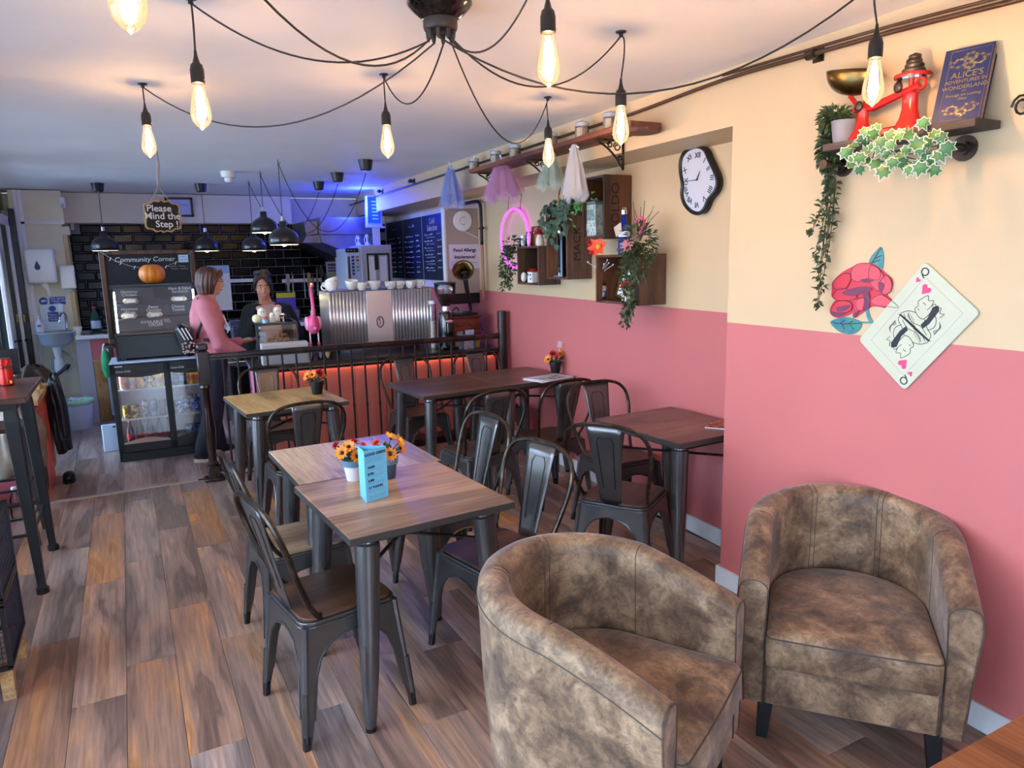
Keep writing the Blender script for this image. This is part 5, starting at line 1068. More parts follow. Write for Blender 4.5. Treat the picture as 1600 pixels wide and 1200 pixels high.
c0 = qw(753, 400, .05); r = T('corner_pipe', 'thin black pipe bending down beside the beige panel on the right wall', 'pipe', (c0.x, c0.y, 1.3)); yq = qw(753.5, 400, .05).y; zc_ = qw(753, 318, .05).z
b = MB(); b.tube(catmull([(WQ(yq+.55)-.05, yq+.55, zc_+.03), (WQ(yq)-.05, yq+.12, zc_+.03), (WQ(yq)-.05, yq+.02, zc_), (WQ(yq)-.05, yq, zc_-.1), (WQ(yq)-.05, yq, 1.8)], 5), .016, 8); b.build('upper_run', m_pipb, r, w=True, smooth='full')
b = MB(); b.tube([(WQ(yq)-.05, yq, 1.8), (WQ(yq)-.05, yq-.003, 1.28)], .017, 8); b.build('lower_run', M('pink brown pipe', '#b98a78', .4), r, w=True, smooth='full')
b = MB(); b.tube([(WQ(yq)-.05, yq-.04, 1.955), (WQ(yq)-.05, yq+.04, 1.955)], .012, 8); b.build('pipe_clip', m_pipb, r, w=True)
# framed certificate on the back bulkhead, its small socket and the smoke detector
p0, p1 = ay(257, 308, YB-.25), ay(303, 339, YB-.25); q = T('framed_certificate', 'black framed certificate under the ceiling right of the step sign', 'picture', ((p0.x+p1.x)/2, YB-.25, p1.z)); w_, h_ = (p1.x-p0.x)/2, p0.z-p1.z
b = MB()
for a_, c_ in (((-w_, 0), (-w_+.025, h_)), ((w_-.025, 0), (w_, h_)), ((-w_, h_-.025), (w_, h_)), ((-w_, 0), (w_, .025))): b.bb((a_[0], -.012, a_[1]), (c_[0], .008, c_[1]))
b.build('picture_frame', m_black, q); b = MB(); b.bb((-w_+.02, .0, .02), (w_-.02, .006, h_-.02)); b.build('certificate', M('pale lilac paper', '#b9bfe6', .5), q)
b = MB(); scribble(b, -.08, .08, h_*.6, .02, frame((0, -.001, 0), (1, 0, 0), (0, 0, 1)), rnd, .002); b.build('small_print', m_ink, q)
p = ay(97, 316, PY-.04); q = T('sensor_box', 'small white alarm sensor under the ceiling above the tile edge', 'sensor', p); b = MB(); b.box((0, 0, 0), (.06, .06, .12), (R(12), 0, 0), .012); b.build('sensor_body', m_white, q); b = MB(); b.sph((0, -.03, -.035), (.016, .008, .018), 10, 6); b.build('lens', M('grey lens', '#a8b0c4', .3), q)
p = az(356, 268, ZC); q = T('smoke_detector', 'white smoke detector on the ceiling left of the looped pendants', 'smoke detector', p); b = MB(); b.lathe([(.02, -.10), (.035, -.09), (.038, -.06), (.06, -.05), (.066, -.02), (.066, 0)], n=24); b.build('detector_body', m_cup, q, smooth=True); b = MB(); b.sph((.02, -.045, -.05), .007, 8, 6); b.build('indicator', M('grey indicator', '#777a80', .4), q)
# hanging step sign
p = ay(254, 338, 6.0); hk = az(245, 236, ZC); q = T('step_sign', 'hanging black sign with gold edge reading Please Mind the Step !', 'sign', (p.x, 6.0, p.z), R(8))
out = [(-.118, .07), (-.105, .095), (-.075, .098), (-.05, .118), (-.02, .112), (0, .125), (.02, .112), (.05, .118), (.075, .098), (.105, .095), (.118, .07), (.113, .03), (.128, 0), (.113, -.03), (.118, -.07), (.105, -.095), (.075, -.098), (.05, -.118), (.02, -.112), (0, -.122), (-.02, -.112), (-.05, -.118), (-.075, -.098), (-.105, -.095), (-.118, -.07), (-.113, -.03), (-.128, 0), (-.113, .03)]
oc = [(v.x, v.y) for v in catmull([(*v, 0) for v in out], 3, True)]; fs_ = frame((0, 0, 0), (1, 0, 0), (0, 0, 1))
b = MB(); b.poly([(x_*1.05, y_*.97) for x_, y_ in oc], .012, fs_, -.012); b.build('gold_edge', M('tan gold edge', '#b08a4e', .45), q)
b = MB(); b.poly([(x_*.96, y_*.885) for x_, y_ in oc], .004, fs_, .0); sl = b.build('slate', M('brown black slate', '#1e1918', .8), q)
for s_, z_, x_ in (('Please', .055, -.02), ('Mind the', .0, 0), ('Step !', -.058, .025)): text('lettering', s_, m_chalk, frame((x_, -.006, z_), (1, 0, 0), (0, 0, 1)), .068, q, off=.0008)
b = MB(); kn = Vector((-.01, 0, .215)); b.tube([(-.075, 0, .09), kn], .003, 5); b.tube([(.07, 0, .09), kn], .003, 5); b.build('cord', M('tan string', '#a8927a', .8), q)
hv = Matrix.Rotation(-R(8), 3, 'Z') @ (hk-Vector((p.x, 6.0, p.z))); hv.z = ZC-p.z; b = MB(); b.tube([kn, kn.lerp(hv, .15), kn.lerp(hv, .6)+Vector((.006, 0, 0)), hv], [.003, .008, .011, .005], 6); b.build('ribbon', M('beige ribbon', '#b3a59a', .8), q)

# ------------------------------------------------------------ hand wash corner at the far left
def pp(px, py, off=.0): return ay(px, py, PY-off)
p = pp(66, 420, .0); q = T('paper_towel_dispenser', 'white paper towel dispenser with a blue drop mark above the hand basin', 'dispenser', (p.x, PY, pp(66, 442).z))
b = MB(); pr = [(0, -.015), (-.11, .0), (-.145, .06), (-.15, .30), (-.13, .36), (0, .365)]; pts = pr
for s_ in (0,): b.add([(x_, y_, z_) for x_ in (-.135, .135) for y_, z_ in pts], [list(range(6))[::-1], [6+i for i in range(6)]]+[(i, (i+1) % 6, 6+(i+1) % 6, 6+i) for i in range(6)])
b.build('dispenser_body', m_cup, q, bev=.02, smooth=True)
b = MB(); b.sph((-.03, -.152, .17), (.026, .006, .032), 16, 8); b.lathe([(.02, 0), (.0001, .05)], c=(-.03, -.152, .19), n=12, sy_=.3); b.build('drop_mark', M('navy drop', '#24406e', .5), q, smooth=True)
b = MB(); b.poly([(-.04, .01), (.03, .01), (.055, -.10), (.03, -.16), (.02, -.08)], .002, frame((0, -.07, 0), (1, 0, 0), (0, 0, 1))); b.build('paper_towel', m_paper, q)
p = ay(109, 452, PY-.02); q = T('soap_dispenser', 'small white wall dispenser on the post at the tile edge', 'dispenser', (p.x, PY-.012, p.z)); b = MB(); b.add([(x_, y_, z_) for x_ in (-.07, .07) for y_, z_ in ((0, 0), (-.10, .01), (-.09, .20), (-.06, .26), (0, .265))], [list(range(5))[::-1], [5+i for i in range(5)]]+[(i, (i+1) % 5, 5+(i+1) % 5, 5+i) for i in range(5)]); b.build('dispenser_body', m_cup, q, bev=.015, smooth=True); b = MB(); b.bb((-.02, -.085, -.02), (.02, -.05, .0)); b.build('nozzle', m_paper, q)
m_blue = M('sign blue', '#2549a8', .5)
p0, p1 = pp(58, 464), pp(104, 476); q = T('basin_sign', 'white and blue sign reading This basin for hand wash only', 'sign', ((p0.x+p1.x)/2, PY-.002, p1.z)); w_, h_ = (p1.x-p0.x)/2, p0.z-p1.z
b = MB(); b.bb((-w_, -.004, 0), (w_, 0, h_)); b.build('plate', m_paper, q); b = MB(); b.lathe([(h_*.44, 0), (h_*.44, .002), (.0001, .002)], c=(-w_+h_*.55, -.004, h_/2), n=24, T=frame((0, 0, 0), (1, 0, 0), (0, 0, 1))); b.build('hand_symbol', m_blue, q)
b = MB(); b.sph((-w_+h_*.5, -.008, h_*.5), (h_*.2, .002, h_*.12), 10, 6); b.sph((-w_+h_*.66, -.008, h_*.6), (h_*.1, .002, h_*.07), 10, 6); b.build('hand_shape', m_paper, q)
b = MB(); b.bb((-w_+h_*1.1, -.006, h_*.06), (w_-.004, -.004, h_*.94)); b.build('blue_field', m_blue, q); text('lettering', 'This basin\nfor hand wash\nonly', m_paper, frame((w_*.36, -.0065, h_*.48), (1, 0, 0), (0, 0, 1)), .037, q, space=.75)
p0, p1 = pp(72, 478), pp(94, 503); q = T('hygiene_sign', 'blue and white hand washing sign on the steel splashback', 'sign', ((p0.x+p1.x)/2, PY-.012, p1.z)); w_, h_ = (p1.x-p0.x)/2, p0.z-p1.z
b = MB(); b.bb((-w_, -.004, 0), (w_, 0, h_)); b.build('plate', m_paper, q); b = MB(); b.lathe([(.034, 0), (.034, .002), (.0001, .002)], c=(0, -.004, h_*.82), n=20, T=frame((0, 0, 0), (1, 0, 0), (0, 0, 1))); b.build('hand_symbol', m_blue, q); b = MB(); b.bb((-w_*.9, -.006, .01), (w_*.9, -.004, h_*.62)); b.build('blue_field', m_blue, q); text('lettering', 'Please\nwash your\nhands', m_paper, frame((0, -.0065, h_*.32), (1, 0, 0), (0, 0, 1)), .032, q, space=.8)
p0, p1 = pp(61, 476), pp(104, 520); q = T('splashback', 'steel splashback behind the hand basin', 'splashback', ((p0.x+p1.x)/2, PY, p1.z)); w_, h_ = (p1.x-p0.x)/2, p0.z-p1.z; b = MB(); b.bb((-w_, -.010, 0), (w_, 0, h_), .002); b.build('steel_plate', M('blue grey steel', '#a9b6c8', .3, .5), q); b = MB(); b.sph((w_*.9, -.011, h_*.9), .005, 8, 5); b.build('screw', m_steel, q)
c0 = pp(86, 519, .22); q = T('hand_basin', 'round stainless hand basin on the far left wall', 'basin', (c0.x, PY-.21, c0.z-.16)); b = MB(); b.lathe([(.05, 0), (.11, .015), (.155, .05), (.17, .15), (.19, .155), (.19, .165), (.165, .165), (.145, .06), (.05, .03), (.0001, .028)], n=32); b.build('bowl', M('satin basin steel', '#c6ccd4', .4, .4), q, smooth='full')
b = MB(); b.tube(catmull([(.10, .16, .16), (.11, .16, .30), (.09, .12, .36), (.06, .02, .33), (.05, -.02, .25)], 5), .011, 8); b.build('tap', m_chrome, q, smooth='full')
b = MB(); b.cyl((0, .02, .0), (0, .03, -.12), .05, .035, 14); b.lathe([(.04, -.30), (.055, -.26), (.05, -.16), (.035, -.12)], c=(0, .03, 0), n=16); b.build('waste_trap', m_paper, q, smooth=True)
b = MB(); b.tube(catmull([(.04, .05, -.05), (.12, .05, -.16), (.06, .05, -.28), (-.07, .05, -.26), (-.08, .05, -.14)], 5), .012, 6); b.build('hose', M('grey hose', '#9aa4a8', .4), q, smooth='full')
b = MB(); 
for k in range(10): b.tube([(.08+.022*k+.012*cos(a_), .1, -.09-.002*k+.010*sin(a_)) for a_ in [2*pi*j/8 for j in range(8)]], .004, 4, closed=True)
b.build('chain', m_steel, q)
q = T('soap_bottle', 'white pump soap bottle at the left of the hand basin', 'bottle', (c0.x-.135, PY-.19, c0.z+.006)); b = MB(); b.lathe([(.036, 0), (.04, .02), (.038, .10), (.016, .125), (.014, .14)], n=18); b.build('bottle_body', m_paper, q, smooth=True); b = MB(); b.cyl((0, 0, .14), (0, 0, .17), .009, n=8); b.bb((-.008, -.04, .165), (.008, .01, .18), .003); b.build('pump', m_paper, q); b = MB(); b.sph((0, -.038, .07), (.02, .003, .012), 10, 6); b.build('label', M('blue label', '#5068b0', .5), q)
# small white worktop with sink things right of the post
r = T('wash_up_unit', 'white topped unit with grey side right of the hand basin', 'worktop', (-.36, 9.05, ZB)); p0, p1 = ay(116, 519, 9.0), ay(172, 522, 9.0); zt = az(130, 530, .945).z
b = MB(); b.bb((p0.x, 8.98, .905), (.35, 9.72, .95), .01); b.build('worktop', m_white, r, w=True)
b = MB(); xs = ay(121, 560, 9.0).x; b.bb((xs, 9.02, ZB), (xs+.14, 9.70, .905), .004); b.build('side_panel', M('pale grey side', '#a9a5b2', .5), r, w=True)
b = MB(); x0 = xs+.14; b.bb((x0, 9.03, .68), (.35, 9.05, .90)); b.build('front_panel', m_counter if False else M('pink front', '#cf6b74', .5), r, w=True)
b = MB(); b.bb((x0, 9.01, .655), (.35, 9.05, .68)); b.build('trim_strip', m_pine, r, w=True)
b = MB(); b.bb((x0+.005, 9.02, ZB), (x0+.115, 9.07, .655), .003); b.build('timber_post', m_pine, r, w=True)
q = T('notice_board', 'pale notice board with pinned leaflets beside the drinks fridge', 'notice board', (x0+.2, 9.0, .05)); b = MB(); b.bb((-.08, 0, .0), (.30, .012, .60)); b.build('board', M('pale blue board', '#b9c6e0', .5), q)
for k, (c_, x_, z_) in enumerate((('#d8c860', 0, .30), ('#5a70a8', -.02, .45), ('#8aa0a8', .0, .16), ('#c06070', .05, .06), ('#e0d0a0', .16, .40), ('#a0b8d8', .17, .2))): b = MB(); b.bb((x_, -.003, z_), (x_+.09, 0, z_+.10)); b.build('leaflet', M('leaflet %d' % k, c_, .6), q)
q = T('plastic_cup', 'small white plastic cup on the wash up unit', 'cup', (ay(121, 515, 9.15).x, 9.15, .95)); b = MB(); b.lathe([(.035, 0), (.045, .09), (.042, .09), (.033, .004), (.0001, .004)], n=16); b.build('cup_body', m_paper, q, smooth=True); b = MB(); b.lathe([(.0455, .088), (.048, .09), (.0455, .093)], n=16); b.build('rim', m_cup, q)
bottle(0, 0, .30, .05, '#0f3d2c', '#b8c4d8', '#d03028', 'green washing up bottle with a red cap on the wash up unit', 0, 'washing_up_bottle', None, Matrix.Translation((ay(151, 515, 9.2).x, 9.2, .95)))
q = T('scouring_cloth', 'crumpled grey cloth on the wash up unit beside the green bottle', 'cloth', (ay(139, 520, 9.15).x, 9.15, .95)); b = MB(); b.grid(lambda u, v: ((u-.5)*.16, (v-.5)*.1, .012+.018*abs(noise.noise((u*5, v*5, 0)))), 14, 10); b.build('folded_cloth', M('grey cloth', '#6c6a70', .9), q, smooth='full', solid=.006)
q = T('scrubbing_brush', 'dark brush lying in front of the green bottle', 'brush', (ay(156, 522, 9.08).x, 9.06, .95)); b = MB(); b.tube([(-.09, 0, .014), (.0, .01, .02), (.08, .02, .02)], [.01, .011, .02], 8); b.build('handle', m_blackp, q, smooth=True); b = MB(); b.bb((.05, 0, .001), (.11, .04, .012)); b.build('bristles', M('grey bristles', '#4a4e54', .9), q)
# waste bin
p = ay(121, 640, 8.80); q = T('waste_bin', 'pale blue waste bin with a mint green liner and white tissue', 'bin', (p.x, 8.80, ZB)); s_ = 1.0
b = MB(); b.lathe([(.12, 0), (.125, .01), (.165, .30), (.158, .30), (.12, .02), (.0001, .015)], n=28); b.build('bin_body', M('pale blue grey plastic', '#b4bbcd', .4), q, smooth='full')
b = MB(); b.lathe([(.16, .27), (.168, .275), (.172, .30), (.166, .315), (.15, .312), (.148, .28), (.10, .275), (.0001, .27)], n=28, flute=.012); b.build('bin_liner', M('mint bag', '#a8d8bc', .4), q, smooth='full')
b = MB(); b.grid(lambda u, v: ((u-.5)*.12, (v-.5)*.12, .31+.05*abs(noise.noise((u*4, v*4, 3)))), 10, 10); b.build('tissue', m_paper, q, smooth='full', solid=.002)
# green bag on a hook, white board behind the fridge
p = ay(166, 568, 8.3); q = T('green_bag', 'green fabric bag hanging beside the drinks fridge', 'bag', (p.x, 8.3, p.z)); b = MB(); b.sph((0, 0, 0), (.045, .03, .15), 16, 12); b.build('bag_body', M('green fabric', '#1f7a4c', .7, col2='#2f9a62', nscale=10), q, smooth='full'); b = MB(); b.tube(catmull([(-.02, 0, .12), (.0, 0, .2), (.03, 0, .12)], 4), .006, 6); b.build('handle', m_paper, q)
q = T('coat_hook_post', 'brown wooden post carrying the green bag', 'post', (p.x+.035, 8.33, ZB)); b = MB(); b.bb((-.02, 0, 0), (.02, .04, .86), .003); b.build('post_shaft', m_bf, q); b = MB(); b.bb((-.06, -.04, 0), (.06, .08, .02)); b.build('foot', m_bf, q)
p = az(163, 693, ZB); q = T('white_board', 'white board standing on the floor behind the drinks fridge', 'board', (-.235, 7.5, ZB), R(0)); b = MB(); b.box((-.02, 0, .13), (.13, .02, .26), (R(-4), 0, 0), .008); b.build('board_body', M('blue white board', '#c3d4ee', .4), q); b = MB(); b.sph((.02, -.02, .235), (.016, .01, .008), 10, 6); b.build('clip', m_blackp, q)
# dark bags heaped on a low bench
q = T('storage_bench', 'low dark bench at the far left under the hand basin, heaped with bags', 'bench', (-.94, 8.3, ZB)); q.scale = (.62, 1, 1); b = MB(); b.bb((-.2, -.25, .36), (.24, .3, .40), .01); b.build('bench_top', m_blackp, q)
for sx_ in (-.17, .21):
    for sy_ in (-.22, .27): b = MB(); b.bb((sx_-.015, sy_-.015, 0), (sx_+.015, sy_+.015, .36)); b.build('leg', m_black, q)
b = MB(); b.bb((-.18, -.2, .05), (.22, .26, .34), .03); b.build('storage_box', M('dark navy box', '#1a2430', .6), q)
def blob(name, lb, cat, c, r_, mat, amp=.25, fr=3., seed=0, child=None):
    q = T(name, lb, cat, c); b = MB(); b.sph((0, 0, r_[2]), r_, 36, 24)
    b.v = [v+Vector((v.x, v.y, (v.z-r_[2])*.6))*amp*(noise.noise(v*fr/max(r_)*.6+Vector((seed, 0, 0)))+.5*noise.noise(v*fr*2.2/max(r_)*.6+Vector((0, seed, 0)))) for v in b.v]
    b.v = [Vector((v.x, v.y, max(.002, v.z))) for v in b.v]
    b.build('fabric_body', mat, q, smooth='full'); return q
m_dk = M('black nylon', '#15161c', .4, col2='#242832', nscale=8)
q = blob('black_rucksack', 'black rucksack heaped on the low bench at the far left', 'bag', (-.93, 8.28, .385), (.15, .2, .14), m_dk, .3, 3, 1); b = MB(); b.tube(catmull([(.1, -.05, .22), (.26, .0, .26), (.36, .02, .34), (.34, .04, .30)], 5), .02, 6); b.build('strap', m_dk, q, smooth='full'); b = MB(); b.sph((.12, -.18, .12), (.03, .01, .05), 10, 6); b.build('buckle', m_steel, q)
# ------------------------------------------------------------ things on and along the right wall
def wloc(f, y, off, z): return Vector((f(y)-off, y, z))
# high plank shelf with tins
r = T('plank_shelf', 'reddish rustic plank shelf with scroll brackets high on the bulkhead', 'shelf', wloc(WR, 4.1, .1, 2.29))
b = MB(); n = 20; rnd = random.Random(4); y0, y1 = 3.08, 5.2; z0, z1 = 2.322, 2.352; pts = []
for i in range(n+1): y = y0+(y1-y0)*i/n; pts.append((WR(y)-.20+rnd.uniform(-.004, .004), y))
b.poly(pts+[(WR(y1)-.003, y1), (WR(y0)-.003, y0)], z1-z0, z0=z0); b.build('plank', m_shelf, r, w=True, bev=.004)
b = MB(); b.cyl(wloc(WR, 3.12, .1, 2.30), wloc(WR, 3.12, .1, 2.322), .09, n=20); b.build('end_disc', m_shelf, r, w=True)
for y in (3.42, 4.28, 5.06):
    b = MB(); P = lambda o, z: wloc(WR, y, o, z)
    b.tube([P(.008, 2.31), P(.19, 2.31)], .007, 6); b.tube([P(.008, 2.32), P(.008, 2.15)], .008, 6); b.tube(catmull([P(.18, 2.30), P(.12, 2.27), P(.06, 2.22), P(.012, 2.16)], 5), .006, 6)
    for o, z, q in ((.05, 2.275, .026), (.10, 2.285, .018), (.03, 2.215, .016)): b.tube([P(o+q*cos(a)*(1-a/14), z+q*sin(a)*(1-a/14)) for a in [k*.55 for k in range(16)]], .0045, 5)
    b.build('scroll_bracket', m_brz, r, w=True, smooth='full')
m_tin = M('tin printed beige', '#9a9188', .35, .4, col2='#5c5650', nscale=14, lo=.42, hi=.6); m_lid = M('pale tin lid', '#b8c2d4', .3, .5)
for i, px in enumerate((742, 776, 806, 862, 910, 954)):
    p = fw(px, 300, .09); y = p.y; q = T('storage_tin', 'round lidded tin on the high plank shelf, %s from its far left end' % nth[i], 'tin', wloc(WR, y, .09, 2.352), 0, 'tins on the high shelf')
    b = MB(); b.lathe([(.040, 0), (.041, .004), (.041, .085), (.039, .088)], n=22); b.build('tin_body', m_tin, q, smooth=True); b = MB(); b.lathe([(.043, .08), (.043, .10), (.036, .106), (.0001, .108)], n=22); b.build('lid', m_lid, q, smooth=True); b = MB(); b.lathe([(.006, .106), (.007, .114), (.0001, .118)], n=8); b.build('knob', m_chrome, q)
    b = MB(); b.lathe([(.0418, .02), (.0418, .07)], n=22); b.v = [v for v in b.v]; b2 = MB(); 
    for k in range(6):
        a0, a1 = R(185+k*9), R(185+(k+1)*9); b2.add([(.0418*cos(a0), .0418*sin(a0), .018), (.0418*cos(a1), .0418*sin(a1), .018), (.0418*cos(a1), .0418*sin(a1), .07), (.0418*cos(a0), .0418*sin(a0), .07)], [(0, 1, 2, 3)])
    b2.build('paper_label', M('tin label', '#ada392', .6) if i == 0 else bpy.data.materials['tin label'], q)
# tulle dresses
def tulle(name, c, alpha): 
    m = bpy.data.materials.new(name); m.use_nodes = True; n = m.node_tree.nodes; l = m.node_tree.links; n.clear(); o = n.new('ShaderNodeOutputMaterial'); mx = n.new('ShaderNodeMixShader'); mx.inputs[0].default_value = alpha
    t = n.new('ShaderNodeBsdfTransparent'); d = n.new('ShaderNodeBsdfDiffuse'); tr = n.new('ShaderNodeBsdfTranslucent'); m2 = n.new('ShaderNodeMixShader'); d.inputs[0].default_value = lin(c); tr.inputs[0].default_value = lin(c)
    l.new(d.outputs[0], m2.inputs[1]); l.new(tr.outputs[0], m2.inputs[2]); l.new(t.outputs[0], mx.inputs[1]); l.new(m2.outputs[0], mx.inputs[2]); l.new(mx.outputs[0], o.inputs[0]); return m
def dress(px, py0, py1, wpx, off, mat, lb, seed, tilt=0.):
    top = fw(px, py0, off); bot = fw(px+tilt, py1, off); hgt = top.z-bot.z; q = T('tulle_dress', lb, 'fabric', Vector((top.x, top.y, bot.z)), 0, 'tulle dresses hung from the high shelf'); wd = wpx/1120*(top-EYE).length*.62
    for k in range(3):
        b = MB(); 
        def fn(u, v, k=k):
            a = 2*pi*u; ex = .12+.88*v**.75; wv = 1+.22*sin(a*7+seed+k)+.12*sin(a*13+k*2); rr = wd*(.75+.12*k)*ex*wv
            return (rr*cos(a)*.5, rr*sin(a), hgt*(1-v)-.03*v*sin(a*5+k)+k*.01)
        b.grid(fn, 84, 10); b.build('tulle_layer', mat, q, smooth='full')
    b = MB(); b.tube(catmull([(0, -.0, hgt), (0, .0, hgt+.03), (.0, .015, hgt+.045), (0, .02, hgt+.03)], 4), .004, 6); b.tube([(0, -.05, hgt-.015), (0, 0, hgt+.003), (0, .05, hgt-.015)], .004, 6); b.build('hanger', m_paper, q)
    return q
dress(703, 262, 322, 46, .16, tulle('blue tulle', '#b8c8f8', .27), 'pale blue tulle dress hanging from the far left end of the high shelf', 1, 4)
q = dress(783, 252, 312, 66, .14, tulle('pink tulle', '#f0b8e0', .27), 'pink tulle dress hanging under the middle of the high shelf', 4, 0)
dress(897, 228, 310, 40, .17, tulle('white tulle', '#e8ecf4', .3), 'white tulle dress hanging near the right end of the high shelf', 7)
dress(860, 238, 292, 44, .10, tulle('green white tulle', '#dcf0e4', .2), 'short greenish white tulle hanging between the pink and white dresses', 9)
b = MB(); c0 = fw(697, 238, .18); q = T('blue_tulle_bow', 'pale blue tulle bow rising above the far left end of the high shelf', 'fabric', c0)
for s_ in (-1, 1): b.grid(lambda u, v, s_=s_: (.02*sin(6*u), s_*(.05+.12*v)*(1 if s_ > 0 else .6)*.8, (.06+.02*s_)*v+(u-.5)*(.03+.07*v)+.01*sin(9*v)), 8, 8)
b.build('tulle_layer', bpy.data.materials['blue tulle'], q, smooth='full')
# neon oval
a_, c_ = qw(785, 370, .04), qw(823, 370, .04); zt, zb_ = qw(803, 326, .04).z, qw(803, 418, .04).z; yc = (a_.y+c_.y)/2; ry = abs(a_.y-c_.y)/2; rz = (zt-zb_)/2; r = T('neon_oval', 'glowing violet neon oval on the right wall behind the hanging plant', 'neon light', wloc(WQ, yc, .04, (zt+zb_)/2))
b = MB(); b.tube([(.0, ry*cos(2*pi*k/48), rz*sin(2*pi*k/48)) for k in range(48)], .010, 8, closed=True); b.build('neon_tube', M('violet neon', '#d860ff', .4, em='#c93cff', es=2.2), r, smooth='full')
b = MB(); 
for s_ in (-1, 1): b.tube([(.0, s_*ry*.45, rz*.88), (.02, s_*ry*.45, rz*1.45)], .0025, 4)
b.tube([(.02, -ry*.45, rz*1.45), (.02, ry*.45, rz*1.45)], .0025, 4); b.build('hanging_wire', m_brz, r)
# clock
cpx = [(1090, 226), (1102, 232), (1108, 245), (1115, 260), (1121, 274), (1122.5, 287), (1118, 301), (1107.5, 314), (1101, 329), (1092, 336), (1080, 333), (1069, 321), (1064.5, 305), (1065.5, 289), (1062.5, 270), (1062, 253), (1066, 240), (1076, 230)]
cc = qw(1089, 281, .04); F0 = RECF(*cc); Fi = F0.inverted(); oc = catmull([Fi @ qw(*p, .04) for p in cpx], 4, True)
r = T('melting_clock', 'white clock with a wavy melting black rim and roman numerals on the cream wall', 'clock', cc)
def CT_(v, k=1., z=0.): return Vector((v.x*k, v.y*k, z))
b = MB(F0); b.poly([(v.x*.97, v.y*.97) for v in oc], .02, z0=-.038); b.tube([CT_(v, .95) for v in oc], .011, 8, closed=True); b.build('rim', m_black, r, w=True, smooth=True)
b = MB(F0); b.poly([(v.x*.93, v.y*.93) for v in oc], .012, z0=-.015); b.build('face', M('white clock face', '#d2d2d8', .15, coat=.6), r, w=True)
nums = ['XII', 'I', 'II', 'III', 'IIII', 'V', 'VI', 'VII', 'VIII', 'IX', 'X', 'XI']
def rad_at(a): return min(oc, key=lambda v: abs(((math.atan2(v.y, v.x)-a+pi) % (2*pi))-pi)).xy.length
for k, s in enumerate(nums):
    a = pi/2-2*pi*k/12; rr = rad_at(a)*.70; text('numeral', s, m_ink, F0 @ Matrix.Translation((rr*cos(a), rr*sin(a), -.0015)) @ Matrix.Rotation(a-pi/2, 4, 'Z'), .042, r, w=True, off=.0004)
for px, py, wd in ((1094, 267, .0028), (1067, 284, .0018)):
    b = MB(F0); b.tube([(0, 0, .002), CT_(Fi @ qw(px, py, .04), 1, .002)], [wd*1.4, wd*.5], 5); b.build('clock_hand', m_ink, r, w=True)
b = MB(F0); b.sph((0, 0, .002), .005, 10, 6); b.build('boss', m_ink, r, w=True)
# wooden crates
def crate(pw, pf, pfar, pyt, pyb, name, lb, word=None, shelf=False, wsz=.07):
    wy = qw(pw, 400).y; x1 = WQ(wy); x0 = ay(pf, 400, wy).x; zt = ay(pf, pyt, wy).z; zb2 = ay(pf, pyb, wy).z; rr_ = ray(pfar, 400); y1 = x0/ (rr_.x/rr_.y); y1 = (x0+.055*0)/(rr_.x/rr_.y); dep = x1-x0
    r = T(name, lb, 'crate', ((x0+x1)/2, (wy+y1)/2, zb2), 0, 'wooden crates on the wall'); t = .016
    def quad(ya, yb, o0, o1, za, zc): 
        b = MB(); b.poly([(WQ(ya)-dep+o0, ya), (WQ(ya)-dep+o1, ya), (WQ(yb)-dep+o1, yb), (WQ(yb)-dep+o0, yb)], zc-za, z0=za); return b
    quad(wy, wy+t, 0, dep-.003, zb2, zt).build('side_board', m_cwood, r, w=True, bev=.003); quad(y1-t, y1, 0, dep-.003, zb2, zt).build('side_board', m_cwood, r, w=True, bev=.003)
    quad(wy+t, y1-t, .002, dep-.003, zb2, zb2+t).build('bottom_board', m_cwood, r, w=True, bev=.003); quad(wy+t, y1-t, .002, dep-.003, zt-t, zt).build('top_board', m_cwood, r, w=True, bev=.003)
    quad(wy+t, y1-t, dep-.012, dep-.004, zb2+t, zt-t).build('back_board', m_cwood, r, w=True)
    if word: text('lettering', word, M('burnt lettering', '#1f0f08', .7) if 'burnt lettering' not in bpy.data.materials else bpy.data.materials['burnt lettering'], frame(((x0+x1)/2-.02, wy-.0012, (zt+zb2)/2+.02), (0, 0, 1), (-1, 0, 0)), wsz, r, w=True)
    return dict(r=r, y0=wy, y1=y1, x0=x0, dep=dep, zt=zt, zb=zb2, t=t)
K0 = crate(876, 841, 804, 384, 446, 'wooden_crate', 'small wooden crate farthest left on the wall, beside the neon oval')
K2 = crate(925, 886, 851, 334, 437, 'wooden_crate', 'wooden crate with ivy and an arched mirror, second from the left', 'MACK', wsz=.085)
K1 = crate(987, 944, 907, 272, 372, 'wooden_crate', 'highest wooden crate with the TEA tin inside', 'OLDO', wsz=.09)
K3 = crate(1042, 999, 925, 397, 478, 'wooden_crate', 'lowest wooden crate at the right, holding a bottle and a tilted picture frame')
def inK(K, px, off, top=False):
    """point standing in (or on) a crate: off = distance behind its open front"""
    rr_ = ray(px, 400); k_ = rr_.x/rr_.y; y = (2.739-K['dep']+off)/(k_-.055); return Vector((WQ(y)-K['dep']+off, y, K['zt'] if top else K['zb']+K['t']))
def leafmesh(mb, c, d, up, L_, W_, fold=.25):
    d = d.normalized(); s_ = d.cross(up); s_ = s_.normalized() if s_.length > 1e-5 else d.orthogonal().normalized(); n_ = s_.cross(d)
    p = [c, c+d*L_*.45+s_*W_/2+n_*W_*fold, c+d*L_, c+d*L_*.45-s_*W_/2+n_*W_*fold, c+d*L_*.5]
    mb.add(p, [(0, 1, 4), (1, 2, 4), (2, 3, 4), (3, 0, 4)])
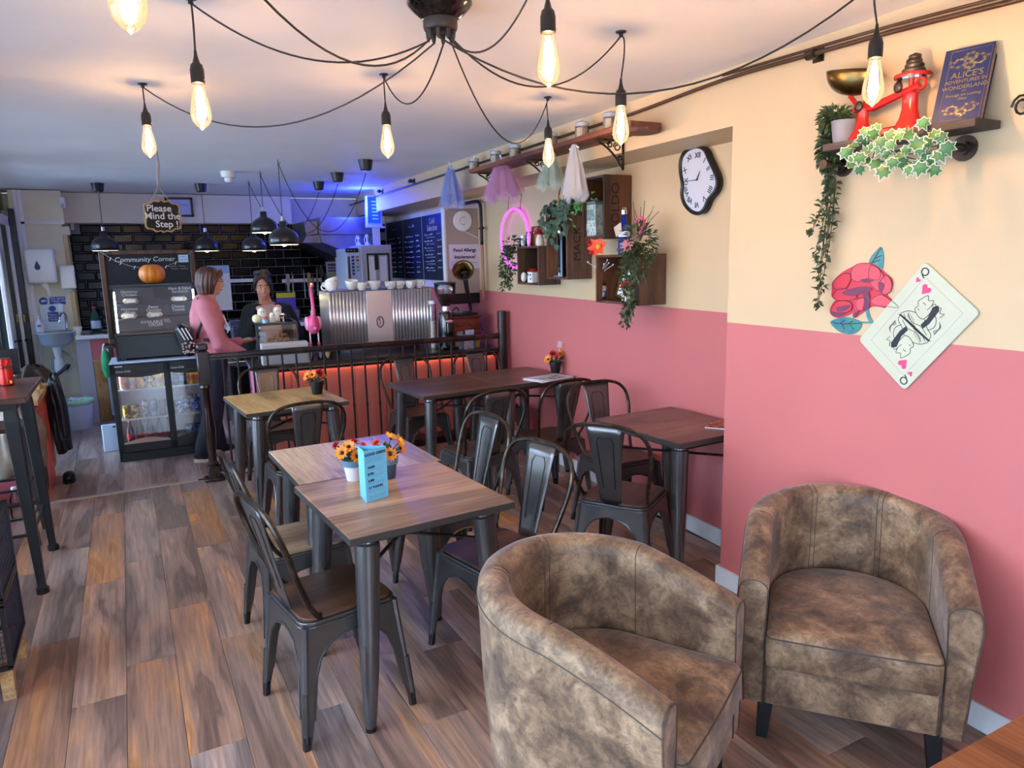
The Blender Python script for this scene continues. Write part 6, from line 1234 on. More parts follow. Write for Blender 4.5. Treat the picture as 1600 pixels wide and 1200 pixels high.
def vine(pts, n, L_, W_, rnd, mb, sm, spread=1., rad=.0016):
    P = catmull(pts, 6); sm.tube(P, rad, 4, cap=False)
    for i in range(n):
        k = rnd.uniform(0, len(P)-1.01); a = P[int(k)].lerp(P[int(k)+1], k % 1); d = Vector((rnd.uniform(-1, .4), rnd.uniform(-1, 1), rnd.uniform(-1, .5)))*spread
        leafmesh(mb, a+d.normalized()*L_*.15, d, Vector((rnd.uniform(-1, 1), rnd.uniform(-1, 1), 1)), L_*rnd.uniform(.7, 1.15), W_*rnd.uniform(.8, 1.1))
def plant(name, lb, base, vines, L_, W_, mat, seed, parent=None, ball=None, cat='plant'):
    q = T(name, lb, cat, base) if parent is None else parent; rnd = random.Random(seed); mb = MB(); sm = MB()
    for pts, n in vines: vine([Vector(p) for p in pts], n, L_, W_, rnd, mb, sm)
    if ball:
        for c_, rr_, n_ in ball:
            for i in range(n_):
                d = Vector((rnd.gauss(0, 1), rnd.gauss(0, 1), rnd.gauss(0, 1))).normalized(); leafmesh(mb, Vector(c_)+Vector((d.x*rr_[0], d.y*rr_[1], d.z*rr_[2]))*rnd.uniform(.55, 1), d+Vector((0, 0, -.4)), Vector((rnd.uniform(-1, 1), rnd.uniform(-1, 1), 1)), L_, W_)
    o = mb.build('foliage', mat, q); o['kind'] = 'stuff'; s_ = sm.build('stem', m_stem, q); s_['kind'] = 'stuff'; return q
# crate 0: plant, jars, mushroom, egg, little house
c = inK(K0, 800, .02, True); V3 = Vector
q = plant('trailing_plant', 'trailing plant with small leaves hanging over the left end of the leftmost crate', c, [([(0, .03*k-.06, 0), (-.03, .03*k-.04, -.02), (-.05, .035*k-.03, -.12-.02*k), (-.045+.01*k, .04*k-.04, -.24), (-.04, .05*k-.04, -.32-.01*k)], 60) for k in range(5)], .034, .018, m_leaf2, 3, ball=[((0, 0, .02), (.07, .10, .06), 120), ((-.03, .02, -.15), (.05, .10, .12), 160)])
jar(inK(K0, 818, .08, True), .032, .075, M('pale blue beads', '#a9cbe0', .5, col2='#dfe9ee', nscale=40), 'squat glass jar with a pale blue label on the leftmost crate', m_lid, 'ornaments on the crates')
jar(inK(K0, 827, .12, True), .026, .12, None, 'empty clear glass bottle on the leftmost crate', None, 'ornaments on the crates')
p = inK(K0, 838, .16, True); q = T('copper_box', 'tall copper coloured frame standing at the back of the leftmost crate', 'box', p); b = MB()
for a0, a1 in (((-.01, -.055, 0), (.01, -.045, .16)), ((-.01, .045, 0), (.01, .055, .16)), ((-.01, -.055, .15), (.01, .055, .16)), ((-.01, -.055, 0), (.01, .055, .01))): b.bb(a0, a1)
b.build('frame', M('rose copper', '#b87060', .3, .8), q); b = MB(); b.bb((.008, -.05, .005), (.012, .05, .155)); b.build('panel', M('tan panel', '#b08a5a', .5), q)
def mushroom(loc, s, lb, capc='#a82024'):
    q = T('toadstool_ornament', lb, 'ornament', loc, 0, 'toadstool ornaments'); q.scale = (s,)*3
    b = MB(); b.lathe([(.024, 0), (.03, .012), (.028, .04), (.018, .07), (.018, .08)], n=18); b.build('stalk', M('cream ceramic', '#e8dcc4', .35) if 'cream ceramic' not in bpy.data.materials else bpy.data.materials['cream ceramic'], q, smooth=True)
    b = MB(); b.lathe([(.018, .076), (.040, .074), (.043, .084), (.032, .104), (.014, .118), (.0001, .121)], n=20); cp_ = b.build('cap', M('red cap '+capc, capc, .3), q, smooth=True)
    for a_, h_, k_ in ((200, .098, .031), (250, .108, .022), (170, .088, .040), (300, .095, .034)): b = MB(); b.sph((k_*cos(R(a_)), k_*sin(R(a_)), h_), .005, 8, 5); b.build('spot', m_cup, cp_)
mushroom(inK(K0, 844, .05, True), 1.15, 'tall toadstool ornament with a dark red cap on the leftmost crate', '#8a1c22')
p = inK(K0, 818, .05); q = T('egg_ornament', 'white egg shaped ornament inside the leftmost crate', 'ornament', p); b = MB(); b.sph((0, 0, .04), (.026, .026, .04), 16, 12); b.build('egg_body', m_cup, q, smooth='full')
b = MB()
for s_ in (-1, 1): b.sph((-.023, s_*.008, .05), .003, 6, 4)
b.sph((-.025, 0, .04), (.002, .006, .003), 6, 4); b.build('face_marks', m_ink, q); q.children[-1]['kind'] = 'stuff'
p = inK(K0, 832, .04); q = T('house_ornament', 'white box shaped like a little house with grey hearts and red roof', 'ornament', p); b = MB(); b.bb((-.03, -.035, 0), (.03, .035, .085), .003); b.build('house_body', m_cup, q); b = MB(); b.add([(-.034, -.04, .085), (.034, -.04, .085), (.034, .04, .085), (-.034, .04, .085), (-.0, -.04, .108), (.0, .04, .108)], [(0, 1, 4), (3, 5, 2), (0, 4, 5, 3), (1, 2, 5, 4), (0, 3, 2, 1)]); b.build('roof', m_red, q)
for y_, z_ in ((-.018, .06), (.018, .06), (-.018, .028)): b = MB(); b.poly([(x_*.6, y2*.6) for x_, y2 in hp], .002, frame((-.031, y_, z_), (0, -1, 0), (0, 0, 1))); b.build('heart', M('slate heart', '#3a4a5a', .5) if 'slate heart' not in bpy.data.materials else bpy.data.materials['slate heart'], q)
# crate 2: arched mirror and ivy
p = inK(K2, 872, .06); q = T('arched_mirror', 'blue rimmed arched mirror inside the second crate', 'mirror', p); hh = K2['zt']-K2['zb']-.1; ar = [(-.06, 0), (.06, 0), (.06, hh-.06)]+[(.06*cos(R(15*k)), hh-.06+.06*sin(R(15*k))) for k in range(1, 12)]+[(-.06, hh-.06)]
b = MB(); b.poly(ar, .008, frame((0, 0, 0), (0, -1, 0), (0, 0, 1))); b.build('mirror_rim', M('pale blue enamel', '#8fb8dc', .3), q); b = MB(); b.poly([(x_*.86, y_*.96+.006) for x_, y_ in ar], .002, frame((-.009, 0, 0), (0, -1, 0), (0, 0, 1))); b.build('mirror_glass', M('silvered glass', '#c8d0d4', .05, 1.), q)
def ivyleaf(mb, c_, nrm, up, s_):
    F = frame(c_, Vector(up).cross(nrm) if Vector(up).cross(nrm).length > 1e-4 else (1, 0, 0), up); pts = [(0, -.28), (.22, -.36), (.30, -.14), (.52, -.08), (.34, .10), (.40, .34), (.16, .26), (0, .62), (-.16, .26), (-.40, .34), (-.34, .10), (-.52, -.08), (-.30, -.14), (-.22, -.36)]
    v = [F @ Vector((0, 0, s_*.06))]+[F @ Vector((x_*s_, -y_*s_, -.02*s_*abs(x_)*8*abs(x_))) for x_, y_ in pts]; mb.add(v, [(0, i+1, (i+1) % 14+1) for i in range(14)])
c = inK(K2, 880, .05, True); q = T('ivy_plant', 'dark green ivy spilling over the top and front of the second crate', 'plant', c); rnd = random.Random(8); mb = MB(); sm = MB()
for k in range(7):
    y_ = -.16+.05*k; P = catmull([Vector((.02, y_, .02)), Vector((-.04, y_+.01, .05)), Vector((-.075, y_+.02, -.03)), Vector((-.075, y_+.02*sin(k), -.13-.05*(k % 3)))], 5); sm.tube(P, .002, 4)
    for i in range(16): a = P[rnd.randrange(len(P))]; ivyleaf(mb, a+Vector((-.01, rnd.uniform(-.03, .03), rnd.uniform(-.02, .02))), Vector((-1, rnd.uniform(-.9, .3), rnd.uniform(-.2, .6))), Vector((rnd.uniform(-.2, .2), rnd.uniform(-.5, .5), 1)), rnd.uniform(.035, .06))
for i in range(60): ivyleaf(mb, Vector((rnd.uniform(-.06, .06), rnd.uniform(-.17, .17), rnd.uniform(.0, .10))), Vector((-1, rnd.uniform(-.9, .3), rnd.uniform(-.2, .8))), Vector((rnd.uniform(-.2, .2), rnd.uniform(-.5, .5), 1)), rnd.uniform(.035, .06))
o = mb.build('foliage', m_leaf, q); o['kind'] = 'stuff'; o = sm.build('stem', m_stem, q); o['kind'] = 'stuff'
p = inK(K2, 874, .12, True); q = T('rocket_ornament', 'small orange and white pointed ornament on top of the second crate', 'ornament', p); b = MB(); b.lathe([(.014, .02), (.018, .06), (.014, .12), (.0001, .17)], n=12); b.build('ornament_body', M('orange stripe', '#e0964a', .4), q, smooth=True); b = MB(); b.tube(catmull([(0, .03, .0), (0, .02, .10), (0, -.01, .17), (0, -.03, .21)], 4), .004, 5); b.build('wire_curl', m_black, q)
# crate 1: tea tin and succulents
p = inK(K1, 930, .07); q = T('tea_tin', 'tall tin lettered TEA inside the highest crate', 'tin', p); hh = .21; b = MB(); b.bb((-.04, -.055, 0), (.05, .055, hh), .006); b.build('tin_body', M('patterned grey green tin', '#8fa89c', .4, .2, col2='#d2d6cc', nscale=32, lo=.45, hi=.55), q); b = MB(); b.bb((-.044, -.059, hh-.0), (.054, .059, hh+.02), .005); b.build('lid', M('grey tin lid', '#7a8c88', .35, .4), q)
text('lettering', 'TEA', m_cup, frame((-.0418, 0, .06), (0, -1, 0), (0, 0, 1)), .06, q, off=.001); b = MB(); b.bb((-.0412, -.045, .105), (-.04, .045, .175)); b.build('label', M('dark label', '#5d6f6c', .5, col2='#aab4ac', nscale=60), q)
c = inK(K1, 915, .05, False)+V3((0, 0, .14)); q = plant('succulent_plant', 'bright and dark green trailing succulent in the upper left of the highest crate', c, [([(0, 0, .1), (-.04, .02, .08), (-.06, .05, 0), (-.06, .06, -.08)], 20)], .04, .03, M('fresh green leaf', '#4f8a3c', .5, col2='#8cc070', nscale=10), 6, ball=[((0, -.0, .10), (.05, .09, .06), 90)])
# crate 3 contents
p = inK(K3, 940, .06); q = T('glass_bottle', 'clear bottle with a colourful label inside the lowest crate', 'bottle', p); b = MB(); b.lathe([(.034, 0), (.036, .01), (.036, .11), (.014, .15), (.013, .175), (.0001, .175)], n=20); b.build('bottle_body', m_glass, q, smooth='full'); b = MB(); b.lathe([(.0365, .02), (.0365, .09)], n=20); b.build('label', M('comic label', '#d8c8a0', .5, col2='#4060b0', nscale=40, lo=.48, hi=.52), q)
sm = MB(); rnd = random.Random(3)
for k in range(7): a_ = rnd.uniform(-.5, .5); e_ = Vector((rnd.uniform(-.08, .0), .10*a_*3, .175+rnd.uniform(.04, .09))); sm.tube([(0, 0, .12), (0, 0, .175), e_], .0015, 4); sm.sph(e_, .006, 6, 4)
o = sm.build('dried_twigs', m_paper, q); o['kind'] = 'stuff'
p = inK(K3, 972, .07); q = T('picture_frame', 'gilt picture frame leaning tilted inside the lowest crate', 'picture', p+V3((0, 0, .012)), (0, 0, 0)); Ft = frame((0, 0, .0), (.0, -1, 0.0), (.25, .0, 1)) @ Matrix.Rotation(R(-14), 4, 'Z')
b = MB(Ft)
for a0, a1 in (((-.075, 0, 0), (-.06, .20, .012)), ((.06, 0, 0), (.075, .20, .012)), ((-.075, .185, 0), (.075, .20, .012)), ((-.075, 0, 0), (.075, .015, .012))): b.bb(a0, a1)
b.build('frame', m_brass, q); b = MB(Ft); b.bb((-.06, .015, .003), (.06, .185, .006)); b.build('print', M('pale portrait print', '#b9c2d4', .5, col2='#e2ddd4', nscale=20), q)
mushroom(inK(K3, 980, .03), 1.15, 'red capped toadstool ornament at the front of the lowest crate', '#d0281e')
p = inK(K3, 975, .10, True); q = T('blue_bottle', 'cobalt blue bottle with a pale label on top of the lowest crate', 'bottle', p); b = MB(); b.lathe([(.036, 0), (.037, .01), (.037, .16), (.015, .21), (.014, .255), (.0001, .255)], n=20); b.build('bottle_body', M('cobalt glass', '#1437b8', .08, trans=.4), q, smooth='full'); b = MB(); b.lathe([(.0375, .11), (.0375, .145)], n=20); b.build('label', m_paper, q); b = MB(); b.lathe([(.018, .25), (.018, .275), (.012, .295), (.0001, .30)], n=12); b.build('stopper', m_chrome, q)
b = MB(); b.add([(-.04, -.02, .20), (-.045, .05, .17), (-.04, .03, .11), (-.04, -.03, .14)], [(0, 1, 2, 3)]); b.build('tag', M('cream tag', '#d8c4a4', .6), q)
p = inK(K3, 940, .05, True); q = T('lily_flowers', 'orange lily and red bloom at the left front of the lowest crate top', 'flowers', p); rnd = random.Random(4)
def bloom(parent, c_, nrm, s_, n_, mat, nm='bloom', cen=None):
    b = MB(); F = frame(c_, Vector(nrm).orthogonal(), Vector(nrm).cross(Vector(nrm).orthogonal()))
    for k in range(n_): a = 2*pi*k/n_+(k % 2)*.1; d = F.to_3x3() @ Vector((cos(a), sin(a), .45)); leafmesh(b, Vector(c_), d, F.to_3x3() @ Vector((0, 0, 1)), s_, s_*.55, .15)
    o = b.build(nm, mat, parent)
    if cen: b = MB(); b.sph(Vector(c_)+Vector(nrm).normalized()*s_*.16, s_*.22, 10, 6); b.build('flower_centre', cen, o, smooth='full')
    return o
m_or = M('orange petal', '#f0582c', .5); m_rd = M('red petal', '#c41e2c', .5); m_pk = M('dusty pink petal', '#cc7f84', .55)
bloom(q, (-.03, -.02, .05), (-1, -.5, .3), .085, 6, m_or, cen=M('yellow centre', '#f0b040', .5))
for k in range(3): bloom(q, (-.02, .05+.01*k, .03+.03*k), (-1, -.2, .3+.3*k), .05, 8, m_rd)
b = MB(); b.tube([(-.02, .08, .06), (-.03, .12, .11)], .003, 4); b.build('twig', m_stem, q)
c = inK(K3, 1000, .05, True); q = T('mixed_bouquet', 'large bouquet with trailing foliage, twigs and a pink rose on the lowest crate', 'flowers', c)
plant('', '', None, [([(0, .02*k-.06, .05), (-.07, .02*k-.08, .02), (-.10, .03*k-.10, -.12), (-.085, .02*k-.06, -.25-.03*(k % 4)), (-.08, .015*k-.02, -.34-.045*(k % 3))], 70) for k in range(6)], .036, .02, m_leaf2, 12, parent=q, ball=[((-.03, -.02, .06), (.09, .14, .12), 260), ((-.06, -.04, -.06), (.05, .12, .10), 180)])
bloom(q, (-.10, -.01, .05), (-1, -.6, .1), .045, 9, m_pk, cen=m_pk); bloom(q, (-.10, .0, .062), (-1, -.6, .3), .03, 7, m_pk)
b = MB(); rnd = random.Random(1)
for k in range(7): b.tube([(0, 0, .08), (.0, .05-.025*k, .2), (.01, .10-.045*k+rnd.uniform(-.02, .02), .29+rnd.uniform(-.05, .04))], [.003, .002, .0015], 4)
o = b.build('dried_twigs', m_stem, q); o['kind'] = 'stuff'
b = MB(); b.tube(catmull([(-.02, -.02, .12), (-.02, -.06, .17), (-.02, -.045, .21), (-.02, -.0, .205), (-.02, .02, .17)], 5), .008, 8); b.build('flamingo_neck', m_pinkf, q, smooth='full')
# ------------------------------------------------------------ shelf with scales, book and ivy near the camera
SY0, SY1, SZ = 1.36, 1.93, 2.07
r = T('pipe_shelf', 'dark rustic board shelf on black pipe brackets high on the near right wall', 'shelf', wloc(WR, 1.65, .07, SZ-.09))
m_dkw = wood('dark rustic board', '#2a211e', '#4d3d37', '#6f5a50', .6, 'y', 3, 0, .5)
b = MB(); pts = []; rnd = random.Random(6)
for i in range(15): y = SY0+(SY1-SY0)*i/14; pts.append((WR(y)-.145+rnd.uniform(-.002, .002), y))
b.poly(pts+[(WR(SY1)-.004, SY1), (WR(SY0)-.004, SY0)], .026, z0=SZ-.026); b.build('board', m_dkw, r, w=True, bev=.003)
m_iron = M('dark bronze iron', '#3d322b', .4, .7, col2='#584a40', nscale=12)
for y in (1.47, 1.94):
    zc_ = 2.0; b = MB(); P = lambda o, z, dy=0: wloc(WR, y+dy, o, z)
    b.cyl(P(.002, zc_), P(.010, zc_), .042, n=24); b.cyl(P(.010, zc_), P(.024, zc_), .022, n=16)
    for a_ in range(4): b.cyl(P(.0085, zc_+.03*sin(a_*pi/2+.7), .03*cos(a_*pi/2+.7)), P(.0115, zc_+.03*sin(a_*pi/2+.7), .03*cos(a_*pi/2+.7)), .005, n=8)
    b.build('flange', m_iron, r, w=True, smooth=True)
    b = MB(); b.cyl(P(.012, zc_), P(.12, zc_), .014, n=12); b.cyl(P(.10, zc_), P(.125, zc_), .018, n=12); b.cyl(P(.118, zc_-.012), P(.118, SZ-.026), .014, n=12) if y < 1.8 else None; b.build('pipe_arm', m_iron, r, w=True, smooth=True)
def LW(name, lb, cat, y, off, z, **k):
    q = T(name, lb, cat, wloc(WR, y, off, z), 0, **k); q.rotation_euler = (0, 0, math.atan2(-1, -SK)); return q     # local x runs along the wall towards the camera, local y out... of the wall
# kitchen scales: local x towards the camera, y into the wall
q = LW('kitchen_scales', 'red cast iron kitchen scales with a brass pan and black weights on the shelf', 'scales', 1.70, .075, SZ)
b = MB(); b.lathe([(.052, 0), (.05, .012), (.03, .04), (.022, .075), (.022, .10), (.026, .11)], c=(-.115, 0, 0), n=24, sy_=.8); b.lathe([(.055, 0), (.053, .014), (.034, .05), (.027, .08), (.026, .125), (.03, .13)], c=(.07, 0, 0), n=24, sy_=.8); b.bb((-.115, -.016, 0), (.07, .016, .03), .006); b.build('base', m_red, q, smooth=True)
b = MB(); b.tube([(-.15, 0, .115), (-.07, 0, .112), (.10, 0, .15)], [.012, .016, .012], 8); b.tube([(-.11, .02, .112), (.07, .02, .145)], .008, 6); b.tube([(-.115, 0, .10), (-.175, 0, .17)], .008, 6); b.tube([(-.115, 0, .10), (-.10, 0, .165)], .008, 6); b.cyl((.07, 0, .125), (.07, 0, .175), .009, n=10); b.tube([(.105+.018*cos(a), 0, .155+.018*sin(a)) for a in [2*pi*k/12 for k in range(12)]], .006, 6, closed=True); b.build('beam', m_red, q, smooth=True)
for x_, z_ in ((-.118, .12), (.035, .155)): b = MB(); b.sph((x_, -.02, z_), (.017, .01, .02), 10, 8); b.build('pivot_boss', m_iron, q, smooth='full')
b = MB(); b.lathe([(.058, .178), (.06, .184), (.058, .19), (.0001, .19)], c=(.075, 0, 0), n=30); b.build('weight_plate', m_red, q, smooth=True); b = MB(); b.lathe([(.048, .172), (.05, .178)], c=(.075, 0, 0), n=30); b.build('plate_rim', m_chrome, q)
def pan(u, v): a = 2*pi*u; rr = .095*(sin(v*pi/2))**.8*(1+.22*cos(a)*0); return (-.165+rr*cos(a)*1.12, rr*sin(a)*.72, .17+.085*(1-cos(v*pi/2))+.03*((rr*cos(a))/.1)*-.6*(1 if cos(a) > 0 else 1))
b = MB(); b.grid(pan, 36, 10); b.build('brass_pan', m_brass, q, smooth='full', solid=.003)
q2z = SZ+.19
for k, (rr, hh) in enumerate(((.037, .018), (.030, .016), (.025, .015), (.020, .013))):
    o = LW('scale_weight', 'black round iron weight on the scales, %s of the stack' % ('bottom one', 'second from the bottom', 'third from the bottom', 'topmost')[k], 'weight', 1.70-.075-.002*(k % 2), .075, q2z+.0005, group='iron weights'); q2z += hh
    b = MB(); b.lathe([(rr*.93, 0), (rr, hh*.25), (rr, hh*.75), (rr*.9, hh-.0005), (.0001, hh-.0005)], n=24); b.build('disc', m_iron, o, smooth=True)
    if k == 3: b = MB(); b.lathe([(.007, hh), (.008, hh+.004), (.0001, hh+.006)], n=10); b.build('knob', m_iron, o)
# book
BL, BR, TL = fw(1455, 192, .125), fw(1531, 184, .095), fw(1473, 80, .05); BL.z = BR.z = SZ+.003; Fb = frame(BL, BR-BL, TL-BL); bw, bh = (BR-BL).length, (TL-BL).length*.985; Fb = Fb
m_nb = M('navy book cloth', '#1b2350', .5, col2='#212a5a', nscale=40); m_gold = M('gold foil', '#b09a62', .35, .6)
r = T('storybook', "navy and gold hardback storybook titled Alice's Adventures in Wonderland standing on the shelf", 'book', BL)
b = MB(Fb); b.bb((0, 0, -.003), (bw, bh, 0), .001); b.bb((.004, 0, -.032), (bw, bh, -.029), .001); b.bb((-.002, 0, -.032), (.003, bh, 0), .001); b.build('cover', m_nb, r, w=True)
b = MB(Fb); b.bb((.004, .004, -.029), (bw-.004, bh-.004, -.0035)); b.build('page_block', M('page edges', '#a8845a', .7), r, w=True)
b = MB(Fb); x0, x1, y0, y1 = .13*bw, .96*bw, .03*bh, .96*bh; b.tube([(x0, y0, .0006), (x1, y0, .0006), (x1, y1, .0006), (x0, y1, .0006)], .0007, 4, closed=True); b.build('gold_border', m_gold, r, w=True)
b = MB(Fb); rnd = random.Random(9)
def curl(cx_, cy_, s, seed):
    P = catmull([(cx_+s*cos(.9*k+seed)*(1-.07*k), cy_+s*.7*sin(.9*k+seed)*(1-.07*k), .0006) for k in range(8)], 3); b.tube(P, .0008, 3)
    for k in range(0, len(P), 3):
        for j in range(5): a = 2*pi*j/5+k; b.tube([P[k], P[k]+Vector((.006*cos(a), .006*sin(a), 0))], .0010, 3)
for cx_, cy_, s in ((.32, .80, .026), (.75, .80, .026), (.54, .86, .022), (.54, .74, .018), (.35, .17, .024), (.74, .17, .024), (.55, .12, .018)): curl(cx_*bw, cy_*bh, s, cx_*9)
b.build('gold_vine_pattern', m_gold, r, w=True)['kind'] = 'stuff'
cxm = bw*.545
for s, y_, sz in (("ALICE'S", .625, .029), ('ADVENTURES IN', .54, .0165), ('WONDERLAND', .46, .0185), ('and', .41, .009), ('Through the Looking', .355, .012), ('Glass', .305, .012)): text('lettering', s, m_gold, Fb @ Matrix.Translation((cxm, bh*y_, .0008)), sz, r, w=True)
# pot with trailing plant
q = LW('hanging_plant', 'grey pot with long trailing dark green plant at the left end of the near shelf', 'plant', 1.885, .085, SZ)
b = MB(); b.lathe([(.034, 0), (.036, .004), (.046, .078), (.048, .082), (.044, .082), (.042, .07), (.0001, .068)], n=28); b.build('pot', M('grey pot', '#8f8d92', .5), q, smooth=True)
vs2 = []; rnd = random.Random(14)
for k in range(9): x_ = -.02-.012*k; L2 = (.30, .42, .62, .36, .52, .28, .60, .40, .33)[k]; vs2.append(([(0, -.0, .08), (-.03-.008*k, .01, .11), (-.06-.006*k, .03, .03), (-.055-.007*k+.012*sin(k), .03+.003*k, -L2*.4), (-.075-.008*k+.02*cos(k*2), .03, -L2)], int(75*L2/.35)))
plant('', '', None, vs2, .032, .019, m_leaf2, 15, parent=q, ball=[((-.045, .0, .10), (.055, .04, .04), 150), ((-.07, .01, .0), (.04, .03, .09), 170)])
# variegated ivy: every leaf a part
def m_ivy():
    m, n, l, b = nt('variegated ivy leaf'); a = n.new('ShaderNodeAttribute'); a.attribute_name = 'edge'; nz = n.new('ShaderNodeTexNoise'); nz.inputs['Scale'].default_value = 60; t = n.new('ShaderNodeTexCoord'); l.new(t.outputs['Object'], nz.inputs[0])
    ma = n.new('ShaderNodeMath'); ma.operation = 'MULTIPLY_ADD'; ma.inputs[1].default_value = .35; l.new(nz.outputs[0], ma.inputs[0]); l.new(a.outputs['Fac'], ma.inputs[2]); r_ = n.new('ShaderNodeValToRGB'); e = r_.color_ramp.elements; e[0].position = .80; e[0].color = lin('#3f6a35'); e[1].position = 1.0; e[1].color = lin('#dde6c4'); k = e.new(.5); k.color = lin('#5f8a48')
    l.new(ma.outputs[0], r_.inputs[0]); oi = n.new('ShaderNodeObjectInfo'); hs = n.new('ShaderNodeHueSaturation'); mr = n.new('ShaderNodeMapRange'); mr.inputs[3].default_value = .75; mr.inputs[4].default_value = 1.25; l.new(oi.outputs['Random'], mr.inputs[0]); l.new(mr.outputs[0], hs.inputs['Value']); l.new(r_.outputs[0], hs.inputs['Color']); l.new(hs.outputs[0], b.inputs['Base Color']); b.inputs['Roughness'].default_value = .45; return m
mi = m_ivy(); pts = [(0, -.28), (.22, -.36), (.30, -.14), (.52, -.08), (.34, .10), (.40, .34), (.16, .26), (0, .62), (-.16, .26), (-.40, .34), (-.34, .10), (-.52, -.08), (-.30, -.14), (-.22, -.36)]
vv = [(0, 0, .05)]+[(x_*.62, -y_*.62, .03) for x_, y_ in pts]+[(x_, -y_, -.12*abs(x_)) for x_, y_ in pts]; me = bpy.data.meshes.new('leaf'); me.from_pydata(vv, [], [(0, i+1, (i+1) % 14+1) for i in range(14)]+[(i+1, 15+i, 15+(i+1) % 14, (i+1) % 14+1) for i in range(14)])
at = me.attributes.new('edge', 'FLOAT', 'POINT'); at.data.foreach_set('value', [0.]+[.45]*14+[.9]*14); me.materials.append(mi); me.polygons.foreach_set('use_smooth', [True]*28)
c0 = fw(1400, 232, .20); q = T('variegated_ivy', 'garland of cream edged ivy leaves along the front of the near shelf', 'plant', c0); rnd = random.Random(21); sm = MB()
lp = [(1322+k*10.5, 238+10*sin(k*1.1)) for k in range(16)]+[(1330+k*13, 258+8*sin(k*2)) for k in range(11)]+[(1335+k*14, 218+9*cos(k*1.7)) for k in range(10)]+[(1442, 192), (1470, 214), (1352, 205), (1368, 200), (1392, 212), (1408, 208), (1438, 262), (1380, 268)]
for k, (px, py) in enumerate(lp):
    p = fw(px, py, rnd.uniform(.16, .21)); o = bpy.data.objects.new('leaf', me); C.objects.link(o); o.parent = q
    Fl = frame(p-c0, Vector((.55, -.83, rnd.uniform(-.6, .6))), Vector((rnd.uniform(-.5, .2), rnd.uniform(-.3, .3), rnd.choice((1, 1, .6, -.3))))); o.matrix_local = Fl @ Matrix.Diagonal((*([rnd.uniform(.042, .062)]*3), 1))
for k in range(5): sm.tube(catmull([fw(1325+k*9, 232+5*k, .15)-c0, fw(1380, 240-4*k, .16)-c0, fw(1430, 225+8*k, .155)-c0, fw(1478, 222+3*k, .15)-c0], 5), .0018, 4)
o = sm.build('stem', m_stem, q); o['kind'] = 'stuff'
# flat rose sticker and giant playing card on the wall
def wallpoly(pts, th_, off, nm, mat, parent, smooth_=True, sc4=4., ox=1200, oy=340):
    P = [fw(ox+x_/sc4, oy+y_/sc4, .002) for x_, y_ in pts]; F = WALLF(*P[0]); Fi_ = F.inverted(); L2 = [Fi_ @ p for p in P]
    if smooth_: L2 = catmull(L2, 3, True)
    b = MB(F); b.poly([(v.x, v.y) for v in L2], th_, z0=off); return b.build(nm, mat, parent, w=True)
c0 = fw(1345, 460, .002); r = T('rose_cutout', 'flat red rose cutout with blue green leaves stuck on the wall', 'wall sticker', c0)
m_r1, m_r2, m_r3, m_rl = M('rose red print', '#d23340', .5), M('rose pink print', '#e2505c', .5), M('rose purple shade print', '#74304e', .5), M('rose outline print', '#4a1f38', .5); m_lf, m_lf2 = M('teal leaf print', '#3f7a80', .5, col2='#54938c', nscale=30), M('green teal leaf print', '#3c8a78', .5, col2='#2f6e80', nscale=25)
wallpoly([(632, 290), (645, 245), (675, 210), (708, 183), (722, 230), (724, 270), (712, 330), (670, 305)], .002, 0, 'leaf', m_lf, r); wallpoly([(390, 655), (430, 632), (490, 622), (550, 635), (588, 658), (575, 700), (530, 728), (470, 722), (430, 700)], .002, 0, 'leaf', m_lf2, r)
wallpoly([(612, 570), (628, 570), (640, 615), (662, 660), (640, 662), (585, 660), (585, 650), (632, 650), (618, 615)], .002, 0, 'stalk', m_lf, r, False)
wallpoly([(400, 470), (412, 400), (455, 350), (520, 312), (590, 283), (660, 290), (705, 318), (740, 350), (778, 385), (778, 440), (745, 480), (785, 520), (820, 566), (750, 568), (690, 556), (640, 560), (600, 590), (545, 628), (548, 590), (495, 615), (440, 628), (400, 610), (388, 575), (410, 530), (425, 515), (402, 495)], .003, 0, 'rose_ground', m_r1, r)
PET = [([(520, 330), (560, 290), (640, 290), (700, 330), (690, 390), (620, 380), (560, 400), (520, 380)], m_r2), ([(640, 300), (700, 325), (735, 400), (700, 460), (650, 430), (630, 380)], m_r2), ([(410, 400), (470, 350), (520, 360), (500, 430), (450, 450), (410, 440)], m_r1), ([(405, 480), (450, 440), (520, 460), (560, 500), (480, 520), (420, 510)], m_r1), ([(700, 400), (740, 360), (775, 400), (770, 460), (720, 480), (700, 440)], m_r2), ([(640, 520), (700, 480), (760, 510), (815, 562), (740, 555), (680, 550)], m_r2), ([(400, 560), (440, 520), (520, 530), (520, 580), (440, 600), (400, 590)], m_r1), ([(550, 520), (600, 500), (620, 540), (590, 580), (555, 570)], m_r2)]
SHD = [[(470, 470), (540, 440), (620, 430), (660, 450), (600, 470), (530, 490)], [(600, 460), (640, 470), (640, 560), (600, 580), (610, 520)], [(590, 385), (650, 388), (668, 398), (610, 405)], [(440, 560), (520, 545), (500, 575), (450, 590)], [(700, 400), (735, 420), (715, 470), (700, 440)], [(400, 585), (450, 592), (500, 590), (450, 618), (410, 608)], [(540, 600), (580, 580), (560, 610), (545, 628)]]
for k, (pts_, mt) in enumerate(PET):
    wallpoly(pts_, .0012, .003+.0005*k, 'petal', mt, r)
    P = [fw(1200+x_/4, 340+y_/4, .007+.0005*k) for x_, y_ in pts_]; b = MB(); b.tube(catmull(P, 3, True), .0011, 4, closed=True); b.build('petal_outline', m_rl, r, w=True)
for pts_ in SHD: wallpoly(pts_, .0010, .0078, 'petal_print', m_r3, r)
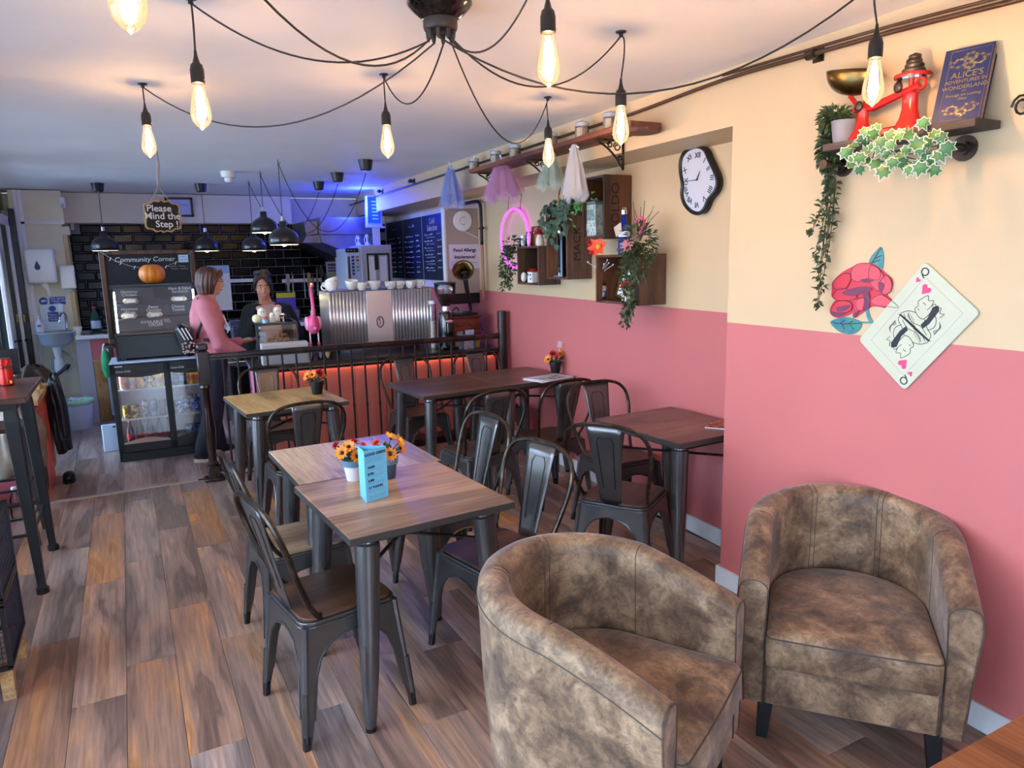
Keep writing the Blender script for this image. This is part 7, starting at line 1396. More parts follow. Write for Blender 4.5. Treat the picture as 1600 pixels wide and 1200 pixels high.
for P in ([(640, 300), (690, 215), (706, 190)], [(655, 280), (700, 265)], [(668, 255), (712, 235)], [(395, 655), (470, 665), (580, 660)], [(450, 662), (480, 640)], [(500, 664), (530, 645)], [(460, 664), (480, 700)], [(510, 664), (535, 700)]): b = MB(); b.tube([fw(1200+x_/4, 340+y_/4, .005) for x_, y_ in P], .0012, 4); b.build('leaf_vein', m_rl, r, w=True)
cw_, ch_ = .268, .392; cc_ = wloc(WR, 1.597, .0, 1.394); Fc = WALLF(*cc_) @ Matrix.Rotation(R(-39.5), 4, 'Z'); r = T('playing_card', 'giant queen of hearts playing card hung at a slant on the near wall', 'playing card', cc_)
def rrect(w_, h_, q_, n=5):
    out = []
    for sx_, sy_, a0 in ((1, 1, 0), (-1, 1, 90), (-1, -1, 180), (1, -1, 270)):
        for i in range(n+1): a = R(a0+90*i/n); out.append((sx_*(w_/2-q_)+q_*cos(a), sy_*(h_/2-q_)+q_*sin(a)))
    return out
m_cardp = M('card ivory', '#cbc9ac', .4, col2='#c5c3a6', nscale=4); m_hrt = M('heart pink print', '#de3f74', .5)
b = MB(Fc); b.poly(rrect(cw_, ch_, .018), .006, z0=.003); b.build('card_sheet', m_cardp, r, w=True, bev=.001)
b = MB(Fc); b.tube([(*p, .0093) for p in rrect(cw_*.70, ch_*.80, .001, 1)], .0006, 4, closed=True); b.build('border_line', M('grey line', '#a6a69a', .6), r, w=True)
hpp = [v for v in catmull([(0, -.95, 0), (-.5, -.35, 0), (-.9, .15, 0), (-.85, .62, 0), (-.45, .82, 0), (-.1, .6, 0), (0, .42, 0), (.1, .6, 0), (.45, .82, 0), (.85, .62, 0), (.9, .15, 0), (.5, -.35, 0)], 3, True)]
for s_ in (1, -1):
    Fh = Fc @ Matrix.Rotation(0 if s_ > 0 else pi, 4, 'Z')
    text('index_letter', 'Q', m_ink, Fh @ Matrix.Translation((-cw_*.40, ch_*.43, .0095)), .042, r, w=True)
    for x_, y_, k_ in ((-.40, .335, .010), (-.23, .32, .020)): b = MB(Fh @ Matrix.Translation((cw_*x_, ch_*y_, .009))); b.poly([(v.x*k_, v.y*k_) for v in hpp], .0008); b.build('heart', m_hrt, r, w=True)
    # half figure: crown, profile, veil, sleeve, sash
    b = MB(Fh @ Matrix.Translation((0, 0, .0094)))
    S_ = lambda pts_, rr=.0011: b.tube(catmull([(x_*cw_, y_*ch_, 0) for x_, y_ in pts_], 4), rr, 4)
    S_([(-.02, .25), (.0, .29), (.05, .27), (.09, .30), (.13, .26), (.18, .28), (.17, .23)]); S_([(-.18, .26), (-.15, .30), (-.10, .27), (-.05, .30), (-.02, .25), (-.03, .20)]); S_([(-.18, .26), (-.20, .20), (-.16, .17), (-.17, .13), (-.12, .11)]); S_([(-.12, .11), (-.05, .10), (.02, .12), (.03, .2)]); S_([(-.14, .22), (-.11, .225), (-.09, .22)]); S_([(-.14, .15), (-.11, .145)])
    S_([(-.12, .11), (-.22, .07), (-.28, .0)]); S_([(.03, .12), (.14, .08), (.24, .06), (.27, .0)]); S_([(-.20, .05), (-.08, .02), (.06, .05), (.2, .03)]); S_([(-.24, .02), (-.1, -.01), (.1, .0)]); S_([(.08, .22), (.16, .19), (.2, .13), (.16, .07)])
    for k in range(6): S_([(.20+.012*k, .20-.004*k), (.27, .17-.012*k), (.22+.01*k, .10-.004*k)], .0006)
    for k in range(5): S_([(-.2+.03*k, .07-.004*k), (-.16+.03*k, .02)], .0007)
    b.build('figure_lines', m_ink, r, w=True)
    b = MB(Fh @ Matrix.Translation((0, 0, .009))); b.poly([(x_*cw_, y_*ch_) for x_, y_ in ((.0, .255), (.045, .30), (.10, .27), (.12, .12), (.10, .05), (.04, .06), (.05, .15))], .0006); b.poly([(x_*cw_, y_*ch_) for x_, y_ in ((-.30, -.02), (-.26, .0), (.0, .015), (.02, -.0), (-.02, -.01))], .0006); b.build('sash_print', M('dark print', '#26262e', .6) if 'dark print' not in bpy.data.materials else bpy.data.materials['dark print'], r, w=True)
b = MB(); c0 = fw(1597, 165, .02); b.tube([c0+Vector((0, .03*cos(a)*(1-a/16), .035*sin(a)*(1-a/16))) for a in [k*.6 for k in range(18)]], .004, 6); o = recenter(b.build('wire_scroll', m_black)); tag(o, 'black wire scroll on the wall at the right edge of the photo', 'ornament')
# ------------------------------------------------------------ people
def limb(b, pts, rs, n=12):
    P = [Vector(p) for p in pts]; b.tube(P, rs, n)
    for p, r_ in zip(P, rs): b.sph(p, r_*.99, 12, 8)
def head(b, c, fw_, up=(0, 0, 1), s=1.):
    """skull, jaw, nose, ears in a frame whose -y looks forward"""
    f = Vector(fw_).normalized(); x = f.cross(Vector(up)).normalized(); z = x.cross(f); T_ = Matrix((x, -f, z)).transposed().to_4x4(); T_.translation = c; T_ = T_ @ Matrix.Scale(s, 4)
    o = b.T; b.T = T_
    b.sph((0, .012, .03), (.074, .092, .088)); b.sph((0, -.018, -.028), (.060, .068, .075)); b.sph((0, -.058, -.085), (.024, .022, .02)); b.sph((0, -.055, .03), (.058, .035, .045))
    b.tube([(0, -.083, .018), (0, -.097, -.012), (0, -.104, -.028)], [.009, .011, .0125], 8); b.sph((0, -.098, -.03), (.015, .013, .010)); b.sph((0, -.080, -.058), (.022, .012, .010))
    for s_ in (-1, 1): b.sph((s_*.074, .01, -.005), (.010, .02, .03)); b.sph((s_*.038, -.058, -.02), (.022, .022, .022))
    b.T = o; return T_
def face(root, T_, hairc, lipc='#b4545a', glasses=False, smile=False):
    A = lambda m_=None: MB(T_)
    for s_ in (-1, 1):
        b = MB(T_); b.sph((s_*.030, -.082, .012), (.012, .007, .0065), 12, 8); e = b.build('eye', m_cup, root, w=True, smooth='full')
        b = MB(T_); b.sph((s_*.030, -.0885, .012), (.0055, .002, .0055), 10, 6); b.build('iris', m_ink, e, w=True)
        b = MB(T_); b.tube([(s_*.014, -.090, .030), (s_*.030, -.092, .035), (s_*.047, -.080, .030)], [.003, .0035, .002], 6); b.build('eyebrow', hairc, root, w=True)
    b = MB(T_); k = .022 if smile else .018; dz = .010 if smile else .002
    b.tube(catmull([(-k, -.084, -.056+dz), (-k*.5, -.0915, -.060), (0, -.093, -.061), (k*.5, -.0915, -.060), (k, -.084, -.056+dz)], 3), .0042, 6); mo = b.build('mouth', M('lips '+lipc, lipc, .4), root, w=True, smooth='full')
    if smile: b = MB(T_); b.tube(catmull([(-k*.8, -.0905, -.0545), (0, -.0965, -.0585), (k*.8, -.0905, -.0545)], 3), .003, 6); b.build('teeth', m_cup, mo, w=True)
    if glasses:
        b = MB(T_)
        for s_ in (-1, 1):
            b.tube([(s_*.031+.021*cos(a), -.098, .010+.017*sin(a)) for a in [2*pi*j/16 for j in range(16)]], .0018, 5, closed=True); b.tube([(s_*.052, -.097, .014), (s_*.078, -.02, .012), (s_*.079, .02, .0)], .0018, 5)
        b.tube([(-.010, -.099, .014), (.010, -.099, .014)], .0018, 5); b.build('glasses', m_black, root, w=True)
m_hoodie = M('dusty pink sweatshirt', '#c4747c', .85, col2='#b9686f', nscale=6, bump=.15, bscale=40); m_navy = M('navy trousers', '#0e1220', .8, col2='#161b2c', nscale=10); m_hair1 = M('brown hair', '#3a1f17', .42, col2='#5e3526', nscale=30, stretch=(1, 1, .2)); m_hair2 = M('near black hair', '#140d10', .6, col2='#2a1a1e', nscale=30, stretch=(1, 1, .2)); m_card = M('black cardigan', '#15161a', .85, col2='#1f2026', nscale=10)
# customer: faces +x in profile, right side towards the camera
Y0 = 6.74; W = lambda px, py, dy=0.: ay(px, py, Y0+dy)
hc = W(329, 441); r = T('person', 'woman in a pink sweatshirt with brown bob and glasses, standing at the counter', 'person', (.56, Y0, ZB))
hipc = Vector((.625, Y0, .86)); nk = Vector((hc.x-.025, Y0, hc.z-.125)); chest = Vector((.60, Y0, 1.22))
b = MB(); Th = head(b, hc, (1, -.12, -.10)); limb(b, [hc+Vector((-.012, 0, -.06)), nk+Vector((-.01, 0, -.06))], [.052, .056])
limb(b, [(.60, Y0, 1.25), (.60, Y0, 1.0), (.62, Y0, .85)], [.12, .11, .12])
def hand(b, c, d, up, s=1., curl=.5, side=1):
    """palm with five separate fingers; d points along the hand"""
    d = Vector(d).normalized(); x = d.cross(Vector(up)).normalized()*side; n_ = x.cross(d)*side; c = Vector(c)
    b.tube([c, c+d*.045*s, c+d*.085*s], [.024*s, .032*s, .034*s], 10, sq=.5); b.sph(c+d*.045*s, (.03*s,)*3)
    for k, L_ in enumerate((.062, .072, .068, .052)):
        o = x*(-.030+.020*k)*s; p0 = c+d*.08*s+o; p1 = p0+(d*.5-n_*.12*curl)*L_*s; p2 = p1+(d*.4-n_*.5*curl)*L_*.6*s; limb(b, [p0, p1, p2], [.0095*s, .0085*s, .0075*s], 8)
    limb(b, [c+d*.02*s-x*.022*s, c+d*.05*s-x*.05*s, c+d*.075*s-x*.055*s-n_*.01], [.012*s, .010*s, .009*s], 8)
elbR = W(343, 537, -.20); wrR = Vector((.875, Y0-.12, .895)); elbL = Vector((.74, Y0+.19, .97)); wrL = Vector((.88, Y0+.06, .99))
limb(b, [(.60, Y0-.16, 1.30), elbR, wrR], [.045, .038, .026]); limb(b, [(.60, Y0+.16, 1.30), elbL, wrL], [.045, .038, .026])
hand(b, wrR, (.35, .5, -.02), (0, 0, 1), .95, .4); hand(b, wrL, (.5, -.25, .1), (0, 0, 1), .95, .8, -1)
for s_, fx in ((-1, .47), (1, .58)): limb(b, [(.62, Y0+s_*.085, .82), (.60+.02*s_, Y0+s_*.09, .46), (fx, Y0+s_*.09, .08)], [.085, .058, .042]); limb(b, [(fx, Y0+s_*.09, .05), (fx+.12, Y0+s_*.10, .035)], [.04, .032])
b.build('body', m_skin, r, w=True, remesh=.008)
face(r, Th, m_hair1, glasses=True)
b = MB(); limb(b, [(.595, Y0, 1.335), (.60, Y0, 1.25), (.60, Y0, 1.05), (.625, Y0, .915)], [.105, .135, .138, .142]); limb(b, [(.585, Y0-.13, 1.335), (.585, Y0+.13, 1.335)], [.075, .075]); limb(b, [(.66, Y0-.05, 1.2), (.67, Y0+.05, 1.2)], [.09, .09])
limb(b, [(.59, Y0-.17, 1.32), elbR.lerp(Vector((.59, Y0-.17, 1.32)), .5)+Vector((0, -.02, 0)), elbR, elbR.lerp(wrR, .9)], [.078, .074, .066, .047]); limb(b, [(.59, Y0+.17, 1.32), elbL, elbL.lerp(wrL, .85)], [.078, .064, .046]); b.lathe([(.135, .86), (.152, .90), (.15, .95), (.13, 1.0)], c=(.625, Y0, 0), n=24, sx_=1, sy_=1.15); b.tube([nk+Vector((.0, 0, -.035)), nk+Vector((-.005, 0, -.07))], [.068, .085], 16)
b.build('sweatshirt', m_hoodie, r, w=True, remesh=.011)
b = MB()
for s_, fx in ((-1, .46), (1, .57)): limb(b, [(.625, Y0+s_*.075, .87), (.60, Y0+s_*.08, .62), (.565, Y0+s_*.09, .36), (fx+.02, Y0+s_*.09, .08)], [.115, .102, .088, .092])
limb(b, [(.625, Y0-.05, .9), (.625, Y0+.05, .9)], [.12, .12]); b.build('trousers', m_navy, r, w=True, remesh=.012)
for s_, fx in ((-1, .46), (1, .57)):
    b = MB(); b.sph((fx+.05, Y0+s_*.09, ZB+.05), (.13, .048, .042), 16, 10); sh = b.build('shoe', m_navy, r, w=True, smooth='full'); b = MB(); b.poly([(fx+.055+.135*cos(a), Y0+s_*.09+.052*sin(a)) for a in [2*pi*k/20 for k in range(20)]], .028, z0=ZB+.001); b.build('sole', M('white sole', '#d8cdbb', .6) if s_ < 0 else bpy.data.materials['white sole'], sh, w=True)
def hair_shell(T_, fn, nu=40, nv=20): b = MB(T_); b.grid(fn, nu, nv); return b
def bob(u, v):
    a = -pi*.72+2*pi*.72*u      # 0 = back of the head
    rx, ry = .086, .100; t = v
    if t < .5: th = pi/2*(t/.5); k = sin(th)**.7; z = .045+.083*cos(th)
    else: k = 1+.03*sin((t-.5)*6)-.26*max(0, t-.72)/.28; z = .045-.16*(t-.5)/.5*(1-.10*abs(a)/2.2)
    w_ = .004*sin(a*18+v*2)+.003*sin(a*31); return ((rx+w_)*k*sin(a), .014+(ry+w_)*k*cos(a)*(1 if cos(a) > 0 else .82), z)
hair_shell(Th, bob, 60, 22).build('hair', m_hair1, r, w=True, smooth='full', solid=.012)
b = MB(Th); b.sph((0, .012, .052), (.086, .10, .082), 20, 14); b.tube(catmull([(-.02, -.085, .105), (-.06, -.085, .07), (-.078, -.05, .02), (-.08, -.03, -.02)], 5), .014, 8); b.tube(catmull([(-.0, -.08, .11), (.05, -.085, .08), (.078, -.05, .03), (.08, -.03, -.02)], 5), .014, 8); b.build('hair_top', m_hair1, r, w=True, remesh=.006)
b = MB(); b.tube(catmull([(.535, Y0-.10, 1.395), (.62, Y0-.155, 1.375), (.60, Y0-.20, 1.30), (.53, Y0-.165, 1.16), (.50, Y0-.14, 1.06)], 5), .013, 6, sq=.4); b.build('bag_strap', m_black, r, w=True)
b = MB(); b.tube(catmull([(.70, Y0-.19, 1.0), (.64, Y0-.20, 1.03), (.55, Y0-.16, 1.05)], 4), .015, 6); b.build('dark_strap_end', m_black, r, w=True)
b = MB(Matrix()); ps = [W(349, 492, -.1), W(353, 503, -.1), W(358, 512, -.1), W(355, 520, -.12)]; b.tube(catmull(ps, 3), .006, 5); b.build('print_mark', m_paper, r, w=True)
pb = W(291, 530, -.06); q = T('shoulder_bag', 'black bag with white stripes and flower print on the back of the customer', 'bag', (pb.x-.01, Y0-.06, .92)); b = MB(); b.box((0, 0, .13), (.10, .24, .27), (0, R(-14), 0), .03); b.build('bag_body', m_blackp, q)
for k in range(3): b = MB(); b.box((-.03+.028*k, -.122, .19), (.009, .004, .11), (0, R(-24), 0)); b.build('stripe', m_cup, q)
b = MB(); rnd = random.Random(5)
for k in range(26): b.sph((rnd.uniform(-.03, .06), -.123, rnd.uniform(.02, .12)), (.008, .003, .008), 6, 4)
o = b.build('flower_print', M('flower print', '#b89a90', .6), q); o['kind'] = 'stuff'
q = T('paper_note', 'small white paper held by the customer over the counter end', 'paper', wrL+Vector((.055, -.03, .02))); b = MB(); b.box((.0, 0, .0), (.07, .004, .05), (R(70), 0, R(20))); b.build('sheet', m_paper, q)
# barista behind the counter, facing the camera, smiling
Y1 = 7.25; hc = ay(411, 449, Y1-.05); r = T('person', 'smiling barista with dark tied up hair, black cardigan and pale top behind the counter', 'person', (hc.x+.03, Y1, ZB))
bx = hc.x+.03; dirf = Vector((-.1, -1, -.12)); b = MB(); Th = head(b, hc, dirf, s=1.02); limb(b, [hc+Vector((0, .02, -.06)), (bx, Y1+.01, hc.z-.19)], [.054, .06])
zs = hc.z-.192
limb(b, [(bx-.10, Y1, zs-.03), (bx, Y1+.02, zs-.0), (bx+.10, Y1, zs-.03)], [.06, .075, .06]); limb(b, [(bx, Y1, zs-.10), (bx, Y1, zs-.25), (bx, Y1, .85)], [.13, .14, .15]); 
shL, shR = Vector((bx-.165, Y1, zs-.035)), Vector((bx+.175, Y1, zs-.04)); eL, eR = Vector((bx-.24, Y1-.02, zs-.27)), Vector((bx+.27, Y1-.02, zs-.28)); wL, wR = Vector((bx-.12, Y1-.24, .93)), Vector((bx+.10, Y1-.24, .93))
limb(b, [shL, eL, wL], [.05, .042, .028]); limb(b, [shR, eR, wR], [.05, .042, .028]); hand(b, wL, (.4, -.8, -.05), (0, 0, 1), .95, .4); hand(b, wR, (-.4, -.8, -.05), (0, 0, 1), .95, .4, -1)
for s_ in (-1, 1): limb(b, [(bx+s_*.09, Y1, .85), (bx+s_*.10, Y1, .46), (bx+s_*.10, Y1+.02, .06)], [.095, .062, .045]); limb(b, [(bx+s_*.10, Y1, .035), (bx+s_*.10, Y1-.13, .03)], [.04, .034])
b.build('body', m_skin, r, w=True, remesh=.008); face(r, Th, m_hair2, '#b8404a', smile=True)
b = MB(); limb(b, [(bx, Y1-.02, zs-.115), (bx, Y1-.015, zs-.22), (bx, Y1, .86)], [.155, .172, .168]); limb(b, [(bx-.09, Y1-.07, zs-.02), (bx, Y1-.10, zs-.12), (bx+.09, Y1-.07, zs-.02)], [.05, .08, .05]); b.build('pale_top', M('pale pink beige top', '#d9b3a6', .8, col2='#cfa79a', nscale=8), r, w=True, remesh=.010)
b = MB(); limb(b, [shL+Vector((.03, .01, .015)), shL, eL, eL.lerp(wL, .85)], [.07, .072, .068, .048]); limb(b, [shR+Vector((-.03, .01, .015)), shR, eR, eR.lerp(wR, .85)], [.07, .072, .068, .048]); limb(b, [(bx-.11, Y1+.04, zs-.05), (bx, Y1+.05, zs-.0), (bx+.11, Y1+.04, zs-.05)], [.085, .09, .085])
for s_ in (-1, 1): limb(b, [(bx+s_*.10, Y1-.05, zs+.0), (bx+s_*.14, Y1-.10, zs-.15), (bx+s_*.16, Y1-.06, .9)], [.05, .07, .09])
limb(b, [(bx, Y1+.08, zs-.05), (bx, Y1+.06, .88)], [.14, .15]); b.build('cardigan', m_card, r, w=True, remesh=.011)
b = MB()
for s_ in (-1, 1): limb(b, [(bx+s_*.085, Y1, .88), (bx+s_*.10, Y1, .46), (bx+s_*.10, Y1+.02, .05)], [.125, .09, .075])
b.build('trousers', m_navy, r, w=True, remesh=.012)
for s_ in (-1, 1): b = MB(); b.sph((bx+s_*.10, Y1-.07, ZB+.045), (.05, .13, .045), 14, 10); b.build('shoe', m_blackp, r, w=True, smooth='full')
b = MB(Th); b.sph((0, .036, .05), (.084, .092, .084), 22, 14); b.sph((-.02, .04, .135), (.05, .045, .03), 14, 10); b.sph((.04, .05, .125), (.04, .04, .025), 14, 10); b.sph((-.055, .03, .11), (.028, .03, .03)); b.tube(catmull([(.01, -.07, .115), (-.03, -.092, .07), (-.058, -.085, .02), (-.066, -.07, -.03)], 5), .012, 8); b.tube(catmull([(.0, -.075, .108), (-.045, -.085, .075), (-.072, -.06, .02), (-.078, -.05, -.05), (-.072, -.045, -.10)], 5), [.016]*12+[.011]*9, 8); b.tube(catmull([(.0, -.075, .108), (.05, -.08, .08), (.076, -.04, .03), (.08, -.0, -.02)], 5), .014, 8); b.build('hair', m_hair2, r, w=True, remesh=.006)
b = MB(Th); b.sph((.05, -.03, .135), (.026, .02, .014), 12, 8); b.build('hair_clip', M('blue black hair clip', '#16182e', .2, coat=.5), r, w=True, smooth='full')
b = MB(Th); b.sph((.083, .0, -.04), .006, 8, 6); b.sph((-.083, .0, -.04), .006, 8, 6); b.build('earrings', m_chrome, r, w=True)['kind'] = 'stuff'
# ------------------------------------------------------------ things on the cafe tables
m_pet = M('yellow orange petal', '#f0a020', .5, col2='#e86a18', nscale=30); m_cen = M('dark flower centre', '#2a140c', .8, bump=.6, bscale=200); m_or2 = bpy.data.materials['orange petal']; m_rd2 = bpy.data.materials['red petal']
def potplant(x, y, z, s, potm, rimm, heads, name, lb):
    q = T('flower_pot', lb, 'flower pot', (x, y, z), 0, 'flower pots on the tables'); q.scale = (s,)*3
    b = MB(); b.lathe([(.030, 0), (.031, .003), (.040, .058)], n=28); b.build('pot', potm, q, smooth=True)
    b = MB(); b.lathe([(.044, .058), (.046, .082), (.041, .082), (.040, .06)], n=28); b.build('pot_rim', rimm, q, smooth=True)
    b = MB(); b.lathe([(.040, .076), (.0001, .079)], n=20); b.build('moss', m_leaf, q)
    rnd = random.Random(name); sm = MB(); lf = MB()
    for hx, hy, hz, kd, sz in heads:
        sm.tube([(0, 0, .07), (hx*.6, hy*.6, .07+(hz-.07)*.7), (hx, hy, hz)], .002, 4)
        n_ = Vector((hx*2, hy*2-.03, .06)).normalized()
        if kd == 's': bloom(q, (hx, hy, hz), n_, sz, 13, m_pet, 'sunflower', m_cen)
        else:
            b = MB(); Fa = frame((hx, hy, hz), n_.orthogonal(), n_.cross(n_.orthogonal())); R3 = Fa.to_3x3()
            for ring, (el, ln_, cnt) in enumerate(((-.15, .62, 14), (.3, .58, 13), (.8, .5, 11), (1.6, .42, 8))):
                for k in range(cnt): a = 2*pi*(k+.5*(ring % 2))/cnt; leafmesh(b, Vector((hx, hy, hz)), R3 @ Vector((cos(a), sin(a), el)), R3 @ Vector((0, 0, 1)), sz*ln_, sz*.2, .3)
            b.build('aster', m_rd2 if kd == 'r' else m_or2, q)
    for k in range(26): a = rnd.uniform(0, 2*pi); leafmesh(lf, Vector((.03*cos(a), .03*sin(a), .08+rnd.uniform(0, .025))), Vector((cos(a), sin(a), rnd.uniform(-.1, .8))), Vector((0, 0, 1)), .04, .02)
    sm.build('stem', m_leaf, q)['kind'] = 'stuff'; lf.build('foliage', m_leaf, q)['kind'] = 'stuff'; return q
m_wpot = M('pale pink white pot', '#d6cdd0', .4); m_bpot = M('slate blue pot', '#33475a', .35); m_brim = M('blue grey pot rim', '#5c7688', .35)
H1 = [(-.045, -.02, .115, 's', .034), (.0, -.045, .10, 's', .032), (-.055, .03, .135, 'r', .042), (.01, .02, .14, 'r', .044), (.04, .0, .125, 'o', .036), (-.02, -.02, .135, 's', .03)]
H2 = [(.045, -.02, .11, 's', .034), (.0, -.045, .10, 's', .032), (.06, .02, .125, 's', .036), (.03, .03, .14, 's', .036), (-.03, .02, .135, 'o', .036), (-.02, -.03, .115, 'o', .034)]
TZ_ = .761
p = az(558, 752, TZ_); potplant(p.x, p.y+.03, TZ_, 1.12, m_wpot, m_brim, H1, 'a', 'pale pot with blue grey rim and red and yellow flowers, left of the blue leaflet')
p = az(606, 749, TZ_); potplant(p.x+.008, p.y+.03, TZ_, 1.12, m_bpot, m_brim, H2, 'b', 'slate blue pot with yellow flowers, right behind the blue leaflet')
p = az(497, 616, TZ_); potplant(p.x, p.y+.02, TZ_, 1.1, m_blackp, m_blackp, [(-.05, 0, .115, 's', .04), (-.03, -.03, .13, 's', .034), (.02, .0, .13, 'r', .055), (.05, .0, .105, 's', .034), (.03, .02, .14, 'r', .045)], 'c', 'black pot with red and yellow flowers on the small square table')
p = qw(868, 575, .075); q = potplant(p.x, p.y, TZ_+.012, 1.1, m_blackp, m_blackp, [(-.055, -.0, .10, 's', .04), (-.02, .0, .14, 'r', .055), (.03, .0, .12, 's', .042), (.05, .02, .13, 's', .04), (.0, -.02, .125, 'o', .04)], 'd', 'black pot with orange flowers and a white tag on the newspapers by the wall')
b = MB(); b.box((.04, .0, .20), (.035, .003, .045), (0, R(15), 0)); b.cyl((.03, 0, .1), (.035, 0, .18), .0015, n=4); b.build('plant_tag', m_paper, q)
# blue folded leaflet
pA, pB, pC = az(573, 786, TZ_), az(607, 775, TZ_), az(566, 765, TZ_); hz = ay(566, 688, pA.y).z-TZ_
m_lb = M('pale blue card', '#6fc0e2', .5); r = T('folded_leaflet', 'tall three sided pale blue leaflet headed Good Deeds standing between two flower pots', 'leaflet', (pA.x, pA.y, TZ_))
hz = .205; V2 = [Vector((0, 0, 0)), pB-pA, (pC-pA)]; V2[1].z = V2[2].z = 0; k = .088/V2[1].length if V2[1].length < .08 else 1; 
Fl = frame((0, 0, 0), V2[1], (0, 0, 1)); wl_ = V2[1].length
nrm = Vector((0, 0, 1)).cross(V2[1]).normalized(); back = V2[1]*.35+nrm*wl_*.85
for a_, c_ in ((V2[0], V2[1]), (V2[1], back), (back, V2[0])): b = MB(); d = (c_-a_); n_ = Vector((0, 0, 1)).cross(d).normalized()*.0006; b.add([a_-n_, c_-n_, c_+n_, a_+n_]+[v+Vector((0, 0, hz)) for v in (a_-n_, c_-n_, c_+n_, a_+n_)], [(3, 2, 1, 0), (4, 5, 6, 7), (0, 1, 5, 4), (1, 2, 6, 5), (2, 3, 7, 6), (3, 0, 4, 7)]); b.build('leaflet_side', m_lb, r)
m_nv = M('navy print', '#16284e', .6)
for s, y_, sz in (('GOOD DEEDS', .91, .0155), ('10,000', .66, .0125), ('8,700', .535, .0125), ('6,400', .405, .0125), ('3.7 TONNES', .265, .0125)): text('lettering', s, m_nv, Fl @ Matrix.Translation((wl_*(.5 if sz > .013 else .12), hz*y_, .0012)), sz*(wl_/.09 if wl_ < .09 else 1), r, 'CENTER' if sz > .013 else 'LEFT', off=.0004)
b = MB(); rnd = random.Random(4)
for y_, n_ in ((.85, 4), (.61, 1), (.485, 1), (.36, 2), (.21, 2), (.10, 2)):
    for k in range(n_): scribble(b, wl_*.12, wl_*.85, hz*(y_-.03*k), .0035, Fl, rnd, .00035)
b.build('small_print', m_nv, r)['kind'] = 'stuff'
# newspapers and magazine
m_news = M('newsprint photo page', '#c9c6c4', .7, col2='#3c4250', nscale=14, stretch=(1, 2, 1), lo=.5, hi=.58)
pn = qw(860, 575, .19)
for k, (dx, dy, a_, w_, d_) in enumerate(((0, 0, 12, .33, .22), (-.01, .015, 4, .30, .21), (.01, -.01, 18, .31, .21))):
    q = T('newspaper', ('bottom newspaper of the small stack under the pot by the wall', 'middle newspaper of the small stack under the pot by the wall', 'top newspaper of the small stack under the pot by the wall')[k], 'newspaper', (pn.x+dx-.03, pn.y+dy-.02, TZ_+.0035*k), R(a_), 'newspapers on the long table')
    b = MB(); b.bb((-w_/2, -d_/2, 0), (w_/2, d_/2, .003)); b.build('pages', m_paper, q); b = MB(); b.bb((-w_*.42, -d_*.42, .0031), (w_*.42, d_*.42, .0033)); b.build('front_page', m_news, q)
pm_ = az(1128, 666, TZ_); q = T('magazine', 'colourful leaflet lying on the wall table, cut by the wall corner', 'magazine', (pm_.x+.02, pm_.y+.02, TZ_), R(35)); b = MB(); b.bb((-.10, -.07, 0), (.10, .07, .004)); b.build('pages', m_paper, q); b = MB(); b.bb((-.095, -.05, .004), (.10, .07, .0045)); b.build('cover', M('orange brown cover', '#c0643c', .4, col2='#4a2a2a', nscale=30, lo=.45, hi=.55), q)

# ------------------------------------------------------------ pine table corner at the lower right
a_, c_ = az(1435, 1206, .52), az(1602, 1112, .52); r = T('pine_table', 'pine table corner showing at the lower right corner of the photo', 'table', (c_.x, c_.y-.5, 0)); d = (c_-a_).normalized(); n_ = Vector((d.y, -d.x, 0)); ex = c_+d*.10; st = a_-d*.25
m_pine2 = wood('orange pine boards', '#6f4228', '#966040', '#b07a56', .45, 'y', 2.2, .06, .2)
L_ = (ex-st).length; Fp = frame(st, d, Vector((0, 0, 1)).cross(d)); 
for k in range(4): b = MB(Fp @ Matrix.Translation((0, -.125*(k+1)+.0, 0))); b.box((L_/2, .0625, -.016), (L_, .122, .032), None, .003); b.build('board', m_pine2, r, w=True)
b = MB(Fp); b.box((L_/2, -.25, -.055), (L_-.1, .40, .05)); b.build('apron', m_pine2, r, w=True)
for x_ in (.06, L_-.06):
    for y_ in (-.06, -.44): b = MB(Fp); b.box((x_, y_, -.27), (.05, .05, .499)); b.build('leg', m_pine2, r, w=True)

# ------------------------------------------------------------ tall bar table at the left edge
Zb = 1.05; a_ = az(66, 588, Zb); c_ = az(40, 621, Zb); r = T('bar_table', 'tall dark topped bar table with tapered metal legs at the left edge', 'table', (-.77, 4.64, 0))
b = MB(); b.bb((-1.05, c_.y, Zb-.03), (c_.x, a_.y, Zb), .004); b.build('tabletop', m_tdark, r, w=True)
for x_, sx_ in ((-.57, 1), (-.97, -1)):
    for y_, sy_ in ((c_.y+.09, -1), (a_.y-.09, 1)):
        b = MB(); top = Vector((x_, y_, Zb-.03)); bot = Vector((x_+sx_*.03, y_+sy_*.03, .015)); b.tube([top.lerp(bot, k) for k in (0, .1, .6, .96, 1)], [.035, .045, .036, .026, .028], 4); l_ = b.build('leg', m_blackp, r, w=True, bev=.004); b = MB(); b.cyl(bot-Vector((0, 0, .015)), bot+Vector((0, 0, .015)), .03, n=10); b.build('foot_cap', m_black, l_, w=True)
for z_, y_ in ((.32, c_.y+.075), (.32, a_.y-.075)): b = MB(); b.cyl((-.99, y_, z_), (-.55, y_, z_), .009, n=8); b.build('foot_rail', m_black, r, w=True)
for x_ in (-.985, -.555): b = MB(); b.cyl((x_, c_.y+.07, .30), (x_, a_.y-.07, .30), .009, n=8); b.build('foot_rail', m_black, r, w=True)
b = MB(); b.bb((-1.0, c_.y+.06, Zb-.07), (-.54, c_.y+.08, Zb-.03)); b.bb((-.555, c_.y+.07, Zb-.07), (-.54, a_.y-.07, Zb-.03)); b.build('apron', m_blackp, r, w=True)
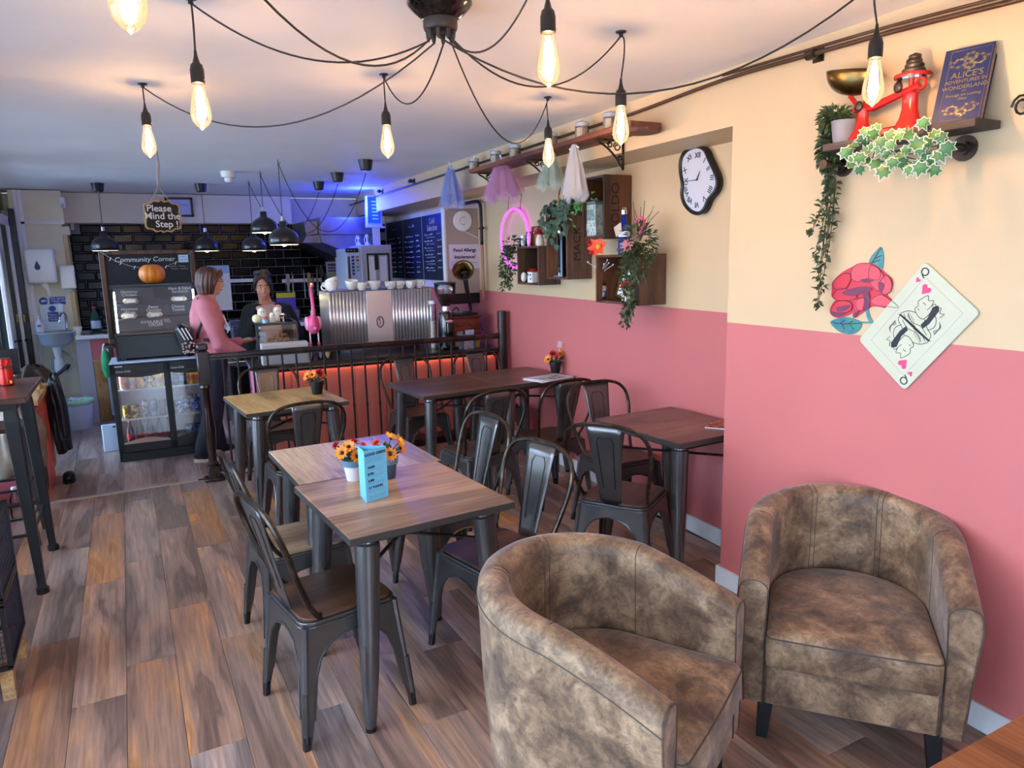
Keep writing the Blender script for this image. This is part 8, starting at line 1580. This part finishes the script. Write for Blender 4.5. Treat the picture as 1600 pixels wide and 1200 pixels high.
# stool under it
r = T('bar_stool', 'black metal bar stool pushed under the tall table at the left edge', 'stool', (-.80, 5.22, 0))
b = MB(); b.bb((-.97, 5.07, .72), (-.63, 5.39, .745), .008); b.build('seat', m_seat, r, w=True)
for sx_ in (-1, 1):
    for sy_ in (-1, 1): b = MB(); top = Vector((-.80+sx_*.13, 5.23+sy_*.12, .72)); bot = Vector((-.80+sx_*.18, 5.23+sy_*.16, 0)); b.tube([top, top.lerp(bot, .5), bot], [.028, .022, .014], 4); b.build('leg', m_gun, r, w=True)
for z_ in (.18, .36): b = MB(); P = [(-.80+sx_*(.18-.06*z_), 5.23+sy_*(.16-.05*z_), z_) for sx_, sy_ in ((-1, -1), (1, -1), (1, 1), (-1, 1))]; b.tube(P, .008, 6, closed=True); b.build('rung', m_black, r, w=True)
# can and menu holder on the bar table
p = az(10, 604, Zb); q = T('drink_can', 'large red drink can with black script on the bar table at the left edge', 'can', (p.x-.0, p.y+.05, Zb)); b = MB(); b.lathe([(.026, 0), (.033, .008), (.033, .135), (.027, .147)], n=28); b.build('can_body', M('red can enamel', '#c9281e', .25, .5), q, smooth=True); b = MB(); b.lathe([(.027, .147), (.028, .15), (.025, .147), (.0001, .146)], n=24); b.build('can_lid', m_steel, q)
text('lettering', 'Coke', m_ink, frame((.0, -.0338, .105), (1, 0, 0), (0, 0, 1)), .034, q, shear=.35, off=.0006); b = MB(); b.bb((.016, -.030, .012), (.026, -.0285, .03)); b.build('yellow_square', M('pale yellow mark', '#d8c060', .5), q)
p = az(22, 590, Zb); q = T('menu_holder', 'black upright menu holder behind the red can', 'menu holder', (p.x-.06, p.y+.16, Zb)); b = MB(); b.bb((-.10, 0, 0), (.075, .012, .155), .002); b.bb((-.10, -.03, 0), (.075, .04, .008), .002); b.build('holder_body', m_blackp, q)
# wire crate on pine feet at the lower left
m_mesh = M('black wire', '#0d0d0e', .4); r = T('wire_basket_rack', 'black framed wire basket rack on pine feet at the left edge of the photo', 'rack', (-.78, 3.4, 0)); x1 = -.545; ya, yb = 3.22, 3.62
for x_ in (-1.0, x1-.02):
    for y_ in (ya+.03, yb-.03): b = MB(); b.bb((x_-.022, y_-.022, 0), (x_+.022, y_+.022, .14)); b.build('pine_foot', m_pine, r, w=True)
for z0_, z1_ in ((.14, .40), (.42, .70)):
    b = MB(); 
    for x_ in (-1.02, x1):
        for y_ in (ya, yb): b.bb((x_-.008, y_-.008, z0_), (x_+.008, y_+.008, z1_))
    for z_ in (z0_, z1_): b.bb((-1.02, ya-.008, z_-.008), (x1+.008, ya+.008, z_+.008)); b.bb((-1.02, yb-.008, z_-.008), (x1+.008, yb+.008, z_+.008)); b.bb((x1-.008, ya, z_-.008), (x1+.008, yb, z_+.008)); b.bb((-1.028, ya, z_-.008), (-1.012, yb, z_+.008))
    b.build('basket_frame', m_mesh, r, w=True)
    b = MB()
    for k in range(1, 12): z_ = z0_+(z1_-z0_)*k/12; b.cyl((x1, ya, z_), (x1, yb, z_), .0018, n=4); b.cyl((-1.02, ya, z_), (x1, ya, z_), .0018, n=4)
    for k in range(1, 20): y_ = ya+(yb-ya)*k/20; b.cyl((x1, y_, z0_), (x1, y_, z1_), .0018, n=4)
    for k in range(1, 22): x_ = -1.02+(x1+1.02)*k/22; b.cyl((x_, ya, z0_), (x_, ya, z1_), .0018, n=4)
    o = b.build('wire_mesh', m_mesh, r, w=True); o['kind'] = 'stuff'
for z_ in (.41,): b = MB(); b.bb((-1.0, ya+.01, z_-.05), (x1-.01, yb-.01, z_-.01), .003); b.build('pine_shelf', m_pine, r, w=True)
b = MB(); b.bb((-.99, ya+.03, .16), (-.62, yb-.03, .30), .02); b.build('dark_contents', M('dark woven basket', '#2a2018', .8, col2='#5a4428', nscale=60), r, w=True)
# red sideboard with coats
r = T('red_sideboard', 'coral red panelled sideboard with a pine top behind the bar table', 'cabinet', (-.86, 6.42, ZB)); X1, ya, yb, zt = -.64, 6.02, 6.86, .76; m_cor = M('coral paint', '#d8614a', .45, col2='#cf5742', nscale=5)
b = MB(); b.bb((-1.08, ya, ZB), (X1-.02, yb, zt-.04)); b.build('carcass', m_cor, r, w=True)
for k in range(3): y0 = ya+.02+.27*k; b = MB(); b.bb((X1-.02, y0, .09), (X1, y0+.26, zt-.06), .003); pn_ = b.build('door', m_cor, r, w=True); b = MB(); b.bb((X1, y0+.05, .15), (X1+.004, y0+.21, zt-.12), .002); b.build('raised_panel', m_cor, pn_, w=True)
b = MB(); b.bb((-1.09, ya-.03, zt-.04), (X1+.02, yb+.02, zt), .005); b.build('pine_top', m_pine, r, w=True)
b = MB(); b.bb((-1.08, ya-.012, .02), (X1-.02, ya, zt-.05)); b.build('pink_back', M('pink panel', '#c8606c', .5), r, w=True)
def coat(name, lb, c, rx, ry, h_, mat, seed, lean=0.):
    q = T(name, lb, 'coat', c); rnd = random.Random(seed); ph = [rnd.uniform(0, 6) for _ in range(4)]
    def fn(u, v):
        a = 2*pi*u; k = (.35+.65*min(1, v*2.4)**.7)*(1-.12*max(0, v-.8)/.2); f_ = 1+.18*sin(a*3+ph[0]+v*2)+.12*sin(a*7+ph[1]-v*3)+.06*sin(a*11+ph[2]+5*v); return (rx*k*f_*cos(a)+lean*v, ry*k*f_*sin(a), h_*(1-v)+.02*sin(a*2+ph[3]))
    b = MB(); b.grid(fn, 48, 20); b.build('cloth', mat, q, smooth='full', solid=.008)
    b = MB(); b.tube(catmull([(rx*.2, -ry*.9, h_*.95), (rx*.6+lean*.3, -ry*1.1, h_*.6), (rx*.5+lean*.7, -ry*1.05, h_*.2)], 5), .02, 8); b.build('fold', mat, q, smooth='full'); return q
m_taupe = M('taupe coat', '#6f5e50', .8, col2='#94806c', nscale=5, bump=.2, bscale=20); m_dbr = M('dark brown coat', '#2e221e', .7, col2='#463630', nscale=8)
coat('draped_coat', 'taupe brown coat bundled against the sideboard behind the bar table', (-.74, 5.80, .30), .13, .12, .50, m_taupe, 3)
coat('draped_coat', 'dark brown coat hanging lower behind the bar table leg', (-.70, 5.86, .12), .08, .09, .36, m_dbr, 7)
coat('draped_coat', 'black shiny coat hanging over the corner of the red sideboard', (-.575, 6.72, .22), .055, .12, .62, m_dk, 11, .02)
coat('draped_coat', 'dark jacket thrown over the top of the red sideboard', (-.72, 6.98, .55), .16, .09, .34, m_dbr, 5)
q = T('shoe', 'dark shoe on the floor beside the red sideboard', 'shoe', (-.55, 6.62, ZB)); b = MB(); b.sph((0, 0, .04), (.045, .10, .04), 14, 10); b.build('upper', m_blackp, q, smooth='full'); b = MB(); b.poly([(.047*cos(a), .105*sin(a)) for a in [2*pi*k/18 for k in range(18)]], .015); b.build('sole', m_black, q)
q = T('water_bottle', 'clear plastic bottle on the floor under the bar table', 'bottle', (-.80, 5.72, 0)); b = MB(); b.lathe([(.035, 0), (.037, .01), (.035, .14), (.014, .19), (.014, .21), (.0001, .21)], n=18); b.build('bottle_body', m_glass, q, smooth='full'); b = MB(); b.lathe([(.016, .205), (.016, .225), (.0001, .226)], n=12); b.build('cap', m_paper, q)
q = T('tissue_box', 'small yellow and tan box on the pine top of the sideboard', 'box', (-.70, 6.6, zt)); b = MB(); b.bb((-.05, -.09, 0), (.05, .09, .05), .004); b.build('box_body', M('tan card', '#d09a5c', .6, col2='#e0b86c', nscale=12), q); b = MB(); b.bb((-.02, -.05, .05), (.02, .05, .053)); b.build('opening', m_paper, q)
